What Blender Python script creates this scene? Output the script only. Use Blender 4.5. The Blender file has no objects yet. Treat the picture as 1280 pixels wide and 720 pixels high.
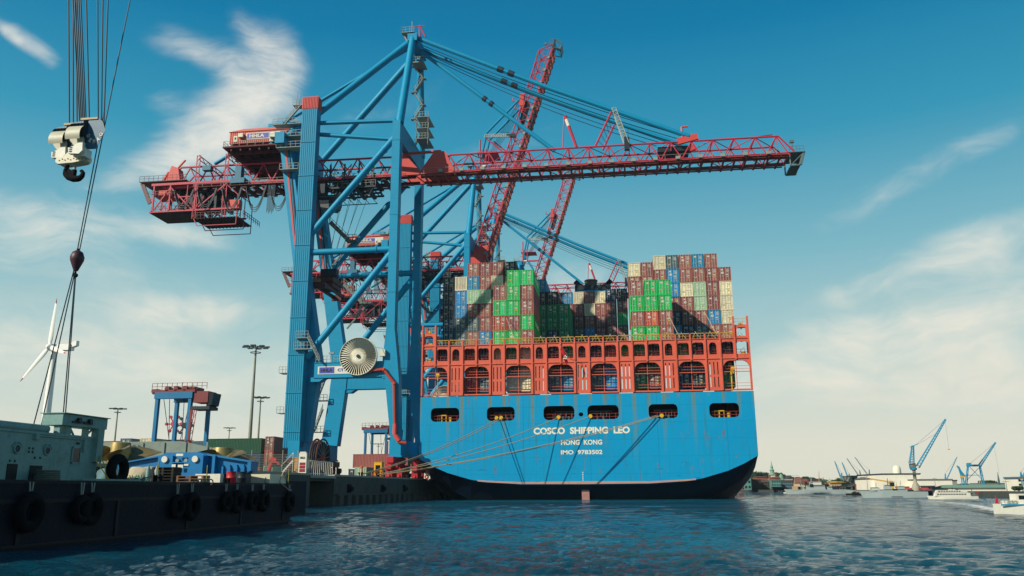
import bpy, bmesh, math, random
import numpy as np
from mathutils import Vector, Matrix
random.seed(7)
R = math.radians
scene = bpy.context.scene
COL = scene.collection

# ------------------------------------------------------------------ camera
F_PX, CAM_H = 1040.0, 1.9                    # focal length in photo pixels (1280 wide), eye height over the water
PITCH, ROLL = math.atan(251/F_PX), R(0.3)
YAW = math.atan(141*math.cos(PITCH)/F_PX)
_f = Vector((-math.sin(YAW)*math.cos(PITCH), math.cos(YAW)*math.cos(PITCH), math.sin(PITCH)))
_r = Vector((math.cos(YAW), math.sin(YAW), 0)); _u = _r.cross(_f)
_r2 = _r*math.cos(ROLL) - _u*math.sin(ROLL); _u2 = _u*math.cos(ROLL) + _r*math.sin(ROLL)
cam_d = bpy.data.cameras.new('camera'); cam = bpy.data.objects.new('camera', cam_d); COL.objects.link(cam)
cam_d.sensor_width = 36; cam_d.lens = 36*F_PX/1280; cam_d.clip_end = 12000; cam_d.clip_start = 0.2
M3 = Matrix((_r2, _u2, -_f)).transposed()
cam.matrix_world = Matrix.Translation((0, 0, CAM_H)) @ M3.to_4x4()
scene.camera = cam

# ------------------------------------------------------------------ light
SUN_AZ, SUN_EL = R(180+49.3), R(33.0)        # from behind and left of the camera (measured from +Y clockwise)
sd = bpy.data.lights.new('sun', 'SUN'); sun = bpy.data.objects.new('sun', sd); COL.objects.link(sun)
sd.energy = 5.0; sd.angle = R(0.55); sd.color = (1.0, 0.93, 0.78)
to_sun = Vector((math.sin(SUN_AZ)*math.cos(SUN_EL), math.cos(SUN_AZ)*math.cos(SUN_EL), math.sin(SUN_EL)))
sun.rotation_euler = to_sun.to_track_quat('Z', 'Y').to_euler()
scene.view_settings.view_transform = 'Standard'; scene.view_settings.look = 'None'
scene.view_settings.gamma = 1; scene.view_settings.exposure = 0.06

def lin(c):
    if isinstance(c, str): c = [int(c[i:i+2], 16) for i in (0, 2, 4)]
    return tuple((v/255/12.92 if v/255 <= .04045 else ((v/255+.055)/1.055)**2.4) for v in c[:3])

class NT:
    """tiny node-expression helper"""
    def __init__(s, tree): s.t = tree; s.n = tree.nodes; s.l = tree.links
    def node(s, typ, **kw):
        n = s.n.new(typ)
        for k, v in kw.items(): setattr(n, k, v)
        return n
    def put(s, sock, v):
        if hasattr(v, 'is_linked') or isinstance(v, bpy.types.NodeSocket): s.l.new(v, sock)
        elif isinstance(v, (tuple, list)) and len(v) == 3 and sock.type == 'RGBA': sock.default_value = (*v, 1)
        else: sock.default_value = v
    def m(s, op, a, b=0.0, c=0.0, clamp=False):
        n = s.node('ShaderNodeMath', operation=op); n.use_clamp = clamp
        s.put(n.inputs[0], a); s.put(n.inputs[1], b)
        if op in ('MULTIPLY_ADD', 'SMOOTH_MIN', 'SMOOTH_MAX', 'COMPARE'): s.put(n.inputs[2], c)
        return n.outputs[0]
    def mix(s, f, a, b, blend='MIX'):
        n = s.node('ShaderNodeMix', data_type='RGBA', blend_type=blend)
        s.put(n.inputs[0], f); s.put(n.inputs[6], a); s.put(n.inputs[7], b); return n.outputs[2]
    def noise(s, vec, scale, detail=4, rough=.55, dist=0):
        n = s.node('ShaderNodeTexNoise'); n.inputs['Scale'].default_value = scale; n.inputs['Detail'].default_value = detail
        n.inputs['Roughness'].default_value = rough; n.inputs['Distortion'].default_value = dist
        if vec is not None: s.l.new(vec, n.inputs['Vector'])
        return n.outputs['Fac']
    def comb(s, x, y, z=0.0):
        n = s.node('ShaderNodeCombineXYZ'); s.put(n.inputs[0], x); s.put(n.inputs[1], y); s.put(n.inputs[2], z); return n.outputs[0]
    def sep(s, v):
        n = s.node('ShaderNodeSeparateXYZ'); s.l.new(v, n.inputs[0]); return n.outputs
    def scale(s, v, sc):
        n = s.node('ShaderNodeVectorMath', operation='MULTIPLY'); s.l.new(v, n.inputs[0]); n.inputs[1].default_value = sc; return n.outputs[0]
    def ramp(s, f, pts):
        n = s.node('ShaderNodeValToRGB'); s.put(n.inputs[0], f); e = n.color_ramp.elements
        while len(e) < len(pts): e.new(0.5)
        for i, (p, c) in enumerate(pts):
            e[i].position = p; e[i].color = (*c, 1) if not isinstance(c, (int, float)) else (c, c, c, 1)
        return n.outputs[0]
    def smooth(s, v, a, b):
        n = s.node('ShaderNodeMapRange', interpolation_type='SMOOTHSTEP'); s.put(n.inputs[0], v)
        s.put(n.inputs[1], a); s.put(n.inputs[2], b); return n.outputs[0]

# ------------------------------------------------------------------ sky
def dir_of(px, py):
    d = _f + _r2*((px-640)/F_PX) + _u2*((360-py)/F_PX); d.normalize()
    return math.atan2(d.x, d.y), math.asin(d.z)
world = bpy.data.worlds.new('World'); scene.world = world; world.use_nodes = True
W = NT(world.node_tree); W.n.clear()
wout = W.node('ShaderNodeOutputWorld'); bg = W.node('ShaderNodeBackground'); W.l.new(bg.outputs[0], wout.inputs[0])
bg.inputs[1].default_value = 0.12
sky = W.node('ShaderNodeTexSky', sky_type='NISHITA'); sky.sun_disc = False
sky.sun_elevation = SUN_EL; sky.sun_rotation = SUN_AZ; sky.air_density = 1.0; sky.dust_density = 1.5; sky.ozone_density = 3.0
tc = W.node('ShaderNodeTexCoord'); nrm = W.node('ShaderNodeVectorMath', operation='NORMALIZE'); W.l.new(tc.outputs['Generated'], nrm.inputs[0])
sx, sy, sz = W.sep(nrm.outputs[0])
az = W.m('ARCTAN2', sx, sy); el = W.m('ARCSINE', sz)
elc = W.m('MAXIMUM', el, 0.0)
SK = 1/0.12
def skc(h, k=1.0): return tuple(v*SK*k for v in lin(h))
elr = W.m('DIVIDE', elc, 0.9)
base = W.ramp(elr, [(0.0, (1, 1, 1)), (0.09, (1, 1, 1)), (1.0, (1, 1, 1))])
stops = [(-0.02, 'e0dfcc'), (0.05, 'e0dfce'), (0.14, 'b4cfcc'), (0.27, '7ab4c2'), (0.40, '3394b4'), (0.53, '0378a4'), (0.70, '005f8c'), (0.86, '02386a')]
e = base.node.color_ramp.elements
while len(e) < len(stops): e.new(.5)
for i, (a, c) in enumerate(stops):
    e[i].position = max(0, min(1, a/0.9)) ; e[i].color = (*lin(c), 1)
base_s = W.mix(1.0, base, (SK, SK, SK), 'MULTIPLY')
# a little of the physical sky stays in so that the side towards the sun is warmer and lighter
skycol = W.mix(0.03, base_s, sky.outputs[0])
# cirrus: stretched, warped noise inside soft patches given by direction
def patch(px, py, wa, we, rot=0.0, k=1.0):
    a0, e0 = dir_of(px, py)
    da = W.m('SUBTRACT', az, a0); de = W.m('SUBTRACT', el, e0)
    c, s_ = math.cos(rot), math.sin(rot)
    u = W.m('ADD', W.m('MULTIPLY', da, c), W.m('MULTIPLY', de, s_)); v = W.m('SUBTRACT', W.m('MULTIPLY', de, c), W.m('MULTIPLY', da, s_))
    u = W.m('DIVIDE', u, wa); v = W.m('DIVIDE', v, we)
    q = W.m('ADD', W.m('MULTIPLY', u, u), W.m('MULTIPLY', v, v))
    return W.m('MULTIPLY', W.m('EXPONENT', W.m('MULTIPLY', q, -1.0)), k)
def px(n): return n/1040.0
# the big curling wisp: overlapping soft patches along its spine (sizes in photo pixels)
PATCHES = [ (205, 58, px(30), px(13), -.1, .45), (245, 62, px(42), px(14), -.35, .65), (290, 78, px(40), px(20), -.3, .75), (318, 50, px(40), px(16), -.75, .6), (352, 62, px(34), px(26), -.9, .75), (352, 105, px(30), px(34), .4, .85), (318, 120, px(44), px(30), .5, .85),
            (278, 145, px(52), px(32), .6, .85), (240, 178, px(52), px(28), .5, .75), (195, 200, px(50), px(20), .4, .55), (150, 225, px(60), px(18), .3, .4), (205, 128, px(26), px(16), .2, .35), (300, 190, px(60), px(26), .3, .4),
            (12, 42, px(22), px(7), -.5, .8), (40, 55, px(26), px(9), -.5, .6), (62, 70, px(16), px(12), -.8, .3), (50, 275, px(95), px(26), 0.0, .85), (30, 305, px(110), px(26), 0.0, .5), (230, 292, px(60), px(14), -.1, .9),
            (255, 390, px(80), px(20), 0.1, .85), (120, 385, px(130), px(26), 0, .4), (60, 430, px(180), px(26), 0, .7), (200, 470, px(280), px(34), 0, .7), (150, 345, px(120), px(16), 0, .3),
            (1240, 300, px(120), px(26), 0.2, .8), (1120, 235, px(90), px(20), 0.35, .3), (1070, 268, px(60), px(16), .3, .25), (1240, 175, px(110), px(16), 0.25, .25), (1215, 395, px(150), px(40), 0.1, 1.1), (1050, 440, px(110), px(28), 0.1, .4),
            (1200, 480, px(220), px(40), 0, .85), (1110, 350, px(90), px(14), 0.2, .35), (470, 140, px(140), px(22), 0.35, .25), (880, 480, px(200), px(30), 0, .4), (720, 352, px(60), px(24), 0, .6), (640, 180, px(150), px(20), .25, .2), (440, 400, px(60), px(26), 0, .4), (300, 540, px(300), px(20), 0, .3) ]
acc = None
for p in PATCHES:
    g = patch(*p); acc = g if acc is None else W.m('ADD', acc, g)
wv = W.comb(W.m('MULTIPLY', az, 1.0), W.m('MULTIPLY', el, 1.0), 0.0)
warp = W.node('ShaderNodeTexNoise'); warp.inputs['Scale'].default_value = 7; warp.inputs['Detail'].default_value = 3; W.l.new(wv, warp.inputs['Vector'])
wsub = W.node('ShaderNodeVectorMath', operation='SUBTRACT'); W.l.new(warp.outputs['Color'], wsub.inputs[0]); wsub.inputs[1].default_value = (.5, .5, .5)
wsc = W.node('ShaderNodeVectorMath', operation='SCALE'); W.l.new(wsub.outputs[0], wsc.inputs[0]); wsc.inputs['Scale'].default_value = 0.10
wadd = W.node('ShaderNodeVectorMath', operation='ADD'); W.l.new(wv, wadd.inputs[0]); W.l.new(wsc.outputs[0], wadd.inputs[1])
rotm = W.node('ShaderNodeMapping'); W.l.new(wadd.outputs[0], rotm.inputs[0]); rotm.inputs['Rotation'].default_value = (0, 0, R(-28)); rotm.inputs['Scale'].default_value = (4, 13, 1)
fib = W.noise(rotm.outputs[0], 1.6, 9, .56, .2)
big = W.noise(wadd.outputs[0], 9, 6, .55, .1)
dens = W.m('ADD', W.m('MULTIPLY', fib, .55), W.m('MULTIPLY', big, .55))
accs = W.m('SUBTRACT', 1.0, W.m('EXPONENT', W.m('MULTIPLY', acc, -1.15)))
fine_ = W.noise(rotm.outputs[0], 6.5, 7, .6, .1)
dn = W.m('ADD', W.m('MULTIPLY', W.m('SUBTRACT', dens, .55), 1.9), W.m('MULTIPLY', W.m('SUBTRACT', fine_, .5), .7))
cl2 = W.m('MULTIPLY', W.smooth(W.m('ADD', accs, W.m('MULTIPLY', dn, W.m('MULTIPLY_ADD', accs, .8, .25))), .12, 1.16), .92)
# thin streaky veil close to the horizon everywhere
strk = W.node('ShaderNodeMapping'); W.l.new(wadd.outputs[0], strk.inputs[0]); strk.inputs['Scale'].default_value = (4, 26, 1)
veil = W.m('MULTIPLY', W.smooth(W.noise(strk.outputs[0], 1.6, 6, .55), .42, .72), W.m('MULTIPLY', W.smooth(el, .26, .06), .30))
cloudc = W.mix(W.smooth(el, .05, .45), skc('f2ead8'), skc('eeeadf'))
c1 = W.mix(cl2, skycol, cloudc); c2 = W.mix(veil, c1, skc('dedac8'))
below = W.smooth(sz, 0.0, -0.06)
c3 = W.mix(below, c2, skc('2c5060', .5))
W.l.new(c3, bg.inputs[0])

# ------------------------------------------------------------------ pixel -> point helpers (photo pixels, 1280 x 720)
def ray(x, y): return _f + _r2*((x-640)/F_PX) + _u2*((360-y)/F_PX)
def atY(x, y, Y): d = ray(x, y); t = Y/d.y; return Vector((d.x*t, Y, d.z*t+CAM_H))
def atX(x, y, X): d = ray(x, y); t = X/d.x; return Vector((X, d.y*t, d.z*t+CAM_H))
def atZ(x, y, Z): d = ray(x, y); t = (Z-CAM_H)/d.z; return Vector((d.x*t, d.y*t, Z))

# ------------------------------------------------------------------ materials
MATS = {}
def paint(name, col, rough=.5, dirt=.25, dirtcol='3a3630', scale=.6, metal=0.0, streak=0.0, streakcol='6b4630', bump=.0, spec=.4, vary=0.0, seam=0.0):
    if name in MATS: return MATS[name]
    m = bpy.data.materials.new(name); m.use_nodes = True; T = NT(m.node_tree)
    b = m.node_tree.nodes['Principled BSDF']; c = lin(col) if isinstance(col, str) else col
    tcn = T.node('ShaderNodeTexCoord'); P = tcn.outputs['Object']
    n1 = T.noise(P, scale, 6, .65); n2 = T.noise(P, scale*7, 4, .6)
    f = T.m('MULTIPLY', T.smooth(T.m('ADD', T.m('MULTIPLY', n1, .65), T.m('MULTIPLY', n2, .35)), .44, .72), dirt)
    c0 = c
    if vary:
        oi = T.node('ShaderNodeObjectInfo'); v = T.m('MULTIPLY_ADD', oi.outputs['Random'], 2*vary, 1-vary)
        hs = T.node('ShaderNodeHueSaturation'); hs.inputs['Color'].default_value = (*c, 1); T.l.new(v, hs.inputs['Value'])
        T.l.new(T.m('MULTIPLY_ADD', oi.outputs['Random'], vary*.12, .5-vary*.06), hs.inputs['Hue'])
        c0 = hs.outputs[0]
    k = T.mix(f, c0, lin(dirtcol))
    if seam:
        z_ = T.sep(P)[2]; fr = T.m('ABSOLUTE', T.m('SUBTRACT', T.m('FRACT', T.m('DIVIDE', z_, seam)), .5))
        k = T.mix(T.m('MULTIPLY', T.smooth(fr, .012, .004), .5), k, lin(dirtcol))
    if streak:
        g = T.noise(T.scale(P, (2.2, 2.2, .10)), 1.5, 5, .6)
        k = T.mix(T.m('MULTIPLY', T.smooth(g, .56, .74), streak), k, lin(streakcol))
    T.l.new(k, b.inputs['Base Color'])
    T.l.new(T.m('MULTIPLY_ADD', n2, .25, rough-.12), b.inputs['Roughness'])
    b.inputs['Metallic'].default_value = metal; b.inputs['Specular IOR Level'].default_value = spec
    if bump:
        bn = T.node('ShaderNodeBump'); bn.inputs['Strength'].default_value = bump; bn.inputs['Distance'].default_value = .05
        T.l.new(n2, bn.inputs['Height']); T.l.new(bn.outputs[0], b.inputs['Normal'])
    MATS[name] = m; return m

CB = paint('crane_blue', '028ab2', .5, .34, '0a6e8c', .3, streak=.35, streakcol='2c6474', seam=6.1, spec=.25)
CBR = paint('crane_blue_ribbed', '0a86ac', .5, .3, '3a8f96', .4, streak=.25, streakcol='5f8f8c', spec=.25)
CR = paint('crane_red', 'b83046', .5, .25, '7c2630', .5)
CRD = paint('crane_red_rail', '94443a', .6, .35, '4c2420', .5)
CRO = paint('crane_orange_red', 'cc4a42', .5, .25, '8c3430', .5)
GREY = paint('galvanised', '8f958c', .5, .35, '4c4f49', 1.2)
DARK = paint('dark_machinery', '1c2a33', .55, .3, '0c1014', 1.0)
BLACK = paint('black_rubber', '07090d', .85, .35, '15191c', 1.5, spec=.15)
CABLE = paint('steel_cable', '20303c', .5, .1, '0c1014', 2)
WHITE = paint('white_paint', 'dcd8c8', .5, .2, '9a9484', .8)
CREAM = paint('cream_panel', 'd6cfb4', .5, .2, '8f8a74', .8)
YEL = paint('yellow_paint', 'd8a818', .5, .2, '7a6018', 1)
RED = paint('red_paint', 'b8222a', .5, .2, '5a1418', 1)
MAROON = paint('rust_red_duct', 'a83e2c', .45, .2, '602418', .8)
PURP = paint('violet_sign', '4c50a4', .5, .1)
GLASS = paint('dark_glass', '101c24', .3, .1, '0a1014', 1, spec=.4)
CONC = paint('quay_concrete', '4a4e48', .85, .6, '1c201e', .25, streak=.6, streakcol='161a18', bump=.5)
CONCL = paint('light_concrete', 'a29c88', .85, .3, '6a6658', .4, bump=.3)
GROUND = paint('yard_asphalt', '55564f', .9, .4, '3a3a36', .1)
HULLB = None

# ------------------------------------------------------------------ mesh builder
class MB:
    def __init__(s): s.v = []; s.f = []; s.mi = []; s.cur = 0
    def add(s, vs, fs):
        o = len(s.v); s.v += [tuple(p) for p in vs]; s.f += [tuple(i+o for i in f) for f in fs]; s.mi += [s.cur]*len(fs); return s
    def box(s, x0, x1, y0, y1, z0, z1):
        x0, x1 = sorted((x0, x1)); y0, y1 = sorted((y0, y1)); z0, z1 = sorted((z0, z1))
        return s.add([(x0,y0,z0),(x1,y0,z0),(x1,y1,z0),(x0,y1,z0),(x0,y0,z1),(x1,y0,z1),(x1,y1,z1),(x0,y1,z1)],
                     [(0,3,2,1),(4,5,6,7),(0,1,5,4),(1,2,6,5),(2,3,7,6),(3,0,4,7)])
    def frustum(s, b, t):
        """b, t: (x0,x1,y0,y1,z) rectangles"""
        (a0,a1,c0,c1,z0), (d0,d1,e0,e1,z1) = b, t
        return s.add([(a0,c0,z0),(a1,c0,z0),(a1,c1,z0),(a0,c1,z0),(d0,e0,z1),(d1,e0,z1),(d1,e1,z1),(d0,e1,z1)],
                     [(0,3,2,1),(4,5,6,7),(0,1,5,4),(1,2,6,5),(2,3,7,6),(3,0,4,7)])
    def _ring(s, p, q, r, n, rot=0.0, up=None, r2=None, sq=False):
        p = Vector(p); q = Vector(q); d = (q-p)
        if d.length < 1e-6: return None
        d.normalize(); u = Vector(up) if up else Vector((0, 0, 1))
        if abs(d.dot(u)) > .98: u = Vector((0, 1, 0))
        a = d.cross(u).normalized(); b = a.cross(d).normalized(); return a, b
    def tube(s, p, q, r, n=6, r2=None, cap=True):
        p = Vector(p); q = Vector(q); ab = s._ring(p, q, r, n)
        if ab is None: return s
        a, b = ab; r2 = r if r2 is None else r2; vs = []
        for c, rr in ((p, r), (q, r2)):
            for i in range(n):
                t = 2*math.pi*(i+.5)/n; vs.append(c + a*(math.cos(t)*rr) + b*(math.sin(t)*rr))
        fs = [(i, (i+1) % n, n+(i+1) % n, n+i) for i in range(n)]
        if cap: fs += [tuple(range(n-1, -1, -1)), tuple(range(n, 2*n))]
        return s.add(vs, fs)
    def beam(s, p, q, w, h, up=(0, 0, 1)):
        p = Vector(p); q = Vector(q); d = (q-p).normalized(); u = Vector(up)
        if abs(d.dot(u)) > .98: u = Vector((0, 1, 0))
        a = d.cross(u).normalized()*(w/2); b = a.cross(d).normalized()*(h/2)
        vs = [p-a-b, p+a-b, p+a+b, p-a+b, q-a-b, q+a-b, q+a+b, q-a+b]
        return s.add(vs, [(0,1,2,3),(7,6,5,4),(0,4,5,1),(1,5,6,2),(2,6,7,3),(3,7,4,0)])
    def line(s, pts, r, n=5):
        for a, b in zip(pts[:-1], pts[1:]): s.tube(a, b, r, n)
        return s
    def sag(s, p, q, drop, r, n=10, k=5):
        p = Vector(p); q = Vector(q)
        return s.line([p.lerp(q, i/n) - Vector((0, 0, 4*drop*(i/n)*(1-i/n))) for i in range(n+1)], r, k)
    def prism(s, poly, axis, a, b):
        """poly: 2-D points; axis 'y' -> (x,z), 'x' -> (y,z), 'z' -> (x,y)"""
        def P(u, v, w): return {'y': (u, w, v), 'x': (w, u, v), 'z': (u, v, w)}[axis]
        n = len(poly); vs = [P(*p, a) for p in poly] + [P(*p, b) for p in poly]
        return s.add(vs, [tuple(range(n)), tuple(range(2*n-1, n-1, -1))] + [(i, n+i, n+(i+1) % n, (i+1) % n) for i in range(n)])
    def lathe(s, prof, c, axis='z', n=24, cap=True):
        """prof: (r, h) pairs"""
        vs = []; fs = []
        for r, h in prof:
            for i in range(n):
                t = 2*math.pi*i/n; x, y = r*math.cos(t), r*math.sin(t)
                v = {'z': (x, y, h), 'y': (x, h, y), 'x': (h, x, y)}[axis]; vs.append((c[0]+v[0], c[1]+v[1], c[2]+v[2]))
        for k in range(len(prof)-1):
            for i in range(n): fs.append((k*n+i, k*n+(i+1) % n, (k+1)*n+(i+1) % n, (k+1)*n+i))
        if cap and prof[0][0] > 1e-4: fs.append(tuple(range(n-1, -1, -1)))
        if cap and prof[-1][0] > 1e-4: fs.append(tuple(range((len(prof)-1)*n, len(prof)*n)))
        return s.add(vs, fs)
    def torus(s, c, Rr, r, axis='y', n=24, k=10, arc=(0, 2*math.pi)):
        vs = []; fs = []
        full = abs(arc[1]-arc[0]-2*math.pi) < 1e-6; m = n if full else n+1
        for i in range(m):
            t = arc[0]+(arc[1]-arc[0])*i/n
            for j in range(k):
                u = 2*math.pi*j/k; rr = Rr+r*math.cos(u); h = r*math.sin(u); x, y = rr*math.cos(t), rr*math.sin(t)
                v = {'z': (x, y, h), 'y': (x, h, y), 'x': (h, x, y)}[axis]; vs.append((c[0]+v[0], c[1]+v[1], c[2]+v[2]))
        for i in range(n):
            for j in range(k): fs.append((i*k+j, i*k+(j+1) % k, ((i+1) % m)*k+(j+1) % k, ((i+1) % m)*k+j))
        return s.add(vs, fs)
    def rail(s, pts, h=1.1, step=2.0, r=.035, bars=2):
        """guard rail along a polyline of floor points"""
        for a, b in zip(pts[:-1], pts[1:]):
            a = Vector(a); b = Vector(b); L = (b-a).length; n = max(1, int(round(L/step)))
            for i in range(n+1):
                p = a.lerp(b, i/n); s.tube(p, p+Vector((0, 0, h)), r, 4)
            for j in range(1, bars+1): s.tube(a+Vector((0, 0, h*j/bars)), b+Vector((0, 0, h*j/bars)), r, 4)
        return s
    def merge(s, o, M=None):
        vs = o.v if M is None else [M @ Vector(p) for p in o.v]
        off = len(s.v); s.v += [tuple(p) for p in vs]; s.f += [tuple(i+off for i in f) for f in o.f]; s.mi += list(o.mi); return s
    def mesh(s, name, mats, off=(0, 0, 0), smooth=False, fix=True):
        me = bpy.data.meshes.new(name); o = Vector(off)
        me.from_pydata([(p[0]-o.x, p[1]-o.y, p[2]-o.z) for p in s.v], [], s.f)
        for m in (mats if isinstance(mats, (list, tuple)) else [mats]): me.materials.append(m)
        if any(s.mi): me.polygons.foreach_set('material_index', s.mi)
        if fix:
            bm = bmesh.new(); bm.from_mesh(me); bmesh.ops.recalc_face_normals(bm, faces=bm.faces); bm.to_mesh(me); bm.free()
        if smooth:
            me.polygons.foreach_set('use_smooth', [True]*len(me.polygons))
            try: me.set_sharp_from_angle(angle=R(40))
            except Exception: pass
        me.update(); return me

def tag(o, label=None, cat=None, group=None, kind=None):
    if label: o['label'] = label
    if cat: o['category'] = cat
    if group: o['group'] = group
    if kind: o['kind'] = kind
    return o
def thing(name, loc, label, cat, group=None):
    o = bpy.data.objects.new(name, None); o.location = loc; o.empty_display_size = .5; COL.objects.link(o)
    return tag(o, label, cat, group)
def rootloc(p):
    while p.parent: p = p.parent
    return p.location
def part(name, mb, mats, parent, smooth=False, label=None):
    o = bpy.data.objects.new(name, mb.mesh(name, mats, rootloc(parent), smooth)); o.parent = parent; COL.objects.link(o)
    if label: o['label'] = label
    return o
def single(name, mb, mats, loc, label, cat, group=None, smooth=False, kind=None):
    o = bpy.data.objects.new(name, mb.mesh(name, mats, loc, smooth)); o.location = loc; COL.objects.link(o)
    return tag(o, label, cat, group, kind)
def struct(name, mb, mats, smooth=False, kind='structure'):
    o = bpy.data.objects.new(name, mb.mesh(name, mats, (0, 0, 0), smooth)); COL.objects.link(o); o['kind'] = kind; return o
def copy_tree(o, parent=None, off=(0, 0, 0)):
    c = o.copy(); COL.objects.link(c); c.parent = parent
    if parent is None: c.location = Vector(o.location) + Vector(off)
    for ch in list(o.children): copy_tree(ch, c)
    return c
def curve_fill(splines, th, mapf):
    """outer outline + holes -> a plate of thickness th, mapped with mapf(u, v, w)"""
    cu = bpy.data.curves.new('tmp', 'CURVE'); cu.dimensions = '2D'; cu.fill_mode = 'BOTH'; cu.extrude = th/2
    for pts in splines:
        sp = cu.splines.new('POLY'); sp.points.add(len(pts)-1); sp.use_cyclic_u = True
        for i, (a, b) in enumerate(pts): sp.points[i].co = (a, b, 0, 1)
    ob = bpy.data.objects.new('tmp', cu); COL.objects.link(ob)
    dg = bpy.context.evaluated_depsgraph_get(); me = bpy.data.meshes.new_from_object(ob.evaluated_get(dg))
    mb = MB(); mb.add([mapf(*v.co) for v in me.vertices], [tuple(p.vertices) for p in me.polygons])
    bpy.data.objects.remove(ob); bpy.data.curves.remove(cu); bpy.data.meshes.remove(me); return mb
def text_mb(body, size, mapf, bold=.02, th=.02, align='CENTER', space=1.0, fit=None):
    cu = bpy.data.curves.new('tmp', 'FONT'); cu.body = body; cu.size = size; cu.offset = bold*size; cu.extrude = th/2
    cu.align_x = align; cu.align_y = 'CENTER'; cu.space_character = space; cu.resolution_u = 3
    ob = bpy.data.objects.new('tmp', cu); COL.objects.link(ob)
    dg = bpy.context.evaluated_depsgraph_get(); me = bpy.data.meshes.new_from_object(ob.evaluated_get(dg))
    xs = [v.co.x for v in me.vertices]; ys = [v.co.y for v in me.vertices]
    kx = ky = 1.0; cx = cy = 0
    if fit: cx = (max(xs)+min(xs))/2; cy = (max(ys)+min(ys))/2; kx = fit[0]/(max(xs)-min(xs)); ky = fit[1]/(max(ys)-min(ys))
    mb = MB(); mb.add([mapf((v.co.x-cx)*kx, (v.co.y-cy)*ky, v.co.z) for v in me.vertices], [tuple(p.vertices) for p in me.polygons])
    bpy.data.objects.remove(ob); bpy.data.curves.remove(cu); bpy.data.meshes.remove(me); return mb
def rrect(x0, x1, z0, z1, r, n=5):
    pts = []
    for cx, cz, a in ((x1-r, z1-r, 0), (x0+r, z1-r, 90), (x0+r, z0+r, 180), (x1-r, z0+r, 270)):
        for i in range(n+1): t = R(a+90*i/n); pts.append((cx+r*math.cos(t), cz+r*math.sin(t)))
    return pts
ORD = ['zeroth', 'first', 'second', 'third', 'fourth', 'fifth', 'sixth', 'seventh', 'eighth', 'ninth', 'tenth', 'eleventh', 'twelfth', 'thirteenth', 'fourteenth', 'fifteenth', 'sixteenth', 'seventeenth', 'eighteenth', 'nineteenth', 'twentieth', 'twenty-first', 'twenty-second', 'twenty-third']

# ================================================================== WATER
def make_water():
    m = bpy.data.materials.new('river_water'); m.use_nodes = True; T = NT(m.node_tree); b = m.node_tree.nodes['Principled BSDF']
    P = T.node('ShaderNodeNewGeometry').outputs['Position']
    big = T.noise(T.scale(P, (.03, .05, 1)), 1.0, 3)
    b.inputs['IOR'].default_value = 1.33; b.inputs['Roughness'].default_value = .05; b.inputs['Specular IOR Level'].default_value = .2
    T.l.new(T.mix(T.smooth(big, .4, .65), lin('04384e'), lin('0a5668')), b.inputs['Base Color'])
    n1 = T.noise(T.scale(P, (4.2, 5.6, 1)), 1.1, 7, .7, .2); n2 = T.noise(T.scale(P, (1.5, 2.3, 1)), 1.0, 5, .62, .3)
    bn = T.node('ShaderNodeBump'); bn.inputs['Strength'].default_value = 1.0; bn.inputs['Distance'].default_value = .18
    n3 = T.m('MULTIPLY', T.noise(T.scale(P, (.42, .6, 1)), 1.0, 4, .6, .3), T.m('MULTIPLY', T.smooth(T.sep(P)[1], 30, 150), 6.0))
    T.l.new(T.m('ADD', T.m('ADD', n1, n3), T.m('MULTIPLY', n2, 2.2)), bn.inputs['Height']); T.l.new(bn.outputs[0], b.inputs['Normal'])
    rng = np.random.RandomState(3)
    rad = np.concatenate([[0.5], np.geomspace(4.0, 2600, 860), [5000, 9000]])
    ang = np.radians(np.concatenate([np.linspace(-46, 40, 760), np.linspace(44, 310, 54)]))
    Rr, A = np.meshgrid(rad, ang, indexing='ij'); X = Rr*np.sin(A); Y = Rr*np.cos(A); Z = np.zeros_like(X)
    cell = Rr*0.0076
    for _ in range(120):
        lam = 0.3*(26**(rng.rand()**1.25)); th = R(64)+rng.randn()*.55
        k = 2*math.pi/lam; ph = rng.rand()*6.28; amp = .0088*lam**.70*(.5+rng.rand())*(1.0 if lam < .9 else .5 if lam < 2 else .3)
        fade = np.clip((lam/np.maximum(cell, 1e-6)-1.8)/2.2, 0, 1)
        q = k*(X*math.cos(th)+Y*math.sin(th))+ph + .6*np.sin(k*.31*(X*math.sin(th)-Y*math.cos(th))+ph*2)
        Z += amp*fade*(np.sin(q)+.28*np.cos(2*q))
    calm = .75+.45*np.sin(X*.05+1)*np.sin(Y*.035+2); Z *= calm
    nr, na = X.shape
    v = np.stack([X, Y, Z], -1).reshape(-1, 3)
    i, j = np.meshgrid(np.arange(nr-1), np.arange(na), indexing='ij'); j2 = (j+1) % na
    f = np.stack([i*na+j, (i+1)*na+j, (i+1)*na+j2, i*na+j2], -1).reshape(-1, 4)
    me = bpy.data.meshes.new('water'); me.vertices.add(len(v)); me.vertices.foreach_set('co', v.ravel())
    me.loops.add(f.size); me.loops.foreach_set('vertex_index', f.ravel().astype(np.int32))
    me.polygons.add(len(f)); me.polygons.foreach_set('loop_start', np.arange(0, f.size, 4, dtype=np.int32))
    me.polygons.foreach_set('loop_total', np.full(len(f), 4, dtype=np.int32)); me.update(calc_edges=True)
    me.polygons.foreach_set('use_smooth', [True]*len(f)); me.materials.append(m)
    bm = bmesh.new(); bm.from_mesh(me); bmesh.ops.recalc_face_normals(bm, faces=bm.faces)
    if sum(fc.normal.z for fc in list(bm.faces)[5000:5100]) < 0: bmesh.ops.reverse_faces(bm, faces=bm.faces)
    bm.to_mesh(me); bm.free()
    o = bpy.data.objects.new('water', me); COL.objects.link(o); o['kind'] = 'structure'
make_water()

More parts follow.
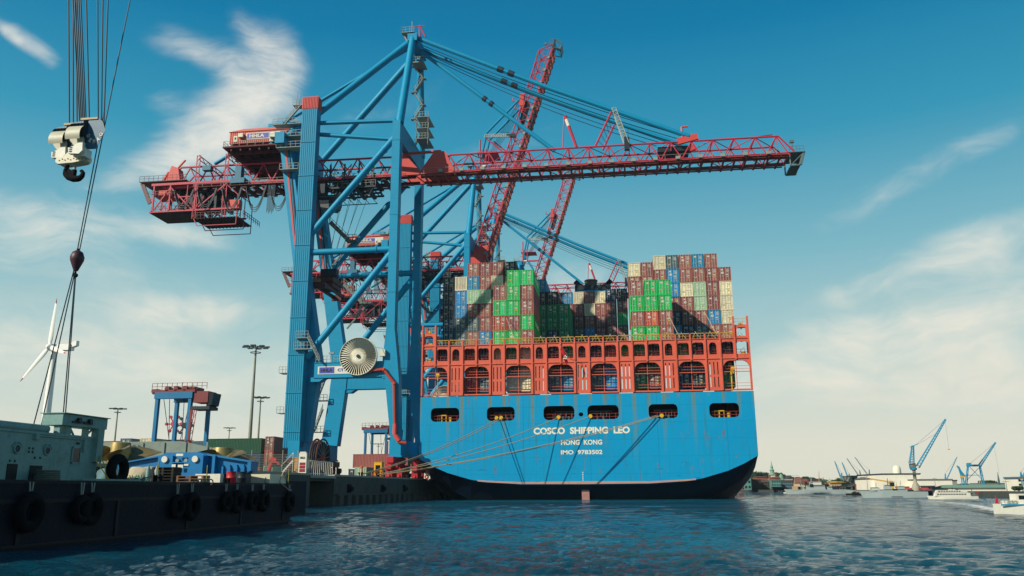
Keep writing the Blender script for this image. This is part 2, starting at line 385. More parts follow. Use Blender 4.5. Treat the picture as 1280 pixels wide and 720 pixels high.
# ================================================================== QUAY
QZ = 3.6; QX = -37.2
g = MB(); g.box(-1500, QX-.6, 40, 2600, -6, QZ-.02); g.box(QX-.6, QX, 106, 2600, -6, QZ-.02); g.box(QX-.6, QX, 60, 97.5, -6, QZ-.02)
# recess between the two quay blocks
g2 = MB(); g2.box(-1500, QX-5, 40, 2600, -6, QZ-.02)
q = MB(); q.box(-1500, QX-5, 40, 2600, -6, QZ); q.box(QX-5, QX, 106, 2600, -6, QZ); q.box(QX-5, QX, 40, 97.5, -6, QZ); q.box(QX-5, QX-.3, 97.5, 106, 2.95, QZ-.01)
struct('quay_ground', q, CONC)
y = MB(); y.box(-1490, QX-1.2, 62, 2590, QZ-.05, QZ+.006); struct('container_yard_ground', y, GROUND)
c = MB(); c.box(QX-.9, QX+.04, 106.02, 700, QZ-.02, QZ+.22); c.box(QX-.9, QX+.04, 41, 97.4, QZ-.02, QZ+.22); struct('quay_kerb', c, CONCL)
# sheet-pile buttresses along the foot of the wall
b_ = MB()
for i in range(60):
    y0 = 107+i*3.2; b_.box(QX-.1, QX+.55, y0, y0+1.5, -3, 1.15)
b_.box(QX-.1, QX+.4, 106.5, 300, 1.15, 1.35)
single('quay_wall', b_, CONC, (QX, 107, 0), 'row of dark sheet pile buttresses along the foot of the quay under the cranes', 'wall')

# ================================================================== CONTAINER SHIP
YT = 147.6; XC = -6.95; HB = 29.35; ZD = 18.1; P0 = XC-HB; CP = 2*HB/23
def hull_material():
    m = bpy.data.materials.new('ship_hull_paint'); m.use_nodes = True; T = NT(m.node_tree); b = m.node_tree.nodes['Principled BSDF']
    P = T.node('ShaderNodeNewGeometry').outputs['Position']; x, y, z = T.sep(P)
    blue = lin('0092c2'); n = T.noise(P, .12, 5); n2 = T.noise(P, 1.3, 5)
    col = T.mix(T.m('MULTIPLY', T.smooth(n, .4, .7), .22), blue, lin('0880b2'))
    # stains run down under the posts of the lashing bridge: one narrow band per post, each with its own strength
    u = T.m('DIVIDE', T.m('SUBTRACT', x, P0), CP); w = T.m('ADD', u, .5)
    cellid = T.m('FLOOR', w); d = T.m('ABSOLUTE', T.m('SUBTRACT', T.m('FRACT', w), .5))
    wob = T.m('MULTIPLY', T.m('SUBTRACT', T.noise(T.comb(x, 0.0, z), .5, 3), .5), .06)
    band = T.smooth(T.m('ADD', d, wob), .17, .05)
    rnd = T.node('ShaderNodeTexWhiteNoise', noise_dimensions='1D'); T.l.new(cellid, rnd.inputs['W'])
    drip = T.noise(T.comb(T.m('MULTIPLY', x, 5.0), 0.0, T.m('MULTIPLY', z, .25)), 1.0, 5, .65)
    length = T.m('MULTIPLY_ADD', rnd.outputs['Value'], 13.0, 1.5)
    fade = T.smooth(T.m('SUBTRACT', ZD+.5, z), length, 0.3)
    k = T.m('MULTIPLY', T.m('MULTIPLY', band, fade), T.m('MULTIPLY', T.smooth(drip, .28, .55), .95))
    col = T.mix(k, col, lin('6f7c66'))
    fine = T.noise(T.comb(T.m('MULTIPLY', x, 2.3), y, T.m('MULTIPLY', z, .13)), 1.0, 6, .62)
    col = T.mix(T.m('MULTIPLY', T.smooth(fine, .52, .74), .6), col, lin('2f7580'))
    scr = T.noise(T.comb(T.m('MULTIPLY', x, .35), y, T.m('MULTIPLY', z, 3.2)), 1.0, 5, .6)
    col = T.mix(T.m('MULTIPLY', T.m('MULTIPLY', T.smooth(scr, .63, .70), T.smooth(z, 9, 4)), .55), col, lin('174a6c'))
    rust = T.noise(T.comb(T.m('MULTIPLY', x, 1.2), y, T.m('MULTIPLY', z, .4)), .8, 5, .7)
    col = T.mix(T.m('MULTIPLY', T.smooth(rust, .58, .70), .65), col, lin('7a5436'))
    # welded plate seams
    for s_, p_ in ((x, 11.7), (z, 2.9)):
        fr = T.m('ABSOLUTE', T.m('SUBTRACT', T.m('FRACT', T.m('DIVIDE', s_, p_)), .5))
        col = T.mix(T.m('MULTIPLY', T.smooth(fr, .006 if p_ > 5 else .016, .002), .4), col, lin('0a5c8c'))
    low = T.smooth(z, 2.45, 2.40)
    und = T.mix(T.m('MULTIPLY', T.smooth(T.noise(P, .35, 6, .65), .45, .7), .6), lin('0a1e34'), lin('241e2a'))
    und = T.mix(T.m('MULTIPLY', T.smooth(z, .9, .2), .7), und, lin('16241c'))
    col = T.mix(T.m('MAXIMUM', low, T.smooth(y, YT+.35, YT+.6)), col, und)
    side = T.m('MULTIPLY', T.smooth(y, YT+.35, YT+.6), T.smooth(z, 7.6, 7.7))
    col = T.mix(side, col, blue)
    T.l.new(col, b.inputs['Base Color']); b.inputs['Roughness'].default_value = .42; b.inputs['Specular IOR Level'].default_value = .25
    bn = T.node('ShaderNodeBump'); bn.inputs['Strength'].default_value = .25; bn.inputs['Distance'].default_value = .12
    T.l.new(T.noise(P, .5, 3), bn.inputs['Height']); T.l.new(bn.outputs[0], b.inputs['Normal']); return m
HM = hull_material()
ORG = paint('ship_orange', 'd46048', .55, .42, '8c4030', .5, streak=.3, streakcol='7c3a2c')
DECKD = paint('mooring_deck_brown', '3a2420', .7, .3, '15100e', .8)
ship = thing('container_ship', (XC, YT, 0), 'huge blue container ship seen from astern with orange stern frame, moored at the quay', 'ship')
prof0 = [(29.35, 7.2), (27, 5.9), (24.2, 4.7), (20, 3.5), (17, 3.05), (11, 2.65), (0, 2.6)]
secs = [(YT+.4, prof0, ZD, 1),
        (YT+4.6, [(29.35, 5.3), (27.2, 3.4), (24.0, 1.5), (20.8, 0), (16.5, -1.2), (11, -1.9), (0, -2)], ZD, 1),
        (YT+11, [(29.35, 3.6), (27.6, 1.6), (25.2, 0), (22, -1.8), (17, -3.4), (11, -4), (0, -4)], ZD, 1),
        (YT+25, [(29.35, 2.2), (28.5, .6), (26.6, -1), (23, -3), (17, -5), (11, -6), (0, -6)], ZD, 1),
        (YT+60, [(29.35, -2), (29.3, -3), (29, -5), (27, -6), (20, -6.5), (11, -6.5), (0, -6.5)], ZD, 1),
        (YT+300, [(29.35, -2), (29.3, -3), (29, -5), (27, -6), (20, -6.5), (11, -6.5), (0, -6.5)], ZD, 1),
        (YT+352, [(29.35, -2), (29.3, -3), (29, -5), (27, -6), (20, -6.5), (11, -6.5), (0, -6.5)], ZD+3, .72),
        (YT+385, [(29.35, -2), (29.3, -3), (29, -5), (27, -6), (20, -6.5), (11, -6.5), (0, -6.5)], ZD+5, .28),
        (YT+398, [(29.35, -2), (29.3, -3), (29, -5), (27, -6), (20, -6.5), (11, -6.5), (0, -6.5)], ZD+6, .02)]
h = MB(); rows = []
for (yy, pr, zd, k) in secs:
    kk = max(k, .02)
    ptsR = [(HB*min(1, kk*1.25), zd)] + [(a*kk, z) for a, z in pr]
    ring = [(XC+a, yy, z) for a, z in ptsR] + [(XC-a, yy, z) for a, z in reversed(ptsR[:-1])]
    rows.append(ring)
n = len(rows[0])
vs = [p for r_ in rows for p in r_]; fs = []
for i in range(len(rows)-1):
    for j in range(n-1): fs.append((i*n+j, i*n+j+1, (i+1)*n+j+1, (i+1)*n+j))
    fs.append((i*n, (i+1)*n, (i+1)*n+n-1, i*n+n-1))           # deck
fs.append(tuple(range((len(rows)-1)*n, len(rows)*n)))
h.add(vs, fs)
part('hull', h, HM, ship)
# transom plate with the mooring openings
out = [(XC-HB, ZD), (XC-HB, 7.2)] + [(XC-a, z) for a, z in prof0[1:-1]] + [(XC+a, z) for a, z in reversed(prof0[1:-1])] + [(XC+HB, 7.2), (XC+HB, ZD)]
OPEN = [(-34.3, -29.1), (-24.1, -19.1), (-13.95, -8.5), (-6.2, -.75), (4.4, 9.4), (14.75, 19.8)]
holes = [rrect(a, b, 13.65, 16.1, .8) for a, b in OPEN] + [rrect(-7.75, -6.95, 14.2, 14.9, .34)]
mapT = lambda u, v, w: (u, YT+.2-w, v)
tr = curve_fill([out]+holes, .4, mapT); part('transom', tr, HM, ship)
# rubbed pale edge along the foot of the transom
st = MB(); low_ = [(-18.8, 3.17), (-17, 3.0), (-11, 2.66), (0, 2.6), (11, 2.66), (17, 3.0), (18.8, 3.17)]
st.prism([(XC+a, z+.03) for a, z in low_] + [(XC+a, z+.50-.012*abs(a)) for a, z in reversed(low_)], 'y', YT-.03, YT+.02)
part('boot_stripe', st, paint('faded_pink_primer', 'b98e84', .7, .4, '7c5a4c', 1.5), ship)
# mooring deck behind the openings
md = MB(); md.box(XC-28.8, XC+28.8, YT+.5, YT+8, 13.2, 13.3); part('mooring_deck', md, DECKD, ship)
bk = MB(); bk.box(XC-28.8, XC+28.8, YT+8, YT+8.2, 13.3, ZD-.2)
for i in range(9): bk.box(XC-26+i*6.4, XC-25.2+i*6.4, YT+4.5, YT+5.3, 13.3, ZD-.2)
part('mooring_deck_bulkhead', bk, paint('bulkhead_maroon', '4a1f1e', .7, .3, '120c0c'), ship)
for a, b in OPEN:
    rl = MB()
    for z in (14.15, 14.7): rl.tube((a, YT+.55, z), (b, YT+.55, z), .05, 5)
    for i in range(5): x = a+(b-a)*(i+.5)/5; rl.tube((x, YT+.55, 13.3), (x, YT+.55, 14.7), .05, 5)
    part('opening_rail', rl, paint('rail_maroon', '8a2f2c', .5, .2), ship)
for i, (a, b) in enumerate(OPEN):
    if 1 <= i <= 4:
        w = MB(); x0 = {1: -22.9, 2: -12, 3: -5.9, 4: 5.4}[i]
        w.box(x0, x0+4.0 if i != 1 else x0+3.2, YT+1.2, YT+1.4, 15.1, 15.2)
        for k in range(4): w.tube((x0+k*1.0, YT+1.3, 13.3), (x0+k*1.0, YT+1.3, 15.2), .06, 5)
        for k in range(3): w.tube((x0+.5+k, YT+1.0, 13.7), (x0+.5+k, YT+1.0, 14.3), .28, 8)
        part('winch_frame', w, paint('winch_grey', '4f6468', .5, .3), ship)
    else:
        w = MB()
        for k in range(3): w.tube((a+1.0+k*.8, YT+1.2, 13.3), (a+1.0+k*.8, YT+1.2, 14.9), .1, 6)
        w.box(a+1.0, a+2.6, YT+1.1, YT+1.3, 14.75, 14.95); w.box(a+1.0, a+2.6, YT+1.1, YT+1.3, 14.1, 14.25); w.box(a+3.1, a+3.5, YT+1, YT+1.5, 13.5, 14.5)
        part('yellow_roller_stand', w, YEL, ship)
FAIR = [(-22.3, 14.15), (-21.5, 14.15), (-11.3, 14.1), (-5.7, 14.2), (5.5, 14.05), (6.6, 14.1)]
for k, (x, z) in enumerate(FAIR):
    if k == 4: continue
    w = MB(); w.lathe([(.0, -.12), (.34, -.12), (.2, .0), (.34, .12), (0, .12)], (x, YT-.16, z), 'y', 12); w.box(x-.12, x+.12, YT-.02, YT+.4, z-.4, z+.1)
    part('fairlead_roller', w, YEL, ship)
# lettering
LET = paint('hull_lettering', 'e6e0cc', .6, .15, 'a8a088', 2)
for body, x0, x1, z0, z1 in (('COSCO  SHIPPING  LEO', -15.75, 1.05, 11.15, 12.35), ('HONG  KONG', -10.95, -3.8, 9.28, 10.15), ('IMO  9783502', -11.0, -3.8, 7.65, 8.4)):
    cx, cz = (x0+x1)/2, (z0+z1)/2
    t = text_mb(body, 1.0, lambda u, v, w: (cx+u, YT-.012-w, cz+v), bold=.042 if z1-z0 > 1 else .028, fit=(x1-x0, z1-z0)); part('lettering', t, LET, ship)
# draught marks and small scrapes
dm = MB()
for i in range(5): dm.box(-7.35, -7.2, YT-.025, YT-.005, 3.2+i*.32, 3.38+i*.32)
part('draught_mark', dm, LET, ship)
# rudder head and post under the counter
rd = MB(); rd.prism([(YT+1.2, 3.2), (YT+6, 1.2), (YT+6, -4), (YT+1.5, -4)], 'x', XC-.65, XC+.65); rd2 = rd
part('rudder', rd, paint('rudder_pinkish', 'b07f78', .7, .4, '503a38', 1), ship)

# ---- orange stern frame (lashing bridge)
LY = YT+.35
def cellx(k): return P0+CP*k
z0, zl, zu0, zu1, zt = ZD+.2, 23.55, 24.55, 26.85, 27.45
lb_out = [(P0+.1, z0), (P0+2*HB-.1, z0), (P0+2*HB-.1, 29.8), (cellx(22), 29.8), (cellx(22), zt), (cellx(1), zt), (cellx(1), 29.8), (P0+.1, 29.8)]
def arch(a, b, zb, zt_, rx, rz, n=6):
    pts = [(a, zb), (b, zb)]
    pts += [(b-rx+rx*math.cos(R(90*i/n)), zt_-rz+rz*math.sin(R(90*i/n))) for i in range(n+1)]
    pts += [(a+rx-rx*math.sin(R(90*i/n)), zt_-rz+rz*math.cos(R(90*i/n))) for i in range(n+1)]
    return pts
hl = []
for k in range(23):
    narrow = k % 3 == 2 and k < 22
    a, b = cellx(k), cellx(k+1)
    if narrow:
        hl.append(arch(a+.62, b-.62, zu0+.1, zu1-.05, .62, .75))
        for j in range(3):
            xs = a+.62+j*(CP-1.24)/2
            hl.append([(xs-.09, 18.9), (xs+.09, 18.9), (xs+.09, 20.7), (xs-.09, 20.7)]); hl.append([(xs-.09, 21.1), (xs+.09, 21.1), (xs+.09, 23.3), (xs-.09, 23.3)])
    else: hl.append(arch(a+.28, b-.28, zu0+.1, zu1, .5, .5))
    if k in (0, 22): hl.append(arch(a+.45, b-.45, zt+.35, 29.35, .45, .5))
for a_ in range(0, 23, 3): hl.append(arch(cellx(a_)+.25, cellx(a_+2)-.25, z0+.25, zl-.05, 1.35, 1.5, 8))
lb = curve_fill([lb_out]+hl, .35, lambda u, v, w: (u, LY+.2-w, v))
bridge = part('lashing_bridge', lb, ORG, ship)
po = MB()
for k in range(24):
    x = cellx(k); top = 31.3 if k in (0, 1, 22, 23) else 28.35
    xx = min(max(x, P0+.15), P0+2*HB-.15)
    po.box(xx-.13, xx+.13, LY-.18, LY+.6, z0+.01 if (k % 3 != 1) else zl+.1, top)
    po.box(xx-.13, xx+.13, LY+1.7, LY+2.0, zl+.1, 29.7 if k in (0, 1, 22, 23) else 27.6)
for z in (zl+.35, zt): po.box(P0+.2, P0+2*HB-.2, LY-.12, LY-.0, z-.07, z+.05)
for a_ in range(0, 23, 3):
    for k in (1,): x = cellx(a_+k); po.tube((x, LY+.5, z0), (x, LY+.5, zl), .06, 6)
    po.beam((cellx(a_)+.2, LY+.12, 21.55), (cellx(a_+2)-.2, LY+.12, 21.55), .1, .13)
    for z in (19.1, 19.6): po.tube((cellx(a_)+.2, LY+.5, z), (cellx(a_+2)-.2, LY+.5, z), .045, 4)
    for z in (22.1, 22.6): po.tube((cellx(a_)+.2, LY+.5, z), (cellx(a_+2)-.2, LY+.5, z), .045, 4)
part('frame_post', po, ORG, bridge)
cw = MB(); cw.box(P0+.3, P0+2*HB-.3, LY+.45, LY+1.95, zl+.75, zl+.85); cw.box(P0+.3, P0+2*HB-.3, LY+.45, LY+1.95, zt-.1, zt-.02)
cw.box(P0+.2, cellx(1), LY+.4, LY+1.9, 29.5, 29.6); cw.box(cellx(22), P0+2*HB-.2, LY+.4, LY+1.9, 29.5, 29.6)
part('catwalk', cw, ORG, bridge)
ra = MB()
for k in range(23):
    a, b = cellx(k)+.2, cellx(k+1)-.2
    for z in (25.0, 25.5): ra.tube((a, LY+.4, z), (b, LY+.4, z), .04, 4)
    for j in range(1, 3): ra.tube((a+(b-a)*j/3, LY+.4, 24.4), (a+(b-a)*j/3, LY+.4, 25.5), .035, 4)
part('catwalk_rail', ra, paint('rail_maroon', '8a2f2c'), bridge)
yr = MB()
for k in range(1, 22):
    a, b = cellx(k)+.13, cellx(k+1)-.13
    yr.tube((a, LY+.05, 28.45), (b, LY+.05, 28.45), .085, 5); yr.tube((a, LY+.05, 28.0), (b, LY+.05, 28.0), .035, 4)
    for j in range(1, 4): yr.tube((a+(b-a)*j/4, LY+.05, 27.4), (a+(b-a)*j/4, LY+.05, 28.45), .03, 4)
part('yellow_handrail', yr, paint('faded_yellow_rail', 'c49a34', .6, .3, '6c5a30'), bridge)
for a, b in ((P0+.2, cellx(1)), (cellx(22), P0+2*HB-.2)): yr = MB(); yr.rail([(a, LY+.1, 29.8), (b, LY+.1, 29.8)], 1.1, .8); part('corner_handrail', yr, paint('faded_yellow_rail', 'c49a34', .6, .3, '6c5a30'), bridge)
for x, z in ((P0+1.2, 30.1), (P0+1.5, 27.75), (P0+1.3, 24.9), (P0+2.9, 22.2), (P0+2*HB-1.2, 30.0), (P0+2*HB-1.3, 27.75), (P0+2*HB-1.1, 24.9), (P0+2*HB-3.1, 22.2)):
    w = MB(); w.box(x-.35, x+.35, LY+.5, LY+1.0, z-.28, z+.28); w.box(x-.1, x+.1, LY+.6, LY+.9, z-.9, z-.28); part('yellow_lashing_box', w, YEL, bridge)
w = MB(); w.tube((P0+2.9, LY+.8, z0), (P0+2.9, LY+.8, 21.3), .13, 8); w.tube((P0+2*HB-3.4, LY+.8, z0), (P0+2*HB-3.4, LY+.8, 22), .13, 8); part('yellow_vent_pipe', w, YEL, bridge)
RODC = paint('lashing_rod_cream', 'b9ae8c', .5, .3)
def rod(a_, b_, r_): w = MB(); w.tube(a_, b_, r_, 4); part('lashing_rod', w, RODC, bridge)
for k in range(23):
    if k % 2 == 0 or k > 8:
        a, b = cellx(k)+.3, cellx(k+1)-.3; rod((a, LY+1.3, 27.4), (a+1.1, LY+3.3, 29.4), .03); rod((b, LY+1.3, 27.4), (b-1.1, LY+3.3, 29.4), .03); rod((a, LY+1.3, 24.5), (b-.3, LY+2.2, 26.2), .03)
for k in (6, 17.6, 20.2): rod((cellx(k), LY+3.2, 33), (cellx(k)+1.9, LY+1.2, 28.0), .05)
# flag on its raked staff, with its white mark
fl = MB(); fl.tube((-9.2, LY-.1, 24.6), (-10.6, LY-3.2, 26.7), .05, 5); part('flagstaff', fl, WHITE, ship)
fg = MB(); N = 8
vs = []
for i in range(N+1):
    for j in range(5):
        u, v = i/N, j/4; vs.append((-10.5+u*1.1+.12*math.sin(v*5), LY-3.0+u*.6+.12*math.sin(u*7+v*2), 26.4-v*.9-u*2.4+.2*math.sin(u*5+v)))
f_ = [(i*5+j, i*5+j+1, (i+1)*5+j+1, (i+1)*5+j) for i in range(N) for j in range(4)]
fg.add(vs, f_); part('flag', fg, paint('flag_red', 'cc1626', .8, .1), ship)
fm = MB(); c0 = Vector(vs[5*5+2])+Vector((-.02, -.06, 0))
for i in range(5):
    t = R(72*i+10); p = c0+Vector((math.cos(t)*.26, 0, math.sin(t)*.26)); fm.lathe([(0, -.02), (.13, 0), (0, .02)], p, 'y', 8)
part('flag_emblem', fm, WHITE, ship)
# funnel casing far forward
FY = 252
fu = MB(); fu.box(-13.2, -2.6, FY, FY+12, 40, 61.7); fn = part('funnel_casing', fu, paint('funnel_blue', '1594bb', .5, .2, '0d6a8c'), ship)
ft = MB(); ft.box(-13.5, -2.4, FY-.3, FY+12.3, 61.7, 63.3); part('funnel_top', ft, paint('funnel_black', '17282e', .6, .3), fn)
for x, s_ in ((-12.2, -1), (-3.6, 1)):
    e_ = MB(); e_.lathe([(1.0, 0), (.75, 1.1)], (x, FY+3, 63.3), 'z', 14); e_.tube((x, FY+3, 63.9), (x+s_*1.3, FY+3, 65.3), .75, 12); part('exhaust_cowl', e_, BLACK, fn, True)
e_ = MB(); e_.lathe([(1.9, 0), (1.9, 1.9), (2.1, 2.0), (2.1, 2.4), (1.7, 2.4), (1.7, .5), (0, .5)], (-8.6, FY+4, 63.3), 'z', 20); part('exhaust_stack', e_, paint('stack_bronze', '4f4a3c', .5, .3), fn, True)
for x in (-10.7, -6.6): e_ = MB(); e_.box(x-1.2, x+1.2, FY-.06, FY+.01, 60.2, 61.2); part('funnel_louvre', e_, paint('louvre_blue', '0d6a90'), fn)
a_ = MB(); a_.tube((-27.5, 300, 60), (-27.5, 300, 73.5), .25, 6); a_.tube((-29, 300, 71), (-26, 300, 71), .12, 5); a_.box(-28.6, -26.4, 299.5, 300.5, 68.6, 69.2); part('forward_mast', a_, paint('mast_red', 'a83a3c'), ship)

# ================================================================== CONTAINERS
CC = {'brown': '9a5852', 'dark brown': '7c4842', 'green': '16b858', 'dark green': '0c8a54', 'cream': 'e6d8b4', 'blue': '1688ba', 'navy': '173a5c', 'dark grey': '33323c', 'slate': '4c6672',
      'deep green': '0c5038', 'pale green': 'a4c4a0', 'orange brown': 'b8583c', 'orange red': 'c44a38', 'red': 'c4222c', 'white': 'c9c9b8'}
CM = {k: paint('container_'+k.replace(' ', '_'), v, .6, .32, '5a4a40' if k not in ('cream', 'white', 'pale green') else '8a7050', .9, streak=.22, streakcol='5a4034', vary=.24) for k, v in CC.items()}
RODM = paint('lock_rod_grey', 'b4b8ae', .45, .2, '7c807c', 2)
CW, CL, CH = 2.44, 12.19, 2.88
def container_meshes():
    b = MB()
    # frame
    for x in (0, CW-.14):
        for y in (0, CL-.14): b.box(x, x+.14, y, y+.14, 0, CH)
    for y in (0, CL-.14):
        b.box(.14, CW-.14, y, y+.12, 0, .16); b.box(.14, CW-.14, y, y+.12, CH-.13, CH)
    for x in (0, CW-.1):
        b.box(x, x+.1, .14, CL-.14, 0, .16); b.box(x, x+.1, .14, CL-.14, CH-.1, CH)
    for x in (-.012, CW-.168):
        for y in (-.012, CL-.168):
            for z in (-.0, CH-.12): b.box(x, x+.18, y, y+.18, z, z+.125)
    # corrugated sides and front wall, roof
    nper = 36; pr = []
    for i in range(nper):
        y0 = .14+i*(CL-.28)/nper; p = (CL-.28)/nper; pr += [(y0, .03), (y0+p*.32, .03), (y0+p*.5, .075), (y0+p*.82, .075)]
    pr.append((CL-.14, .03))
    for s_ in (0, 1):
        vs = []
        for y_, d in pr:
            x = d if s_ == 0 else CW-d; vs += [(x, y_, .16), (x, y_, CH-.1)]
        b.add(vs, [(2*i, 2*i+1, 2*i+3, 2*i+2) for i in range(len(pr)-1)])
    b.add([(.05, .1, CH-.02), (CW-.05, .1, CH-.02), (CW-.05, CL-.05, CH-.02), (.05, CL-.05, CH-.02)], [(0, 1, 2, 3)])
    b.box(.1, CW-.1, CL-.1, CL-.05, .16, CH-.1); b.box(.1, CW-.1, .14, CL-.1, .03, .1)
    b.add([(.12, .2, .14), (CW-.12, .2, .14), (CW-.12, .2, CH-.12), (.12, .2, CH-.12)], [(0, 1, 2, 3)])
    body = b.mesh('container_body', [CM['brown']], fix=True)
    doors = []
    for v in range(3):
        rr = random.Random(v+5)
        for s_ in (0, 1):
            d = MB(); x0 = .17 if s_ == 0 else CW/2+.02; x1 = CW/2-.02 if s_ == 0 else CW-.17
            z0_, z1_ = .18, CH-.15; zs = [z0_+(z1_-z0_)*i/5 for i in range(6)]
            d.box(x0, x1, .09, .12, z0_, z1_)
            for i in range(5): d.box(x0+.09, x1-.09, .06, .09, zs[i]+.09, zs[i+1]-.06)
            d.cur = 1
            for t in (.22, .72):
                xr = x0+(x1-x0)*t; d.tube((xr, .035, .1), (xr, .035, CH-.08), .032, 5)
                for z in (.3, 1.1, 2.1, 2.7): d.box(xr-.06, xr+.06, .02, .062, z-.035, z+.035)
                d.box(xr-.3, xr+.02, .01, .035, 1.0+.25*s_, 1.06+.25*s_)
            d.cur = 2
            if s_ == 1:
                for k in range(4): d.box(x0+.32, x1-.12-rr.random()*.25, .045, .058, 2.35-k*.17, 2.43-k*.17)
                if v != 1: d.box(x0+.3, x0+.62, .045, .058, 1.2, 1.45)
            else:
                d.box(x0+.35, x0+.35+.35+rr.random()*.2, .045, .058, 2.2, 2.46)
                if v == 2: d.box(x0+.38, x0+.9, .045, .058, 1.5, 1.9)
            d.cur = 3
            if (v+s_) % 2: d.box(x0+.35, x0+.62, .045, .058, .8, 1.05)
            doors.append(d.mesh('container_door', [CM['brown'], RODM, paint('marking_white', 'c8c4b4'), paint('marking_yellow', 'c8a028')], fix=True))
    return body, doors
CBODY, CDOORS = container_meshes()
NCONT = 0
def container(x, y, z, col, label, group, name='shipping_container', rot=0, doors=True, side_text=None):
    global NCONT
    o = bpy.data.objects.new(name, CBODY); COL.objects.link(o); o.location = (x, y, z); o.rotation_euler.z = rot
    o.material_slots[0].link = 'OBJECT'; o.material_slots[0].material = CM[col]
    if doors:
        v = (NCONT*7) % 3
        for s_ in (0, 1):
            d = bpy.data.objects.new('door', CDOORS[v*2+s_]); COL.objects.link(d); d.parent = o
            d.material_slots[0].link = 'OBJECT'; d.material_slots[0].material = CM[col]
    NCONT += 1
    return tag(o, label, 'container', group)
B, DB, G, DG, CRM, BL, NV, DK, SL, PG, OB, OR_, RD, WH = 'brown', 'dark brown', 'green', 'dark green', 'cream', 'blue', 'navy', 'dark grey', 'slate', 'pale green', 'orange brown', 'orange red', 'red', 'white'
used = {}
def ulabel(s):
    used[s] = used.get(s, 0)+1; assert used[s] == 1, s; return s
def stack_block(desc, yb, base, cols, top_tier, group):
    """cols: {column: (index of the top tier, [colours from the top down])}"""
    ks = sorted(cols)
    for ci, k in enumerate(ks):
        tt, cl_ = cols[k]
        for i, c_ in enumerate(cl_):
            t = tt-i; z = base+t*2.9; x = cellx(k)+(CP-CW)/2+random.uniform(-.03, .03)
            where = 'top' if i == 0 else f'{ORD[i+1]} from top'
            o = container(x, yb+random.uniform(-.05, .05), z, c_, ulabel(f'{c_} container, {where}, {ORD[ci+1]} column from left, {desc}'), group)
            if c_ in (G,) and k == 7 and yb < 155:
                t_ = text_mb('CHINA SHIPPING', 1.0, lambda u, v, w: (CW+.005+w, 6.1+u, 1.75+v), bold=.03, fit=(6.5, .9)); part_local('lettering', t_, LET, o)
def part_local(name, mb, mat, parent):
    o = bpy.data.objects.new(name, mb.mesh(name, mat)); o.parent = parent; COL.objects.link(o); return o
# nearest bay, left of the middle (front at 151.7): tiers count from the deck, tier 7 tops out at 42.3
Y0, Y1, Y2, Y3 = 151.7, 165.2, 178.8, 192.4
GC = 'containers stacked on the ship'
stack_block('near left stack', Y0, 19.1, {5: (6, [B, G, OB, G]), 6: (7, [G, G, G, B, G]), 7: (7, [G, B, B, G, B])}, 7, GC)
stack_block('near right stack', Y0, 19.1, {15: (6, [B, G, B, G]), 16: (6, [G, G, OR_, G]), 17: (6, [G, G, B, B])}, 6, GC)
stack_block('rear left stack', Y1, 18.8, {0: (8, [DK, DK, DK, NV, NV, DK]), 1: (8, [CRM, BL, BL, SL, SL, NV]), 2: (9, [B, BL, PG, B, SL, B, DB]), 3: (9, [B, B, PG, B, B, BL, B]),
             4: (9, [B, CRM, B, DB, B, B, BL]), 5: (9, [DK, DB, B, B])}, 9, GC)
stack_block('tall rear right stack', Y1, 18.8, {15: (8.55, [CRM, B, B, B]), 16: (8.55, [B, B, G, B]), 17: (9, [CRM, B, B, B, B]), 18: (9, [SL, BL, BL, B, NV, BL, NV]), 19: (9, [B, B, CRM, B, DB, NV, SL]),
             20: (9, [BL, B, PG, PG, B, SL, DB]), 21: (9, [B, B, B, B, BL, B, DB]), 22: (8, [B, CRM, CRM, CRM, B, WH])}, 9, GC)
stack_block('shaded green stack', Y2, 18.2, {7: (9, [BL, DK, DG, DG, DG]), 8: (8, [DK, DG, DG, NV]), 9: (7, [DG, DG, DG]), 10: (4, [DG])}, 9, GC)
stack_block('low middle stack', Y3, 18.2, {8: (9, [DB, B, DB, SL]), 9: (9, [BL, B, DB, SL]), 10: (9, [CRM, B, DB, SL, B]), 11: (9, [B, CRM, B, BL, B]), 12: (9, [CRM, B, B, B, DB]),
             13: (9.15, [NV, B, B, B, B]), 14: (9.15, [DK, B, G, B, DB])}, 9, GC)
# black flat-rack frame lying in front of two boxes of the low stack
# lower boxes seen through the arches
lower = {1: [None, SL, NV], 2: [SL, None, SL], 3: [RD, RD, DB], 4: [SL, DK, NV], 5: [None, None, WH], 6: [WH, SL, DG], 7: [CRM, WH, WH], 8: [None, None, SL], 9: [SL, DB, NV], 10: [BL, DB, DG],
         11: [None, None, DB], 12: [SL, DB, NV], 13: [BL, BL, B], 14: [None, None, G], 15: [DG, DK, DG], 16: [B, DG, DK], 17: [None, None, DK], 18: [NV, NV, DG], 19: [DK, SL, NV], 20: [None, None, NV], 21: [DG, DK, NV]}
for k, cl_ in lower.items():
    for t, c_ in enumerate(cl_):
        if c_ is None: continue
        lvl = ['lowest', 'middle', 'upper'][t]
        arch_i = k//3+1
        if t < 2: lab = f'{c_} container {"low" if t == 0 else "high"} behind the {"left" if k%3==0 else "right"} half of {ORD[arch_i]} large stern arch'
        else: lab = f'{c_} container behind the {ORD[k+1]} small upper stern arch from left'
        z = 19.1+(t)*2.9-(.0 if t else 0); x = cellx(k)+(CP-CW)/2
        container(x, 150.15, z, c_, ulabel(lab), 'containers seen through the stern arches')

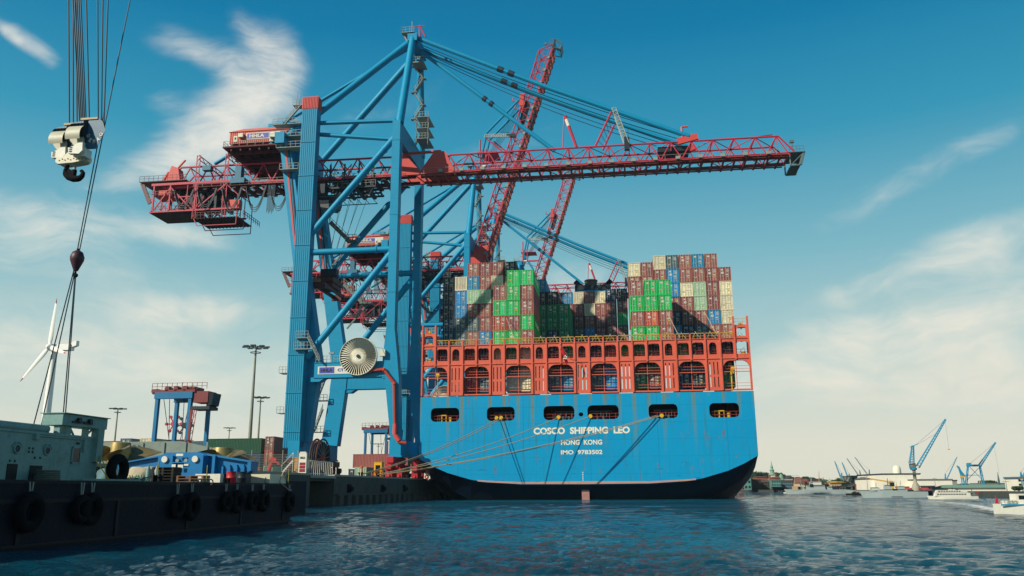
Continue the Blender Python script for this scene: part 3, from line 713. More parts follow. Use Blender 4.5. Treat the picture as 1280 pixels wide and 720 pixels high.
# ================================================================== MOORING LINES
ROPE = paint('mooring_rope', 'a8987a', .9, .3, '6a5c44', 3)
ends = [(-38.5, 121.3, 4.1), (-38.6, 130.0, 4.2), (-38.6, 130.6, 4.2), (-38.6, 131.8, 4.2)]
starts = [(-22.0, YT-.2, 14.1), (-11.4, YT-.2, 14.0), (-5.8, YT-.2, 14.15), (5.6, YT-.2, 14.05)]
labs = ['leftmost pale mooring rope, from the second hull opening down to the quay', 'pale mooring rope from the third hull opening, above the ship name', 'pale mooring rope from the fourth hull opening crossing the ship name', 'longest pale mooring rope, from the fifth hull opening to the quay']
for a, b, l in zip(starts, ends, labs):
    w = MB(); off = .22
    w.sag(a, b, .9, .062, 22, 6)
    if l.startswith(('leftmost', 'longest')): w.sag((a[0]+.75, a[1], a[2]), (b[0], b[1]+.5, b[2]), 1.0, .062, 22, 6)
    single('mooring_rope', w, ROPE, b, ulabel(l), 'rope', 'mooring ropes from stern to quay')
for (x, y, l) in ((-38.6, 121.3, 'black mooring bollard on the quay holding the leftmost rope'), (-38.7, 130.6, 'black mooring bollard beside the yellow cabin holding three ropes')):
    w = MB(); w.lathe([(.35, 0), (.28, .15), (.24, .5), (.4, .65), (.4, .75), (0, .8)], (x, y, QZ), 'z', 14); single('bollard', w, BLACK, (x, y, QZ), l, 'bollard', 'quay bollards', True)

# ================================================================== QUAY CRANES
EX = -41.0                                   # waterside rail
def truss_side(mb, s0, s1, y, hb, ht, n, r, Tm, first_up=True, ends=True, rc=None):
    """V-braced side frame; s along the boom, h up"""
    rc = rc or r*1.5; st_ = (s1-s0)/n
    for i in range(n):
        a = s0+i*st_; mth = a+st_/2; mb.tube(Tm(a, y, hb), Tm(mth, y, ht), r, 5); mb.tube(Tm(mth, y, ht), Tm(a+st_, y, hb), r, 5)
def make_crane(label, luff=0.0, detail=True):
    c = thing('quay_crane', (EX, 146, QZ), label, 'crane', 'ship-to-shore gantry cranes along the quay')
    yn, yf, ym = 146.0, 164.0, 155.0
    # ---- portal legs
    for y, nm in ((yn, 0), (yf, 1)):
        w = MB()
        w.frustum((EX+.1, EX+1.7, y-1, y+1, 10.4), (EX-1.3, EX+1.3, y-1, y+1, 21.4))
        w.frustum((EX-1.8, EX+1.3, y-1, y+1, 21.4), (EX-1.8, EX+.9, y-1, y+1, 25.2))
        w.frustum((EX-1.8, EX+.9, y-1, y+1, 25.2), (EX-1.3, EX+.25, y-1, y+1, 30.5))
        w.box(EX-1.3, EX+.25, y-1, y+1, 30.5, 71.6)
        lg = part('waterside_leg', w, CB, c)
        w = MB(); w.box(EX-1.35, EX+.30, y-1.05, y+1.06, 52.3, 52.6); w.box(EX-1.35, EX+.30, y-1.05, y+1.06, 37.3, 37.5); w.box(EX-1.35, EX+.30, y-1.05, y+1.06, 67.4, 67.8); part('leg_flange', w, CB, lg)
        w = MB()      # inclined landside leg: down to the knee and back out to the sill
        yo = y+2.3 if nm == 0 else y
        def q(x, z, hw): return (x-hw, x+hw, yo-1.1, yo+1.1, z)
        w.frustum(q(-58.6, 10.4, 1.7), q(-57.3, 21.5, 1.6)); w.frustum(q(-57.3, 21.5, 1.7), q(-57.0, 25.3, 1.6))
        w.frustum(q(-57.0, 25.3, 1.55), q(-59.6, 39.8, 1.4)); w.frustum(q(-59.6, 39.8, 1.4), q(-65.1, 70.0, 1.05))
        lg = part('landside_leg', w, CB, c)
        w = MB(); w.beam((-61.3, yo-1.16, 46), (-64.9, yo-1.16, 69.6), .34, .12, (0, 1, 0)); part('red_cable_duct', w, CRO, lg)
        w = MB(); w.beam((-60.7, yo-1.2, 46), (-64.3, yo-1.2, 69.6), .22, .12, (0, 1, 0)); part('dark_cable_duct', w, DARK, lg)
        w = MB(); w.box(-55.6, EX-1.5, y-.95, y+.95, 21.8, 24.4); w.frustum((-56.2, -54.6, y-.9, y+.9, 21.0), (-56.2, -53.4, y-.9, y+.9, 21.8)); w.box(-55.7, EX-1.4, y-1.05, y+1.05, 24.4, 24.5); w.box(-55.7, EX-1.4, y-1.05, y+1.05, 21.68, 21.8)
        part('portal_beam', w, CB, c)
        # braces
        for p, q_, r in (((-60.9, y, 45.8), (EX-1, y, 45.8), .62), ((-60.7, y, 46.3), (EX-1.2, y, 68.2), .66), ((-57.6, y, 25.6), (EX-1.1, y, 45.0), .66)):
            w = MB(); w.tube(p, q_, r, 10); d = (Vector(q_)-Vector(p)).normalized(); w.tube(Vector(q_)-d*3.1, Vector(q_)-d*2.8, r*1.18, 10); w.tube(Vector(p)+d*3.1, Vector(p)+d*2.8, r*1.18, 10); part('brace', w, CB, c, True)
    for p, q_ in (((-64.6, 146.6, 72.9), (EX-1.2, 146.6, 72.2)), ((-64.6, 147.4, 71.5), (EX-1.2, 147.0, 68.4))):
        w = MB(); w.tube(p, q_, .42, 8); part('upper_strut', w, CB, c, True)
    for x, zt in ((EX+1, 10.4), (-58.6, 10.4)):
        w = MB(); w.box(x-1.05, x+1.05, yn-1.2, yf+1.2, 7.7, zt+.05); w.box(x-1.25, x+1.25, yn-1.3, yn+2.4, 7.4, 7.7); w.box(x-1.25, x+1.25, yf-2.4, yf+1.3, 7.4, 7.7); part('sill_beam', w, CB, c)
    w = MB(); w.box(EX-1.1, EX+.2, yn+1, yf-1, 67.6, 71.6); part('cross_beam', w, CB, c)
    w = MB(); w.box(-66.1, -64.2, yn-1, yf+1, 68.3, 70.6); part('cross_beam', w, CB, c)
    # ---- bogies
    for x in (EX+1, -58.6):
        for y in (yn+(2 if x < -50 else 0), yf):
            w = MB(); w.beam((x, y-4.2, 6.9), (x, y+4.2, 6.9), 1.2, 1.0); w.box(x-.7, x+.7, y-1, y+1, 6.9, 7.65)
            bm_ = paint('bogie_red', 'b2202e', .5, .35, '3c1014', 1) if x > -50 else paint('bogie_dark', '4c1c26', .6, .35, '1c1014', 1); bg_ = part('bogie', w, bm_, c)
            for k in (-3.3, 3.3):
                w = MB(); w.beam((x, y+k-1.9, 5.7), (x, y+k+1.9, 5.7), 1.0, .9); w.box(x-.5, x+.5, y+k-.6, y+k+.6, 5.9, 6.5); w.tube((x+.3, y+k, 5.6), (x+1.25, y+k, 5.6), .5, 10)
                tr_ = part('wheel_truck', w, bm_, bg_)
            for k in (-4.6, -3.6, -2.9, -1.9, 1.9, 2.9, 3.6, 4.6): w = MB(); w.lathe([(0, -.2), (.46, -.2), (.46, .2), (0, .2)], (x, y+k, QZ+.5), 'x', 14); w.box(x-.6, x+.6, y+k-.2, y+k+.2, QZ+.35, 5.4); part('wheel', w, bm_, bg_)
    # ---- ribbed lift and counterweight tower beside the landside leg
    w = MB(); x0, x1 = -60.75, -57.6
    for i in range(8):
        a = x0+(x1-x0)*i/8; p = (x1-x0)/8; w.box(a+.02, a+p-.07, 144.94, 145, 9.3, 75.1)
    w.box(x0, x1, 145, 146.9, 9.2, 75.1)
    for i in range(4): w.box(x1, x1+.05, 145.1+i*.45, 145.4+i*.45, 9.3, 75.1)
    tw = part('ribbed_tower', w, CBR, c)
    w = MB()
    for i in range(9): w.box(x0-.03, x1+.03, 144.84, 144.9, 12+i*7, 12.12+i*7)
    part('tower_joint', w, CBR, tw)
    w = MB(); w.box(x0-.06, x1+.06, 144.9, 147.0, 75.1, 77.7)
    for i in range(10): w.box(x0+.05+i*.31, x0+.2+i*.31, 144.82, 144.9, 75.2, 77.6)
    for i in range(6): w.box(x1+.06, x1+.13, 145+i*.33, 145.17+i*.33, 75.2, 77.6)
    part('tower_cap', w, CRO, tw)
    # ---- machinery house
    w = MB(); hx0, hx1, hy0, hy1 = -77.6, -64.9, 149.0, 164.5
    w.box(hx0, hx1, hy0, hy1, 70.5, 73.0)
    n_ = 30
    for i in range(n_): a = hx0+(hx1-hx0)*i/n_; w.box(a+.05, a+.25, hy0-.08, hy0, 70.6, 72.9)
    w.prism([(hx0-.2, 73), (hx1+.2, 73), (hx1-2, 73.5), (hx0+3, 73.5)], 'y', hy0-.2, hy1)
    hs_ = part('machinery_house', w, paint('house_red', 'cf5a4a', .5, .2, '8a342c', .6), c)
    w = MB(); w.box(hx0-.9, hx1+.6, hy0-.9, hy1+.5, 69.3, 69.6)
    for i in range(7): w.beam((hx0+.8+i*2, hy0-.6, 69.0), (hx0+.8+i*2, hy1, 69.0), .3, .7)
    for i in range(5): w.beam((hx0-.6, hy0+1+i*3.4, 68.8), (hx1, hy0+1+i*3.4, 68.8), .3, .8)
    w.box(hx0+.3, hx0+.9, hy0, hy0+.3, 69.6, 70.5); w.box(hx1-.9, hx1-.3, hy0, hy0+.3, 69.6, 70.5)
    for i in range(6): w.beam((hx0+2+i*2, hy0+6, 64.5), (hx0+2+i*2, hy1-2, 64.5), .25, .5)
    w.box(hx0+5, hx1, hy0+4, hy1-3, 66.0, 68.5)
    part('house_floor', w, paint('floor_dark_red', '5c1c20', .7, .4, '1c0c0e'), hs_)
    w = MB(); w.box(hx0+3.6, hx0+10.9, hy0-.14, hy0-.08, 71.2, 72.6); part('sign_board', w, WHITE, hs_)
    w = MB(); w.box(hx0+3.8, hx0+8.4, hy0-.17, hy0-.14, 71.35, 72.45); part('sign_field', w, PURP, hs_)
    t = text_mb('HHLA', 1, lambda u, v, w_: (hx0+5.9+u, hy0-.19-w_, 71.9+v), bold=.04, fit=(3.2, .75)); part('lettering', t, paint('sign_cream_letters', 'd8c8b0', .5, .1), hs_)
    for xx, zz in ((hx0+1.3, 70.8), (hx0+9.0, 70.55)):
        w = MB(); w.box(xx-.4, xx+.4, hy0-.15, hy0-.08, zz, zz+1.3); f_ = part('door', w, CREAM, hs_); w = MB(); w.box(xx-.17, xx+.17, hy0-.18, hy0-.15, zz+.5, zz+1.0); part('door_window', w, GLASS, f_)
    w = MB(); w.box(hx0+2.1, hx0+3.1, hy0-.7, hy0-.1, 71.6, 72.4); part('air_unit', w, CREAM, hs_)
    w = MB(); w.rail([(hx0-.8, hy1, 69.6), (hx0-.8, hy0-.8, 69.6), (hx1, hy0-.8, 69.6)], 1.1, 1.6, .05); part('house_rail', w, GREY, hs_)
    # platforms and stairs between house and tower
    w = MB()
    for z, a, b in ((72.6, -67, -61.0), (70.0, -67.5, -61.0), (67.6, -66, -61.0), (63.0, -65, -61.2)):
        w = MB(); w.box(a, b, 145.6, 147.6, z-.12, z); w.rail([(a, 145.6, z), (b, 145.6, z)], 1.1, 1.0, .05); part('landside_platform', w, GREY, c)
    w = MB(); w.beam((-64.4, 145.7, 72.6), (-61.3, 145.7, 76.4), .5, .12); w.rail([(-64.4, 145.5, 72.6), (-61.3, 145.5, 76.4)], 1.0, .8, .05)
    w.box(-63, -61, 145.4, 147.2, 76.3, 76.4); w.rail([(-63, 145.4, 76.4), (-61, 145.4, 76.4)], 1.1, .6, .04); w.tube((-62.4, 145.8, 76.4), (-62.4, 145.8, 79.2), .06, 5); w.tube((-61.8, 145.8, 76.4), (-61.8, 145.8, 78.6), .05, 5)
    part('landside_stair', w, GREY, c)
    w = MB(); w.box(-69.5, -66.5, 149, 158, 73.5, 74.4); w.box(-69.2, -68.4, 149.2, 150, 70, 73.5); w.box(-65.8, -61.5, 149.5, 160, 66, 70.4); part('winch_frame', w, CB, c)
    # ---- A-frame
    AP = Vector((EX+.5, 155, 94.0))
    for y0_, y1_ in ((yn, 152.0), (yf, 158.0)):
        w = MB(); w.tube((EX-.2, y0_, 71.3), (AP.x, y1_, 93.4), .85, 12, .72); part('a_frame_leg', w, CB, c, True)
    w = MB(); w.box(AP.x-1.0, AP.x+1.0, 151.2, 158.8, 92.2, 93.9); w.box(AP.x-.4, AP.x+1.4, 152, 153, 91, 92.4); w.box(AP.x-.4, AP.x+1.4, 157, 158, 91, 92.4); part('apex_head', w, CB, c)
    w = MB(); w.box(AP.x-2.3, AP.x+.4, 151, 159, 94.0, 94.12); w.rail([(AP.x-2.3, 159, 94.1), (AP.x-2.3, 151, 94.1), (AP.x+.4, 151, 94.1)], 1.1, 1, .05); w.tube((AP.x-.3, 152, 94), (AP.x-.3, 152, 97), .06, 5); w.box(AP.x-1, AP.x+1.6, 155, 158.5, 89.2, 89.4); w.rail([(AP.x-1, 155, 89.4), (AP.x+1.6, 155, 89.4)], 1.1, .8, .05); w.beam((AP.x-2, 152, 94), (AP.x-1, 152, 91.8), .2, .3)
    part('apex_platform', w, GREY, c)
    w = MB(); w.tube((AP.x+1.2, 153, 93.8), (AP.x+1.0, 153, 96.6), .22, 6, .1); w.tube((AP.x+2.4, 153, 93.8), (AP.x+1.0, 153, 96.6), .14, 6); w.tube((AP.x, 153, 96.4), (AP.x+2.2, 153, 96.4), .1, 6); part('apex_light_mast', w, CR, c)
    w = MB()      # zigzag stair up the far leg
    zz = 72.0; k = 0
    pts = [Vector((EX+.2+(1.1 if i % 2 else -.9), 159.2-.35*i*.5, 72+i*3.0)) for i in range(7)]
    for a, b in zip(pts[:-1], pts[1:]):
        w.beam(a, b, .8, .12); w.rail([a+Vector((0, -.4, 0)), b+Vector((0, -.4, 0))], 1.0, .8, .04, 1); w.box(b.x-.6, b.x+.6, b.y-.5, b.y+.5, b.z-.06, b.z+.02)
    for z in (72, 74.3, 76.8): w.box(EX+.8, EX+3.4, 155, 160.5, z-.1, z); w.rail([(EX+.8, 155, z), (EX+3.4, 155, z)], 1.1, .7, .045); w.tube((EX+.9, 155.1, 70.5), (EX+.9, 155.1, 77), .08, 5); w.tube((EX+3.3, 155.1, 70.5), (EX+3.3, 155.1, 77), .08, 5)
    part('stair_flight', w, GREY, c)
    # stays
    for p, q_, r in ((AP+Vector((-.6, 0, -.8)), (-83.6, 155, 68.9), .38), (Vector((AP.x-.6, 152.4, 92.6)), (-64.8, 146.8, 69.8), .72), (Vector((AP.x-.6, 157.6, 92.6)), (-64.8, 163.2, 69.8), .72)):
        w = MB(); w.tube(p, q_, r, 10); part('back_stay', w, CB, c, True)
    # ---- girder behind the legs and boom in front of them
    HX, HZ = -38.5, 63.1
    rot = lambda s, h: (HX+s*math.cos(luff)-h*math.sin(luff), HZ+s*math.sin(luff)+h*math.cos(luff))
    def Tb(s, y, h): x, z = rot(s, h); return Vector((x, y, z))
    def Tg(s, y, h): return Vector((HX+s, y, HZ+h))
    NY, FY_ = 152.4, 157.6
    w = MB()
    for y in (NY, FY_):
        w.beam(Tg(-54.6, y, 0), Tg(-2.5, y, 0), .5, .75); w.tube(Tg(-51, y, 4.3), Tg(-3, y, 3.9), .22, 6); w.tube(Tg(-54.6, y, .1), Tg(-51, y, 4.3), .2, 6)
        truss_side(w, -51, -3, y, .2, 4.1, 12, .15, Tg)
    for i in range(13): s = -51+i*4; w.tube(Tg(s, NY, 0), Tg(s, FY_, 0), .14, 5); w.tube(Tg(s+2 if i < 12 else s, NY, 4.1), Tg(s+2 if i < 12 else s, FY_, 4.1), .13, 5); w.tube(Tg(s, NY, 0), Tg(s+4 if i < 12 else s, FY_, 0), .1, 5)
    part('girder', w, CR, c)
    w = MB()
    for y in (NY+.9, FY_-.9): w.beam(Tg(-54, y, -.25), Tg(-1, y, -.25), .4, .5)
    w.box(-86, -42, NY-.9, NY-.1, 62.5, 62.6); w.box(-86, -42, FY_+.1, FY_+.9, 62.5, 62.6)
    for i in range(20): w.box(-84+i*2.1, -83.2+i*2.1, NY-.6, FY_+.6, 62.05, 62.5)
    part('trolley_rail', w, paint('rail_dark_red', '501c1e', .6, .4, '1a0c0e'), c)
    w = MB(); w.rail([(-86, NY-.9, 62.6), (-42, NY-.9, 62.6)], 1.1, 2, .04); part('girder_rail', w, GREY, c)
    # boom
    w = MB()
    for y in (NY, FY_):
        w.beam(Tb(.3, y, 0), Tb(71.5, y, 0), .45, .6, Tb(0, 0, 1)-Tb(0, 0, 0)); w.tube(Tb(6, y, 3.7), Tb(69.6, y, 3.7), .2, 6); w.tube(Tb(1.6, y, .2), Tb(6, y, 3.7), .2, 6); w.tube(Tb(69.6, y, 3.7), Tb(72.5, y, .2), .18, 6)
        truss_side(w, 4, 71.2, y, .2, 3.7, 17, .13, Tb)
        for i in range(17): s = 4+(i+.5)*67.2/17; w.tube(Tb(s, y, 3.7), Tb(s, y, 1.9), .08, 4)
    part('boom', w, CR, c); boom = c.children[-1]
    w = MB(); wt_ = MB()
    for i in range(18):
        s = 4+i*67.2/17; w.tube(Tb(s, NY, 0), Tb(s, FY_, 0), .13, 5)
        if i < 17: s2 = s+67.2/17; w.tube(Tb(s, NY if i % 2 else FY_, 0), Tb(s2, FY_ if i % 2 else NY, 0), .1, 5); sm = (s+s2)/2; wt_.tube(Tb(sm, NY, 3.7), Tb(sm, FY_, 3.7), .12, 5)
        if i < 16: wt_.tube(Tb(sm, NY if i % 2 else FY_, 3.7), Tb(sm+67.2/17, FY_ if i % 2 else NY, 3.7), .09, 5)
    part('bottom_bracing', w, CR, boom); part('top_bracing', wt_, CR, boom)
    w = MB(); up_ = Tb(0, 0, 1)-Tb(0, 0, 0)
    for y in (NY+.9, FY_-.9): w.beam(Tb(0, y, -.3), Tb(71, y, -.3), .4, .5, up_)
    for i in range(34): s = 1+i*2.08; w.beam(Tb(s, NY-.7, -.55), Tb(s, FY_+.7, -.55), .35, .22, up_)
    w.beam(Tb(0, NY-.6, -.35), Tb(71, NY-.6, -.35), .6, .08, up_); w.beam(Tb(0, FY_+.6, -.35), Tb(71, FY_+.6, -.35), .6, .08, up_)
    part('boom_rail', w, CRD, boom)
    w = MB()
    for i in range(16): s = 4+i*4.2; w.beam(Tb(s, NY-.9, .1), Tb(s+.8, NY-.9, .1), .5, .6, up_); w.tube(Tb(s, FY_+.8, 0), Tb(s+3, FY_+.8, .05), .12, 4)
    for i in range(24): s = 1+i*2.95; w.tube(Tb(s, NY-.9, -.3), Tb(s, NY-.9, .8), .035, 4)
    w.tube(Tb(0, NY-.9, .8), Tb(71, NY-.9, .8), .035, 4)
    part('boom_fitting', w, GREY, boom)
    for y in (NY, FY_):
        w = MB(); pg = [(-5.5, 3.9), (-3.2, 4.4), (.2, .4), (-.2, -.2), (-3.5, -.2)]
        w.prism([(HX+a-.0, HZ+b) for a, b in pg], 'y', y-.35, y+.35); part('hinge_plate', w, CRO, c)
        w = MB(); pts = [Tb(a, y-.4, b) for a, b in ((.3, -.4), (.2, .6), (3.0, 4.6), (5.2, 4.4), (7.0, 0.2), (6, -.4))]; pts2 = [p+Vector((0, .8, 0)) for p in pts]
        w.add(pts+pts2, [tuple(range(6)), tuple(range(11, 5, -1))]+[(i, 6+i, 6+(i+1) % 6, (i+1) % 6) for i in range(6)]); part('hinge_plate', w, CRO, boom)
    w = MB(); w.tube(Vector((HX-3.2, NY, HZ+4.5)), Tb(4.2, NY, 4.6) if luff == 0 else Vector((HX+2.4, NY, HZ+4.9)), .3, 8); part('hinge_link', w, CRO, c)
    # boom tip platform
    w = MB(); w.beam(Tb(71.2, 155, .2), Tb(74.2, 155, .2), 6.0, .12, up_); w.beam(Tb(71.4, 155, -2.3), Tb(73.2, 155, -2.3), 5.4, .25, up_)
    for y in (152.4, 157.6):
        w.tube(Tb(71.4, y, -2.3), Tb(71.4, y, .2), .15, 5); w.tube(Tb(73.2, y, -2.3), Tb(74.0, y, .2), .3, 5); w.tube(Tb(71.4, y, -2.3), Tb(74.0, y, .2), .1, 4)
        for s in (71.4, 72.8, 74.1): w.tube(Tb(s, y, .2), Tb(s, y, 1.5), .05, 4)
        w.tube(Tb(71.4, y, 1.5), Tb(74.1, y, 1.5), .05, 4); w.tube(Tb(71.4, y, .9), Tb(74.1, y, .9), .04, 4)
    w.tube(Tb(72, 152.5, .2), Tb(72.0, 152.5, 2.9), .12, 5); w.beam(Tb(71.6, 152.5, 2.5), Tb(72.4, 152.5, 2.5), .5, .5, up_); w.tube(Tb(73.9, 155, .2), Tb(73.9, 155, 2.4), .05, 4); w.tube(Tb(66, 152.4, 3.9), Tb(68.6, 152.4, 4.1), .12, 5)
    part('tip_platform', w, paint('tip_grey', '5f6f70', .5, .3, '1f2a2c'), boom)
    # stay anchor head on the boom
    for y in (NY, FY_): w = MB(); w.beam(Tb(50.8, y, 3.7), Tb(54.6, y, 4.6), .6, 1.2, up_); w.tube(Tb(51.7, y, 3.9), Tb(51.7, y, 6.7), .2, 6); w.tube(Tb(51.7, y, 6.7), Tb(52.9, y, 6.8), .18, 6); part('stay_anchor', w, CRO, boom)
    w = MB(); w.beam(Tb(47.0, 155, 2.6), Tb(53, 155, 2.6), 4.0, 1.0, up_); part('anchor_winch', w, DARK, boom)
    # small red masts standing on the boom
    w = MB(); w.tube(Tb(31.3, NY, 3.8), Tb(29.2, NY, 10.6), .3, 8, .34); w.tube(Tb(28.6, NY, 3.8), Tb(29.0, NY, 10.3), .12, 6); mast = part('red_mast', w, CR, boom)
    w = MB(); w.tube(Tb(29.9, NY, 8.35), Tb(29.45, NY, 9.8), .37, 8); part('white_band', w, WHITE, mast)
    w = MB(); w.tube(Tb(35.0, NY, 3.8), Tb(38.6, NY, 11.4), .2, 7); w.tube(Tb(36.4, FY_-3, 3.8), Tb(38.8, FY_-3, 9.0), .2, 7)
    for i in range(5): t = .15+i*.16; w.tube(Tb(35+3.6*t, NY, 3.8+7.6*t), Tb(36.2+2.4*t, FY_-3, 3.8+5.6*t), .06, 4)
    part('red_strut_pair', w, CR, boom)
    w = MB(); pA, pB = (38.8, 11.5), (41.0, 4.0)
    for dx, dy in ((-.4, -.4), (.4, -.4), (.4, .4), (-.4, .4)): w.tube(Tb(pA[0]+dx, NY+dy, pA[1]), Tb(pB[0]+dx*1.2, NY+dy, pB[1]), .08, 4)
    for i in range(11):
        t, t2 = i/11, (i+1)/11; s_, h_ = pA[0]+(pB[0]-pA[0])*t, pA[1]+(pB[1]-pA[1])*t; s2, h2 = pA[0]+(pB[0]-pA[0])*t2, pA[1]+(pB[1]-pA[1])*t2
        w.tube(Tb(s_-.4, NY-.4, h_), Tb(s2+.4, NY-.4, h2), .06, 4); w.tube(Tb(s_+.4, NY-.4, h_), Tb(s_+.4, NY+.4, h_), .06, 4); w.tube(Tb(s_-.4, NY-.4, h_), Tb(s_+.4, NY-.4, h_), .06, 4); w.tube(Tb(s_-.4, NY+.4, h_), Tb(s2+.4, NY+.4, h2), .06, 4)
    part('grey_lattice_arm', w, paint('arm_pale_grey', 'a8b0a8', .5, .2), boom)
    w = MB(); w.beam(Tb(40.6, NY, 3.9), Tb(41.6, NY, 3.9), .9, 2.6, up_); w.tube(Tb(41.4, NY, 5), Tb(41.4, NY, 7.4), .05, 4); part('dark_cabinet', w, DARK, boom)
    # forestays
    outer = (53.0, 4.7); inner = (26.8, 4.4)
    if luff == 0:
        for y, dz in ((152.4, .2), (157.6, .2)):
            w = MB(); a = Vector((AP.x+1.0, y, 93.0+dz)); b = Tb(outer[0], y, outer[1]); m_ = a.lerp(b, .5)-Vector((0, 0, .5)); w.line([a, m_, b], .46, 8); f_ = part('outer_forestay', w, CB, c, True)
            w = MB(); w.tube(a.lerp(m_, .62), a.lerp(m_, .66), .6, 8); w.tube(a.lerp(m_, .70), a.lerp(m_, .74), .6, 8); part('stay_joint', w, DARK, f_)
        for k in range(5):
            w = MB(); y = 153.3+k*.85; w.sag((AP.x+1, y, 92.4-.1*k), Tb(outer[0]-1.5*k, y, 4.9), .9+.12*k, .07, 12, 5); part('boom_hoist_rope', w, CABLE, c)
        w = MB(); a = Vector((AP.x+1.0, 155, 91.6)); b = Tb(inner[0], 155, inner[1]); m_ = a.lerp(b, .5); w.line([a, m_, b], .42, 8); f_ = part('inner_forestay', w, CB, c, True)
        w = MB(); w.tube(a.lerp(b, .48), a.lerp(b, .5), .58, 8); w.tube(a.lerp(b, .53), a.lerp(b, .55), .58, 8); part('stay_joint', w, DARK, f_)
    else:
        for y in (152.4, 157.6):
            a = Vector((AP.x+1.0, y, 93.2)); b = Tb(outer[0], y, outer[1]); fo = Vector((AP.x+3.3, y, 104.6))
            w = MB(); w.tube(a, fo, .34, 8); w.tube(fo, b, .34, 8); part('outer_forestay', w, CB, c, True)
            b2 = Tb(inner[0], y, inner[1]); w = MB(); w.line([a, Vector((AP.x+2.2, y, 96.5)), b2+Vector((0, 0, .2))], .28, 7); part('inner_forestay', w, CB, c, True)
        for k in range(5):
            w = MB(); y = 153.3+k*.85; w.tube((AP.x+1, y, 93.4), Tb(outer[0]-1.2*k, y, 4.9), .07, 5); part('boom_hoist_rope', w, CABLE, c)
        w = MB(); w.box(AP.x+.6, AP.x+6.8, 152, 158, 97.9, 98.0); w.rail([(AP.x+.6, 152, 98), (AP.x+6.8, 152, 98)], 1.1, 1, .05); w.tube((AP.x+1.4, 152.2, 94), (AP.x+1.4, 152.2, 102.5), .25, 6); w.tube((AP.x+3.2, 152.2, 94), (AP.x+3.2, 152.2, 99.5), .2, 6)
        part('apex_stair_tower', w, CR, c)
    # ---- trolley with cab
    w = MB()
    for y in (NY-.4, 154.2, 156, FY_+.4): w.beam((-57.3, y, 60.9), (-47.4, y, 60.9), .25, .35)
    for k in range(12): w.beam((-57.2+k*.88, NY-.5, 61.0), (-57.2+k*.88, FY_+.5, 61.0), .16, .16)
    w.box(-56.2, -54, NY+1.2, FY_-1.4, 61.1, 63.6); w.box(-51.0, -49.2, NY+1, FY_-1.2, 61.1, 62.9); w.box(-53.2, -52.0, NY+.3, NY+2, 61.1, 62.4)
    for z_ in (59.2,): w.beam((-56.8, NY-.3, z_), (-48.6, NY-.3, z_), .12, .16); w.beam((-56.8, FY_, z_), (-48.6, FY_, z_), .12, .16)
    for k in range(6): w.tube((-56.8+k*1.62, NY-.3, 59.2), (-56+k*1.62, NY-.3, 60.9), .07, 4); w.tube((-56.8+k*1.62, NY-.3, 59.2), (-56.8+k*1.62, FY_, 59.2), .06, 4)
    for x in (-57, -54, -51, -48): w.box(x-.12, x+.12, NY-.5, NY-.2, 60.8, 66); w.box(x-.1, x+.1, FY_+.2, FY_+.5, 60.8, 65)
    w.beam((-56.8, NY-.5, 61), (-52.5, NY-.5, 65.8), .14, .14); w.beam((-52, NY-.5, 65.8), (-48, NY-.5, 61), .14, .14)
    for k in range(4): w.tube((-55.8+k*2.2, NY, 60.5), (-55.8+k*2.2, FY_, 60.5), .45, 8)
    rg = random.Random(4)
    for k in range(70):
        x = rg.uniform(-57, -48); y = rg.uniform(NY-.7, NY+1.5); z = rg.uniform(59.4, 65.2); s_ = rg.uniform(.15, .5)
        if k % 2: w.box(x, x+s_, y, y+s_*.8, z, z+s_*.7)
        else: w.tube((x, y, z), (x+rg.uniform(-1, 1), y, z+rg.uniform(.3, 1.6)), .06, 4)
    tro = part('trolley', w, paint('trolley_dark', '24303a', .5, .4, '6a5a48', 2.2), c)
    w = MB(); w.rail([(-57.3, NY-.6, 61.1), (-47.4, NY-.6, 61.1)], 1.1, 1, .04); part('trolley_rail_guard', w, GREY, tro)
    w = MB(); w.prism([(-58.4, 56.6), (-55.6, 56.0), (-54.9, 56.6), (-54.7, 58.8), (-58.4, 58.8)], 'y', 150.6, 153.4); cb_ = part('operator_cab', w, paint('cab_grey', '4c5252', .5, .3), tro)
    w = MB(); w.box(-58.45, -54.8, 150.56, 150.6, 57.2, 58.5); w.box(-54.82, -54.66, 150.8, 153.2, 57.0, 58.5); part('cab_window', w, GLASS, cb_)
    w = MB(); w.box(-58.6, -57.6, 151, 153, 58.8, 61.6); w.box(-58.6, -54.6, 150.5, 153.5, 58.8, 58.95); part('cab_hanger', w, DARK, cb_)
    # ---- festoon cables under the rear girder
    w = MB()
    w = MB()
    for x0_, d in ((-90, 4.0), (-85, 4.4), (-79.6, 5.2), (-74.4, 5.6), (-69.4, 5.6), (-64.4, 5.4)):
        w = MB()
        for k in range(3): w.sag((x0_, 151.2+k*.16, 62), (x0_+4.4-.2*k, 151.2+k*.16, 62), d-.5*k, .08, 14, 4)
        part('festoon_cable', w, CABLE, c)
    w = MB()
    for k in range(8): w.tube((-68.2-.2*k, 151.3, 62), (-68.3-.2*k, 151.3, 56.5-.3*(k % 3)), .06, 4)
    part('festoon_cable', w, CABLE, c)
    # ---- rear cage
    w = MB(); Y1_, Y2_ = 151.6, 158.4; X0, X1 = -94.6, -85.4
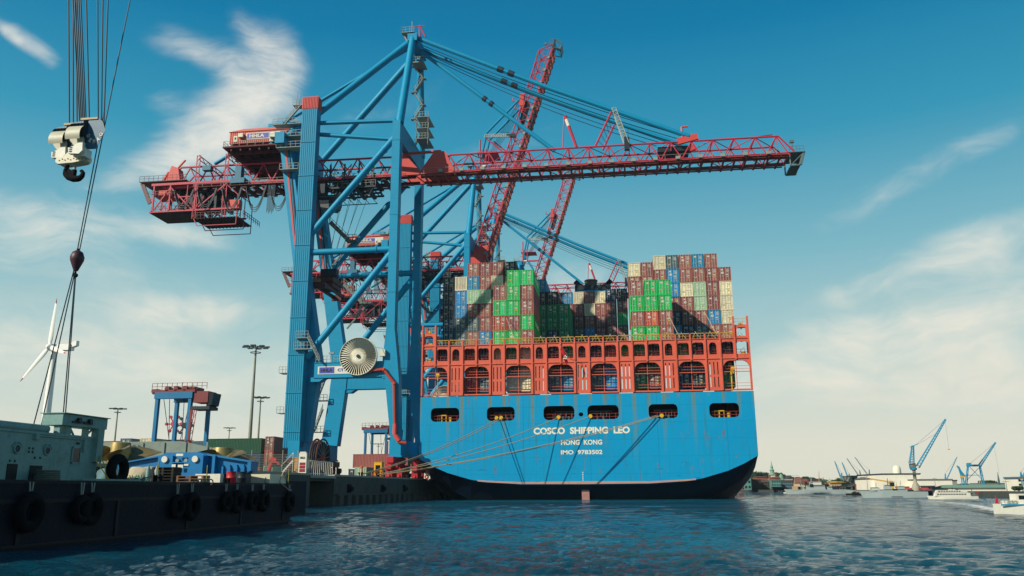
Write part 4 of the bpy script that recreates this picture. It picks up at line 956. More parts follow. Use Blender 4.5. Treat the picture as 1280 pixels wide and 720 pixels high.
    for y in (Y1_, Y2_):
        for x in (X0, -91.0, X1): w.beam((x, y, 57.6), (x, y, 63.4), .3, .3)
        w.beam((X0-.6, y, 57.6), (X1+8, y, 57.6), .3, .35); w.beam((-90, y, 60.6), (X1+1, y, 60.6), .2, .2)
        for a_, b_2 in (((X0, 57.6), (-91, 62.8)), ((-91, 62.8), (-86, 57.8)), ((X0-1.4, 61.2), (X0, 60)), ((-84.6, 58.2), (-78.9, 63.0))): w.beam((a_[0], y, a_[1]), (b_2[0], y, b_2[1]), .22, .22)
        for x in (-85.4, -79.1):
            w.beam((x-.35, y, 55.8), (x-.35, y, 69.6), .14, .14); w.beam((x+.35, y, 55.8), (x+.35, y, 69.6), .14, .14)
            for k in range(9): w.beam((x-.35, y, 56+k*1.5), (x+.35, y, 57.3+k*1.5), .08, .08); w.beam((x-.35, y, 57.3+k*1.5), (x+.35, y, 57.4+k*1.5), .08, .08)
        w.beam((X0-.6, y, 63.5), (-76, y, 63.5), .4, .5)
    for x in (-85.4, -79.1):
        for k in (0, 1): w.beam((x, Y1_, 69.6-.9*k), (x, Y2_+4, 69.6-.9*k), .14, .14)
        for k in range(8): w.beam((x, Y1_+k*1.35, 69.6 if k % 2 else 68.7), (x, Y1_+(k+1)*1.35, 68.7 if k % 2 else 69.6), .1, .1)
    for y in (Y1_, 155, Y2_):
        for k in range(6): x = X0+k*1.84; w.beam((x, y, 57.7), (x, y, 60.6 if k % 2 else 63.2), .14, .14); w.beam((x, y, 57.7 if k % 2 else 60.6), (x+1.84, y, 60.6 if k % 2 else 57.7), .12, .12)
        w.beam((-76.2, y, 55.8), (-76.2, y, 60.5), .14, .14); w.beam((-76.2, y, 60.5), (-79, y, 63.0), .14, .14); w.beam((-84.5, y, 54.2), (-76.2, y, 54.2), .14, .14); w.beam((-84.5, y, 54.2), (-85.4, y, 55.8), .14, .14); w.beam((-76.2, y, 54.2), (-76.2, y, 55.8), .14, .14)
    for x in (X0, -91, -88, X1, -82): w.beam((x, Y1_, 57.6), (x, Y2_, 57.6), .25, .3); w.beam((x, Y1_, 63.5), (x, Y2_, 63.5), .2, .2)
    cg = part('rear_cage', w, CR, c)
    w = MB(); w.box(X0-.4, X1, Y1_, Y2_, 57.3, 57.45); w.box(X1, -76.0, Y1_, Y2_, 55.75, 55.85)
    for i in range(12): w.box(X1+i*.78, X1+.1+i*.78, Y1_, Y2_, 55.6, 55.75)
    for k in range(3): w.box(X0+.2, -86, Y1_+1.2+k*2, Y1_+1.5+k*2, 57.5+k, 57.9+k)
    part('cage_floor', w, paint('cage_floor_dark', '3c1a20', .7, .4, '120a0c'), cg)
    w = MB()
    for i in range(7): x = -90+i*1.6; w.box(x, x+.5, 153, 157.5, 58.3, 62.8); w.box(x-.4, x+.9, 153.5, 157, 60.2, 60.6)
    w.box(-87.5, -84, 153, 156, 59, 61); part('counterweight_rack', w, DARK, cg)
    w = MB(); w.box(X0-3.2, -87.5, Y1_-.5, Y2_, 64.1, 64.25); w.rail([(X0-3.2, Y1_-.5, 64.25), (-87.5, Y1_-.5, 64.25)], 1.1, 1, .045)
    w.rail([(X0-.2, Y1_-.1, 57.6), (X1, Y1_-.1, 57.6)], 1.1, 1, .05); w.rail([(X1, Y1_-.1, 55.9), (-76, Y1_-.1, 55.9)], 1.1, .8, .05); w.beam((X0-2.8, Y1_, 64), (X0-.7, Y1_, 59.5), .3, .8); w.rail([(-74.8, Y1_, 55.9), (-74.8, Y2_+1, 55.9)], 1.1, 1, .06)
    w.rail([(X0-1, Y1_-.2, 60.9), (-89.8, Y1_-.2, 60.9)], 1.1, .7, .05)
    part('cage_walkway', w, paint('walkway_grey_red', '6c4a48', .6, .3), cg)
    w = MB(); w.box(-95, -91, 152, 156, 61.3, 62.4); part('winch_base', w, CRO, cg); w = MB(); w.prism([(-92.6, 64.3), (-89.4, 64.3), (-90, 67.2), (-91.5, 67.8)], 'y', 152, 154); w.tube((-91.8, 152.8, 66), (-89, 152.8, 69.2), .22, 6); w.tube((-93.5, 152.5, 64.4), (-92.3, 152.5, 66.6), .3, 7); part('cage_winch', w, CRO, cg); w = MB(); w.box(-78.5, -76, 152, 153.4, 57.7, 59.6)
    part('cage_winch', w, CRO, cg)
    w = MB(); w.beam((-84, 151.4, 66.4), (-82.2, 151.4, 66.4), 1.2, 1.0); w.box(-77.2, -75.9, 151.6, 153, 63.9, 66.8); w.box(-77.9, -74.9, 151.2, 153.4, 62.9, 64.0); part('service_unit', w, paint('service_blue', '2a6a84', .5, .3), cg)
    # ---- pleated cable reel on the portal beam
    w = MB(); cx, cz, cy = -47.1, 25.35, 144.3
    n2 = 44
    vs = []; 
    prof = [(.25, 0), (.9, .0), (1.5, 1), (3.35, 1)]
    for i in range(n2*2):
        t = math.pi*(i+(.38 if i % 2 else 0))/n2; pl = .16 if i % 2 == 0 else -.16
        for r_, k in ((.3, 0), (.95, .1), (1.5, .6), (2.6, 1), (3.4, 1)): vs.append((cx+r_*math.cos(t), cy-.22+pl*k+.10*(r_ > 1), cz+r_*math.sin(t)))
    m5 = 5
    for i in range(n2*2):
        j = (i+1) % (n2*2)
        for k in range(m5-1): w.f.append((i*m5+k, i*m5+k+1, j*m5+k+1, j*m5+k)); w.mi.append(1 if (i % 2 == 1 and 1 < k) else 0)
    w.v = vs
    w.lathe([(3.38, -.30), (3.46, -.30), (3.46, .32), (3.38, .32)], (cx, cy, cz), 'y', 64, False)
    rl_ = part('cable_reel', w, [paint('reel_galvanised', 'e0dac4', .45, .3, '9c9884', 1.5), paint('reel_slot', '3a3c38', .7, .2)], c)
    w = MB(); w.lathe([(0, 0), (3.3, 0), (3.3, .3), (0, .3)], (cx, cy+.05, cz), 'y', 48); part('reel_back', w, paint('reel_back_dark', '2c3030', .7, .3), rl_)
    w = MB(); w.lathe([(0, -.5), (.28, -.5), (.34, -.2), (.34, 0)], (cx, cy, cz), 'y', 14); part('reel_hub', w, DARK, rl_)
    w = MB(); w.box(cx-1, cx+1, cy+.4, cy+1.0, 23.8, 26.2); w.tube((cx, cy, cz), (cx, cy+1.6, cz), .3, 8); w.line([(cx+3.2, cy, 26.9), (cx+4.4, cy, 26.7), (cx+4.8, cy, 25.7)], .05, 4); part('reel_bracket', w, CB, rl_)
    w = MB(); w.box(cx+3.9, cx+4.9, 144.3, 145, 25.3, 26.5); part('control_box', w, CREAM, c)
    # rust-red cable duct down the waterside leg
    w = MB(); w.line([(-44.6, 144.6, 22.7), (-42.4, 144.6, 22.9), (-40.4, 144.6, 20.4), (-40.0, 144.6, 11.6), (-39.3, 144.6, 10.0), (-37.9, 144.6, 9.8)], .3, 8)
    d_ = part('cable_duct', w, MAROON, c, True)
    w = MB()
    for p, q_ in (((-44.8, 22.7), (-44.6, 22.7)), ((-42.5, 22.9), (-42.3, 22.8)), ((-40.5, 20.5), (-40.35, 20.2)), ((-40.05, 12.4), (-40.0, 11.4))): w.tube((p[0], 144.6, p[1]), (q_[0], 144.6, q_[1]), .4, 8)
    w.line([(-40.0, 144.55, 13.2), (-40.0, 144.55, 11.3), (-39.2, 144.55, 10.2)], .4, 8)
    part('duct_flange', w, CRO, d_)
    # sign on the portal beam
    w = MB(); w.box(-54.9, -47.3, 144.98, 145.03, 22.35, 23.75); sg = part('sign_board', w, WHITE, c)
    w = MB(); w.box(-54.6, -51.8, 144.94, 144.98, 22.5, 23.6); part('sign_field', w, PURP, sg)
    t = text_mb('HHLA', 1, lambda u, v, w_: (-53.2+u, 144.92-w_, 23.05+v), bold=.04, fit=(2.2, .6)); part('lettering', t, DARK, sg)
    t = text_mb('CTT', 1, lambda u, v, w_: (-50.3+u, 144.96-w_, 23.05+v), bold=.05, fit=(1.7, .55)); part('lettering', t, PURP, sg)
    # portal walkways
    w = MB(); w.rail([(-55.4, 145.1, 24.5), (-50.6, 145.1, 24.5)], 1.2, .7, .05); w.rail([(-55.4, 163, 24.5), (-43, 163, 24.5)], 1.2, 1, .05); w.box(-59.4, -55.9, 144.2, 145, 26.9, 27.05); w.rail([(-59.4, 144.2, 27.05), (-56.2, 144.2, 27.05)], 1.2, .6, .05); w.beam((-56.8, 144.4, 29.0), (-54.4, 144.4, 24.6), .8, .12); w.rail([(-56.8, 144.1, 29.0), (-54.4, 144.1, 24.6)], 1.0, .7, .05); w.box(-59.2, -56.8, 144.2, 145, 29, 29.12); w.rail([(-59.2, 144.2, 29.1), (-56.8, 144.2, 29.1)], 1.2, .6, .05); w.tube((-52.4, 145, 24.4), (-52.4, 145, 26), .08, 5); w.box(-52.9, -51.9, 144.8, 145.2, 26, 26.3)
    part('portal_walkway', w, GREY, c)
    # floodlight arms and landings on the far landside leg
    for x, z, zz_ in ((-60.6, 57.5, 52.0), (-56.9, 43.8, 38.9), (-57.9, 19.5, 15.0), (-58.2, 13.2, 9.2)):
        w = MB(); s_ = -1 if z < 25 else 1
        if s_ > 0:
            w.beam((x, 163, z), (x+4.4, 163, z-4.4), .25, .9); w.rail([(x, 162.5, z), (x+4.4, 162.5, z-4.4)], 1.1, 1.0, .06); w.box(x+3.8, x+6.2, 162, 164, z-4.6, z-4.4); w.rail([(x+3.8, 162, z-4.4), (x+6.2, 162, z-4.4)], 1.1, .8, .06); w.beam((x+5.2, 163, z-4.6), (x+1.0, 163, z-9.6), .3, .3)
        else:
            w.box(x-4.2, x-1.2, 162, 164, z-.1, z); w.rail([(x-4.2, 162, z), (x-1.2, 162, z)], 1.1, .8, .07); w.beam((x-3.4, 162.5, z), (x-1.8, 162.5, z+4.5), .5, .14); w.rail([(x-3.4, 162.2, z), (x-1.8, 162.2, z+4.5)], 1, .8, .05)
        part('leg_landing', w, paint('landing_grey', '6d7470', .5, .4), c)
    for z in (22.8, 15.5):
        w = MB(); w.box(-62.3, -61.0, 145, 147, z-.1, z); w.rail([(-62.3, 145, z), (-61, 145, z)], 1.1, .6, .05); part('tower_landing', w, GREY, c)
    return c
crane1 = make_crane('nearest blue gantry crane, red boom lowered over the ship, pleated reel on its portal', 0.0)
crane2 = make_crane('second blue gantry crane with its large red boom raised steeply, tip near picture top', R(72.5))
crane2.location.y += 74
crane3 = copy_tree(crane1, off=(0, 112, 0)); crane3['label'] = 'third blue crane, its lowered boom ending near the funnel behind the raised boom'
crane4 = copy_tree(crane2, off=(0, 106, 0)); crane4['label'] = 'farthest blue crane with a smaller raised red boom right of the second crane'
# spreader hanging from the nearest crane
sp = thing('container_spreader', (-57.2, 155, 40.5), 'dark red spreader hanging on long ropes behind the nearest crane landside legs', 'crane spreader')
w = MB(); w.box(-59.0, -55.4, 152, 158, 41.6, 42.6); w.beam((-58.2, 149.5, 40.4), (-58.2, 160.5, 40.4), .5, .6); w.beam((-56.2, 149.5, 40.4), (-56.2, 160.5, 40.4), .5, .6); w.box(-58.8, -55.6, 152.5, 157.5, 40.7, 41.5)
for y in (149.5, 160.5): w.box(-58.5, -55.9, y-.3, y+.3, 39.6, 40.8)
part('spreader_frame', w, paint('spreader_rust', '5a2c2c', .6, .5, '1c1214', 2), sp)
w = MB(); w.tube((-60.2, 151.4, 41.4), (-57.8, 151.4, 41.4), .75, 10); part('rope_drum', w, paint('drum_tan', 'b07a50', .6, .4), sp)
w = MB(); w.box(-57.8, -54.6, 151.5, 153, 42.6, 44.0); part('head_block', w, DARK, sp)
w = MB()
for i in range(4):
    for y in (153.4, 156.8): w.tube((-50.6-i*1.9, y, 60.3), (-56-i*.9, y, 43), .045, 4)
part('hoist_rope', w, CABLE, sp)

# ================================================================== WORK BARGE, left foreground
BX = -19.6
BD = paint('barge_black_hull', '07111e', .65, .45, '121c26', .9, streak=.4, streakcol='141f28', bump=.4, spec=.15)
TEAL = paint('deckhouse_pale_green', '769994', .65, .5, '425c58', 1.1, streak=.35, streakcol='5a5a48', bump=.15)
barge = thing('work_barge', (-27, 30, 0), 'long black work barge with hanging tyres and pale green deckhouse, left foreground', 'barge')
w = MB(); w.prism([(-20, -1), (47.2, -1), (48.7, .5), (48.7, 2.15), (-20, 2.15)], 'x', -34.5, BX); part('hull', w, BD, barge)
w = MB(); w.box(BX-.02, BX+.09, -20, 48.75, 1.52, 1.64); w.box(BX-.02, BX+.05, -20, 48.7, .12, .2)
for i in range(9): w.box(BX-.02, BX+.05, 4+i*5.4, 4.18+i*5.4, .2, 1.52)
w.box(BX-.14, BX+.03, -20, 48.72, 2.15, 2.27); w.box(-34.5, BX, 48.6, 48.72, 2.15, 2.27); part('rub_rail', w, paint('barge_rail', '0c141c', .6, .5, '27323a', 2.5, spec=.2), barge)
w = MB(); w.box(-34.3, BX-.15, -20, 48.6, 2.15, 2.2); part('deck', w, paint('barge_deck', '2c3234', .8, .5, '16191a', 1.5), barge)
DHX = -21.5
w = MB(); w.box(-30, DHX, 2, 32.35, 2.2, 4.02); w.box(-30.05, DHX+.04, 2, 32.4, 3.96, 4.05); w.box(DHX, DHX+.06, 28.5, 31.3, 3.88, 3.93); w.box(DHX, DHX+.1, 31.28, 31.34, 3.4, 3.93); w.box(DHX, DHX+.12, 28.4, 28.6, 3.75, 3.95)
dh = part('deckhouse', w, TEAL, barge)
w = MB(); w.tube((-21.9, 10, 4.2), (-21.9, 29.6, 4.2), .16, 12); part('roof_pipe', w, TEAL, dh, True)
w = MB(); w.box(-22.2, -21.35, 29.7, 32.55, 4.38, 4.82); w.box(-22.3, -21.25, 29.65, 32.6, 4.82, 4.85)
w.box(-21.75, -21.5, 29.8, 29.9, 4.02, 4.4); w.box(-21.75, -21.5, 30.2, 30.5, 4.02, 4.4); w.box(-21.75, -21.5, 31.5, 31.6, 4.02, 4.4); w.beam((-21.6, 30.5, 4.35), (-21.6, 30.8, 4.05), .06, .06); w.beam((-21.6, 31.6, 4.1), (-21.6, 31.95, 4.35), .06, .06)
w.box(-21.62, -21.3, 31.95, 32.35, 3.05, 4.38); part('roof_beam', w, TEAL, dh)
w = MB()
for y in (30.6, 31.3): w.lathe([(0, 0), (.1, 0), (.1, .12), (0, .12)], (-21.34, y, 4.62), 'x', 10); w.box(-21.34, -21.28, y-.35, y+.2, 4.5, 4.56)
w.box(-21.34, -21.3, 30.4, 31.5, 4.55, 4.6); part('sheave_fitting', w, DARK, dh)
for y in (27.6, 29.2):
    w = MB(); w.lathe([(0, 0), (.13, 0), (.13, .05), (.1, .05)], (DHX, y, 3.38), 'x', 20); f_ = part('porthole', w, DARK, dh); w = MB(); w.torus((DHX+.04, y, 3.38), .15, .03, 'x', 20, 6); w.torus((DHX+.05, y, 3.40), .22, .02, 'x', 12, 5, (0.1, 3.0)); part('porthole_ring', w, TEAL, f_)
w = MB(); w.box(DHX, DHX+.03, 30.7, 31.15, 3.0, 3.55); f_ = part('window', w, GLASS, dh); w = MB(); w.box(DHX+.03, DHX+.05, 30.65, 30.7, 2.95, 3.6); w.box(DHX+.03, DHX+.05, 31.15, 31.2, 2.95, 3.6); w.box(DHX+.03, DHX+.05, 30.65, 31.2, 3.55, 3.6); w.box(DHX+.03, DHX+.05, 30.65, 31.2, 2.95, 3.0); part('window_frame', w, TEAL, f_)
for y0_, y1_, zt_ in ((27.25, 27.75, 2.85), (28.4, 29.05, 2.82)):
    w = MB(); w.box(DHX, DHX+.03, y0_, y1_, 2.2, zt_); part('doorway', w, paint('doorway_dark', '10161a', .7, .2), dh)
w = MB()
for y, z in ((27.35, 2.95), (27.6, 2.95), (28.25, 3.43), (28.45, 3.43), (28.25, 3.3), (28.45, 3.3), (28.6, 3.1), (28.9, 3.1)): w.lathe([(0, 0), (.05, 0), (.03, .03), (0, .03)], (DHX, y, z), 'x', 8)
w.box(DHX, DHX+.06, 30.9, 31.05, 3.7, 3.78); part('wall_fitting', w, DARK, dh)
TY = [((37, 640), .56), ((115, 636), .5), ((102, 636), .42), ((240, 633), .54), ((222, 633), .45), ((297, 627), .5), ((283, 627), .42), ((330, 626), .5), ((316, 626), .42), ((362, 627), .5)]
tl = ['leftmost and largest hanging tyre on the barge side', 'hanging tyre below the right end of the deckhouse', 'tyre tucked close behind the one below the deckhouse', 'hanging tyre in the middle of the barge side under the timber', 'tyre tucked left behind the middle barge tyre', 'hanging tyre third from the barge right end', 'tyre tucked behind the third tyre from the barge right end', 'hanging tyre second from the barge right end', 'tyre tucked behind the second tyre from the barge right end', 'tyre hanging at the extreme right corner of the barge']
for ((px_, py_), rr), l in zip(TY, tl):
    p = atX(px_, py_, BX+.18); p.z = max(p.z, .95); w = MB(); w.torus(p, rr*.86, rr*.34, 'x', 28, 10)
    o = single('tyre_fender', w, BLACK, p, ulabel(l), 'tyre', 'tyres hanging on the barge', True)
    w = MB(); w.line([(BX+.1, p.y-.05, 2.2), (BX+.14, p.y-.02, p.z+rr*.7)], .025, 4); w.line([(BX+.1, p.y+.12, 2.2), (BX+.14, p.y+.02, p.z+rr*.7)], .025, 4); part('tyre_chain', w, GREY, o)
p = atX(118, 589, -20.9); w = MB(); w.torus((-20.9, 32.9, 2.75), .46, .2, 'x', 30, 12); o = single('tyre_fender', w, BLACK, (-20.9, 32.9, 2.75), 'big black tyre standing upright on deck at the deckhouse corner', 'tyre', None, True)
w = MB()
for y in (30.2, 33.6): w.box(-20.6, -20.5, 29.5, 33.0, 2.25, 2.27)
w = MB(); w.beam((-20.4, 29.3, 2.32), (-20.4, 33.2, 2.32), .04, .06); w.beam((-20.0, 29.3, 2.32), (-20.0, 33.2, 2.32), .04, .06)
for i in range(10): w.beam((-20.4, 29.5+i*.4, 2.32), (-20.0, 29.6+i*.4, 2.32), .04, .04)
single('ladder', w, TEAL, (-20.2, 31, 2.2), 'pale ladder lying flat on the deck before the deckhouse', 'ladder')
w = MB()
for i in range(6): w.torus((-20.9, 28.6, 2.26+i*.07), .42-.01*i, .04, 'z', 20, 5)
single('rope_coil', w, paint('old_rope', '5c6258', .9, .5), (-20.9, 28.6, 2.2), 'coiled heap of old rope at the deckhouse doorway', 'rope', None, True)
w = MB(); w.tube((-21.0, 31.5, 3.1), (-20.6, 32.1, 2.2), .02, 4); w.line([(-21.3, 32.2, 3.3), (-20.9, 32.0, 2.9), (-20.7, 31.9, 2.2)], .02, 4); single('boat_hook', w, YEL, (-21, 31.5, 2.2), 'thin yellow pole leaning beside the big deck tyre', 'pole')
# blue lifting beam with stepped hump and teeth
BLB = paint('lifting_beam_blue', '0870a8', .45, .3, '0a3c68', .9)
lb_ = thing('lifting_beam', (-23.8, 44, 2.2), 'bright blue lifting beam with sloping arms and round white discs lying on the barge', 'lifting beam')
w = MB(); w.prism([(-27.6, 2.75), (-27.6, 3.35), (-25.3, 3.72), (-25.25, 2.75)], 'y', 43.8, 44.3); w.prism([(-22.5, 2.75), (-22.5, 3.78), (-20.1, 3.36), (-20.1, 2.9), (-20.4, 2.75)], 'y', 43.8, 44.3)
part('beam_arm', w, BLB, lb_)
w = MB(); w.prism([(-27.7, 3.33), (-27.7, 3.4), (-25.2, 3.8), (-25.2, 3.72)], 'y', 43.6, 44.5); w.prism([(-22.6, 3.76), (-22.6, 3.84), (-20.0, 3.42), (-20.0, 3.35)], 'y', 43.6, 44.5); w.box(-20.2, -20.0, 43.6, 44.5, 2.9, 3.36); w.box(-27.7, -27.5, 43.6, 44.5, 2.75, 3.35)
for x in (-22.1, -25.2): w.box(x-.08, x+.08, 43.5, 44.3, 2.6, 3.75)
part('beam_flange', w, BLB, lb_)
w = MB(); w.prism([(-25.2, 2.55), (-25.2, 3.75), (-24.8, 3.92), (-22.9, 3.92), (-22.5, 3.75), (-22.5, 2.55)], 'y', 43.4, 44.4); w.box(-25.15, -24.3, 43.2, 43.4, 2.6, 3.75); w.box(-23.4, -22.55, 43.2, 43.4, 2.6, 3.75); w.box(-24.3, -23.4, 43.2, 43.4, 3.35, 3.4); part('beam_hump', w, BLB, lb_)
for x in (-24.73, -22.98):
    w = MB(); w.lathe([(0, -.1), (.17, -.1), (.17, 0)], (x, 43.2, 3.55), 'y', 20); part('round_disc', w, WHITE, lb_)
w = MB(); w.box(-24.1, -23.7, 43.16, 43.2, 3.72, 3.84); w.box(-24.3, -24.08, 43.16, 43.2, 3.08, 3.28); w.box(-23.95, -23.65, 43.16, 43.2, 3.08, 3.26); w.box(-23.6, -23.35, 43.16, 43.2, 3.2, 3.3); part('white_plate', w, WHITE, lb_)
for x in (-24.05, -23.55):
    w = MB(); w.lathe([(0, -.18), (.1, -.18), (.1, 0)], (x, 43.4, 3.48), 'y', 12); part('pin_end', w, GREY, lb_)
for i in range(5):
    x = -22.05+.4*i; w = MB(); w.box(x-.05, x+.05, 43.68, 43.8, 2.5, 3.15); w.prism([(x-.07, 2.85), (x, 3.25), (x+.07, 2.85)], 'y', 43.7, 43.8); w.tube((x, 43.6, 2.45), (x, 43.9, 2.45), .08, 8); part('tooth', w, BLB, lb_)
for i in range(5):
    x = -27.2+.42*i; w = MB(); w.prism([(x-.06, 2.8), (x-.06, 3.0), (x, 3.06), (x+.06, 3.0), (x+.06, 2.8)], 'y', 43.72, 43.8); part('slot_mark', w, paint('slot_dark_blue', '0a2450', .6), lb_)
w = MB()
for i, x in enumerate((-26.9, -25.9, -21.5, -20.7)): w.box(x-.3, x+.3, 43.4, 44.6, 2.2, 2.55+.2*(i % 2))
single('timber_bearer', w, DARK, (-23.8, 44, 2.2), 'dark bearers carrying the blue lifting beam', 'timber')
# deck cargo
def rock(c, sx, sy, sz, seed, mat, name, label, cat):
    rr = random.Random(seed); bm = bmesh.new(); bmesh.ops.create_icosphere(bm, subdivisions=3, radius=1)
    from mathutils import noise as N_
    w = MB(); vs = []
    for v in bm.verts:
        d = v.co.normalized(); k = 1+.28*N_.noise(d*1.9+Vector((seed, 0, 0)))+.1*N_.noise(d*5+Vector((0, seed, 0)))
        q_ = Vector((d.x*sx*k, d.y*sy*k, max(-1, min(1, d.z*1.5))*sz*k*.9)); vs.append(Vector(c)+q_+Vector((0, 0, sz*.9)))
    w.add(vs, [tuple(v.index for v in f.verts) for f in bm.faces]); bm.free(); return single(name, w, mat, c, label, cat, None, True)
rock((-24.15, 40.0, 2.2), .8, .45, .46, 3, paint('tarp_cream', 'b8ac90', .9, .4, '6c6654', 2, bump=.6), 'tarpaulin_bundle', 'cream lumpy tarpaulin bundle on the barge deck left of the lifting beam hump', 'bundle')
rock((-25.2, 39.0, 2.2), .6, .4, .42, 8, paint('tarp_teal', '5c7c80', .8, .4, '2a4046', 2, bump=.6), 'tarpaulin_bundle', 'grey green tarpaulin bundle beside the cream one', 'bundle')
w = MB(); w.box(-25.4, -24.7, 38.9, 39.6, 2.2, 2.5); single('crate', w, CREAM, (-25, 39.2, 2.2), 'small cream crate in front of the grey green bundle', 'crate')
def pallets(c, n, wd, dp, label, mat):
    w = MB()
    for i in range(n):
        z = c[2]+i*.14
        for k in range(5): w.box(c[0]-wd/2, c[0]+wd/2, c[1]-dp/2+k*dp/5, c[1]-dp/2+k*dp/5+dp/7, z+.1, z+.135)
        for k in range(3): x = c[0]-wd/2+k*(wd-.1)/2; w.box(x, x+.1, c[1]-dp/2, c[1]+dp/2, z, z+.1)
    single('pallet_stack', w, mat, c, label, 'pallets')
pallets((-22.7, 39.9, 2.2), 6, 1.15, .8, 'tall dark pallet stack before the lifting beam hump', paint('old_pallet', '2f2c26', .9, .5, '14120f', 2))
pallets((-23.2, 37.5, 2.2), 2, .9, .6, 'low brown timber stack in front of the cream bundle', paint('brown_timber', '7a5a48', .85, .4, '3c2a22', 2))
pallets((-21.1, 39.6, 2.2), 3, 1.4, .7, 'low brown timber stack right of the tall dark pallets', MATS['brown_timber'])
w = MB(); w.box(-22.6, -21.2, 42.6, 43.0, 2.2, 2.75); single('crate', w, WHITE, (-22, 42.8, 2.2), 'long white box under the lifting beam', 'crate')
for (x, y, m_, l) in ((-20.05, 41.5, RED, 'bright red drum near the barge edge'), (-19.85, 42.3, DARK, 'dark drum beside the red drum')):
    w = MB(); w.lathe([(0, 0), (.24, 0), (.25, .02), (.24, .3), (.255, .32), (.24, .34), (.24, .62), (.25, .64), (0, .64)], (x, y, 2.2), 'z', 18); single('oil_drum', w, m_, (x, y, 2.2), l, 'drum', None, True)
w = MB(); w.box(-20.9, -19.75, 45.6, 47.9, 2.2, 2.78); single('deck_box', w, CREAM, (-20.3, 46.7, 2.2), 'cream deck box at the right end of the barge', 'deck box')
w = MB(); w.lathe([(.12, 0), (.02, .4), (0, .4)], (-19.9, 45.4, 2.2), 'z', 10); single('cone_fitting', w, GREY, (-19.9, 45.4, 2.2), 'small grey cone before the cream deck box', 'fitting')
w = MB(); w.line([(-19.7, 48.2, 2.3), (-19.65, 47.2, 2.9), (-19.6, 46.6, 2.35), (-19.5, 48.5, 1.7)], .03, 4); w.sag((-19.8, 45, 2.4), (-19.6, 48.5, 1.9), .1, .03, 8, 4); single('rope_coil', w, ROPE, (-19.6, 47, 2.2), 'pale rope draped over the barge right corner', 'rope')
for x, y, l in ((-20.2, 34.8, 'thin yellow post on deck left of the cream bundle'), (-20.1, 39.0, 'thin yellow post on deck before the tall pallets'), (-19.8, 48.4, 'yellow post at the barge right corner')):
    w = MB(); w.tube((x, y, 2.2), (x, y, 3.1), .025, 5); w.tube((x, y, 2.2), (x, y, 2.24), .07, 6); single('guard_post', w, paint('post_olive_yellow', '8a8430', .6), (x, y, 2.2), l, 'post', 'guard posts on the barge')
w = MB()
for i in range(5): w.torus((-20.2+.18*i, 38.2, 2.28), .13, .03, 'y', 10, 5)
single('chain_heap', w, DARK, (-19.9, 38.2, 2.2), 'dark chain heap beside the brown timber', 'chain')
for i in range(26):       # odds and ends lying about the deck
    pass
# ---- pontoon with bronze propellers
pn = thing('pontoon', (-38, 62, 0), 'grey pontoon behind the barge with the number 2001 on its bulwark', 'pontoon')
w = MB(); w.box(-52, -27, 54, 70, -1, 2.6); part('hull', w, BD, pn)
w = MB(); w.box(-52, -38.5, 69.4, 70, 2.6, 6.1); w.prism([(-38.5, 2.6), (-38.5, 6.1), (-35, 5.4), (-33, 4.4), (-33, 2.6)], 'y', 69.4, 70)
for i in range(8): w.box(-50+i*2, -49.85+i*2, 69.3, 69.4, 2.6, 6.0)
bw_ = part('bulwark', w, paint('bulwark_pale', '7c8a82', .7, .4, '4c5650', .8, streak=.4), pn)
t = text_mb('2001', 1, lambda u, v, w_: (-43.0+u, 69.3-w_, 5.5+v), bold=.02, fit=(1.6, .62)); part('lettering', t, DARK, bw_)
BRZ = bpy.data.materials.new('polished_bronze'); BRZ.use_nodes = True; T = NT(BRZ.node_tree); b = BRZ.node_tree.nodes['Principled BSDF']; P = T.node('ShaderNodeTexCoord').outputs['Object']
T.l.new(T.mix(T.smooth(T.noise(P, .7, 6, .65), .4, .7), lin('a08a56'), lin('4c4730')), b.inputs['Base Color']); b.inputs['Metallic'].default_value = .55; T.l.new(T.m('MULTIPLY_ADD', T.noise(P, 2, 4), .35, .25), b.inputs['Roughness'])
def propeller(c, Rr, tilt, label, hub_h=1.3):
    c = Vector(c); o = thing('ship_propeller', c, label, 'propeller', 'bronze ship propellers on the pontoon')
    w = MB(); w.lathe([(0, 0), (.95, 0), (.85, hub_h*.6), (.72, hub_h), (.5, hub_h+.02), (.5, hub_h-.3), (0, hub_h-.3)], c, 'z', 28); part('hub', w, BRZ, o, True)
    for k in range(4):
        a0 = tilt+k*math.pi/2; w = MB(); n_, m_ = 12, 10; vs = []
        for side in (0, 1):
            for i in range(n_+1):
                t = i/n_; r_ = .8+(Rr-.8)*t; wd = (.35+.85*math.sin(math.pi*min(1, t*.78+.16)))*Rr*.42*(1-.9*max(0, t-.8)**1.2*3)
                for j in range(m_+1):
                    s_ = (j/m_-.5)*2; an = a0+s_*wd/r_*.62+.25*t; pitch = .55*(1-.75*t); th = .09*(1-t*.7)*(1-s_*s_)
                    vs.append((c.x+r_*math.cos(an), c.y+r_*math.sin(an), c.z+hub_h*.55+s_*wd*pitch*.9+(th if side else -th)+.06*t*Rr))
        N1 = (n_+1)*(m_+1); fs = []
        for side in (0, 1):
            for i in range(n_):
                for j in range(m_): q_ = side*N1+i*(m_+1)+j; fs.append((q_, q_+1, q_+m_+2, q_+m_+1))
        w.add(vs, fs); part('blade', w, BRZ, o, True)
propeller((-38.4, 60.5, 3.6), 3.0, .3, 'upright bronze propeller with its hub right below the number 2001', 1.9)
propeller((-41.6, 57.5, 3.3), 2.5, 1.0, 'bronze propeller half hidden by the deckhouse corner')
propeller((-30.8, 62, 3.4), 2.9, .75, 'bronze propeller behind the right arm of the lifting beam', 1.7)
propeller((-35.4, 66.0, 3.4), 2.4, .1, 'bronze propeller behind the lifting beam hump', 1.2)

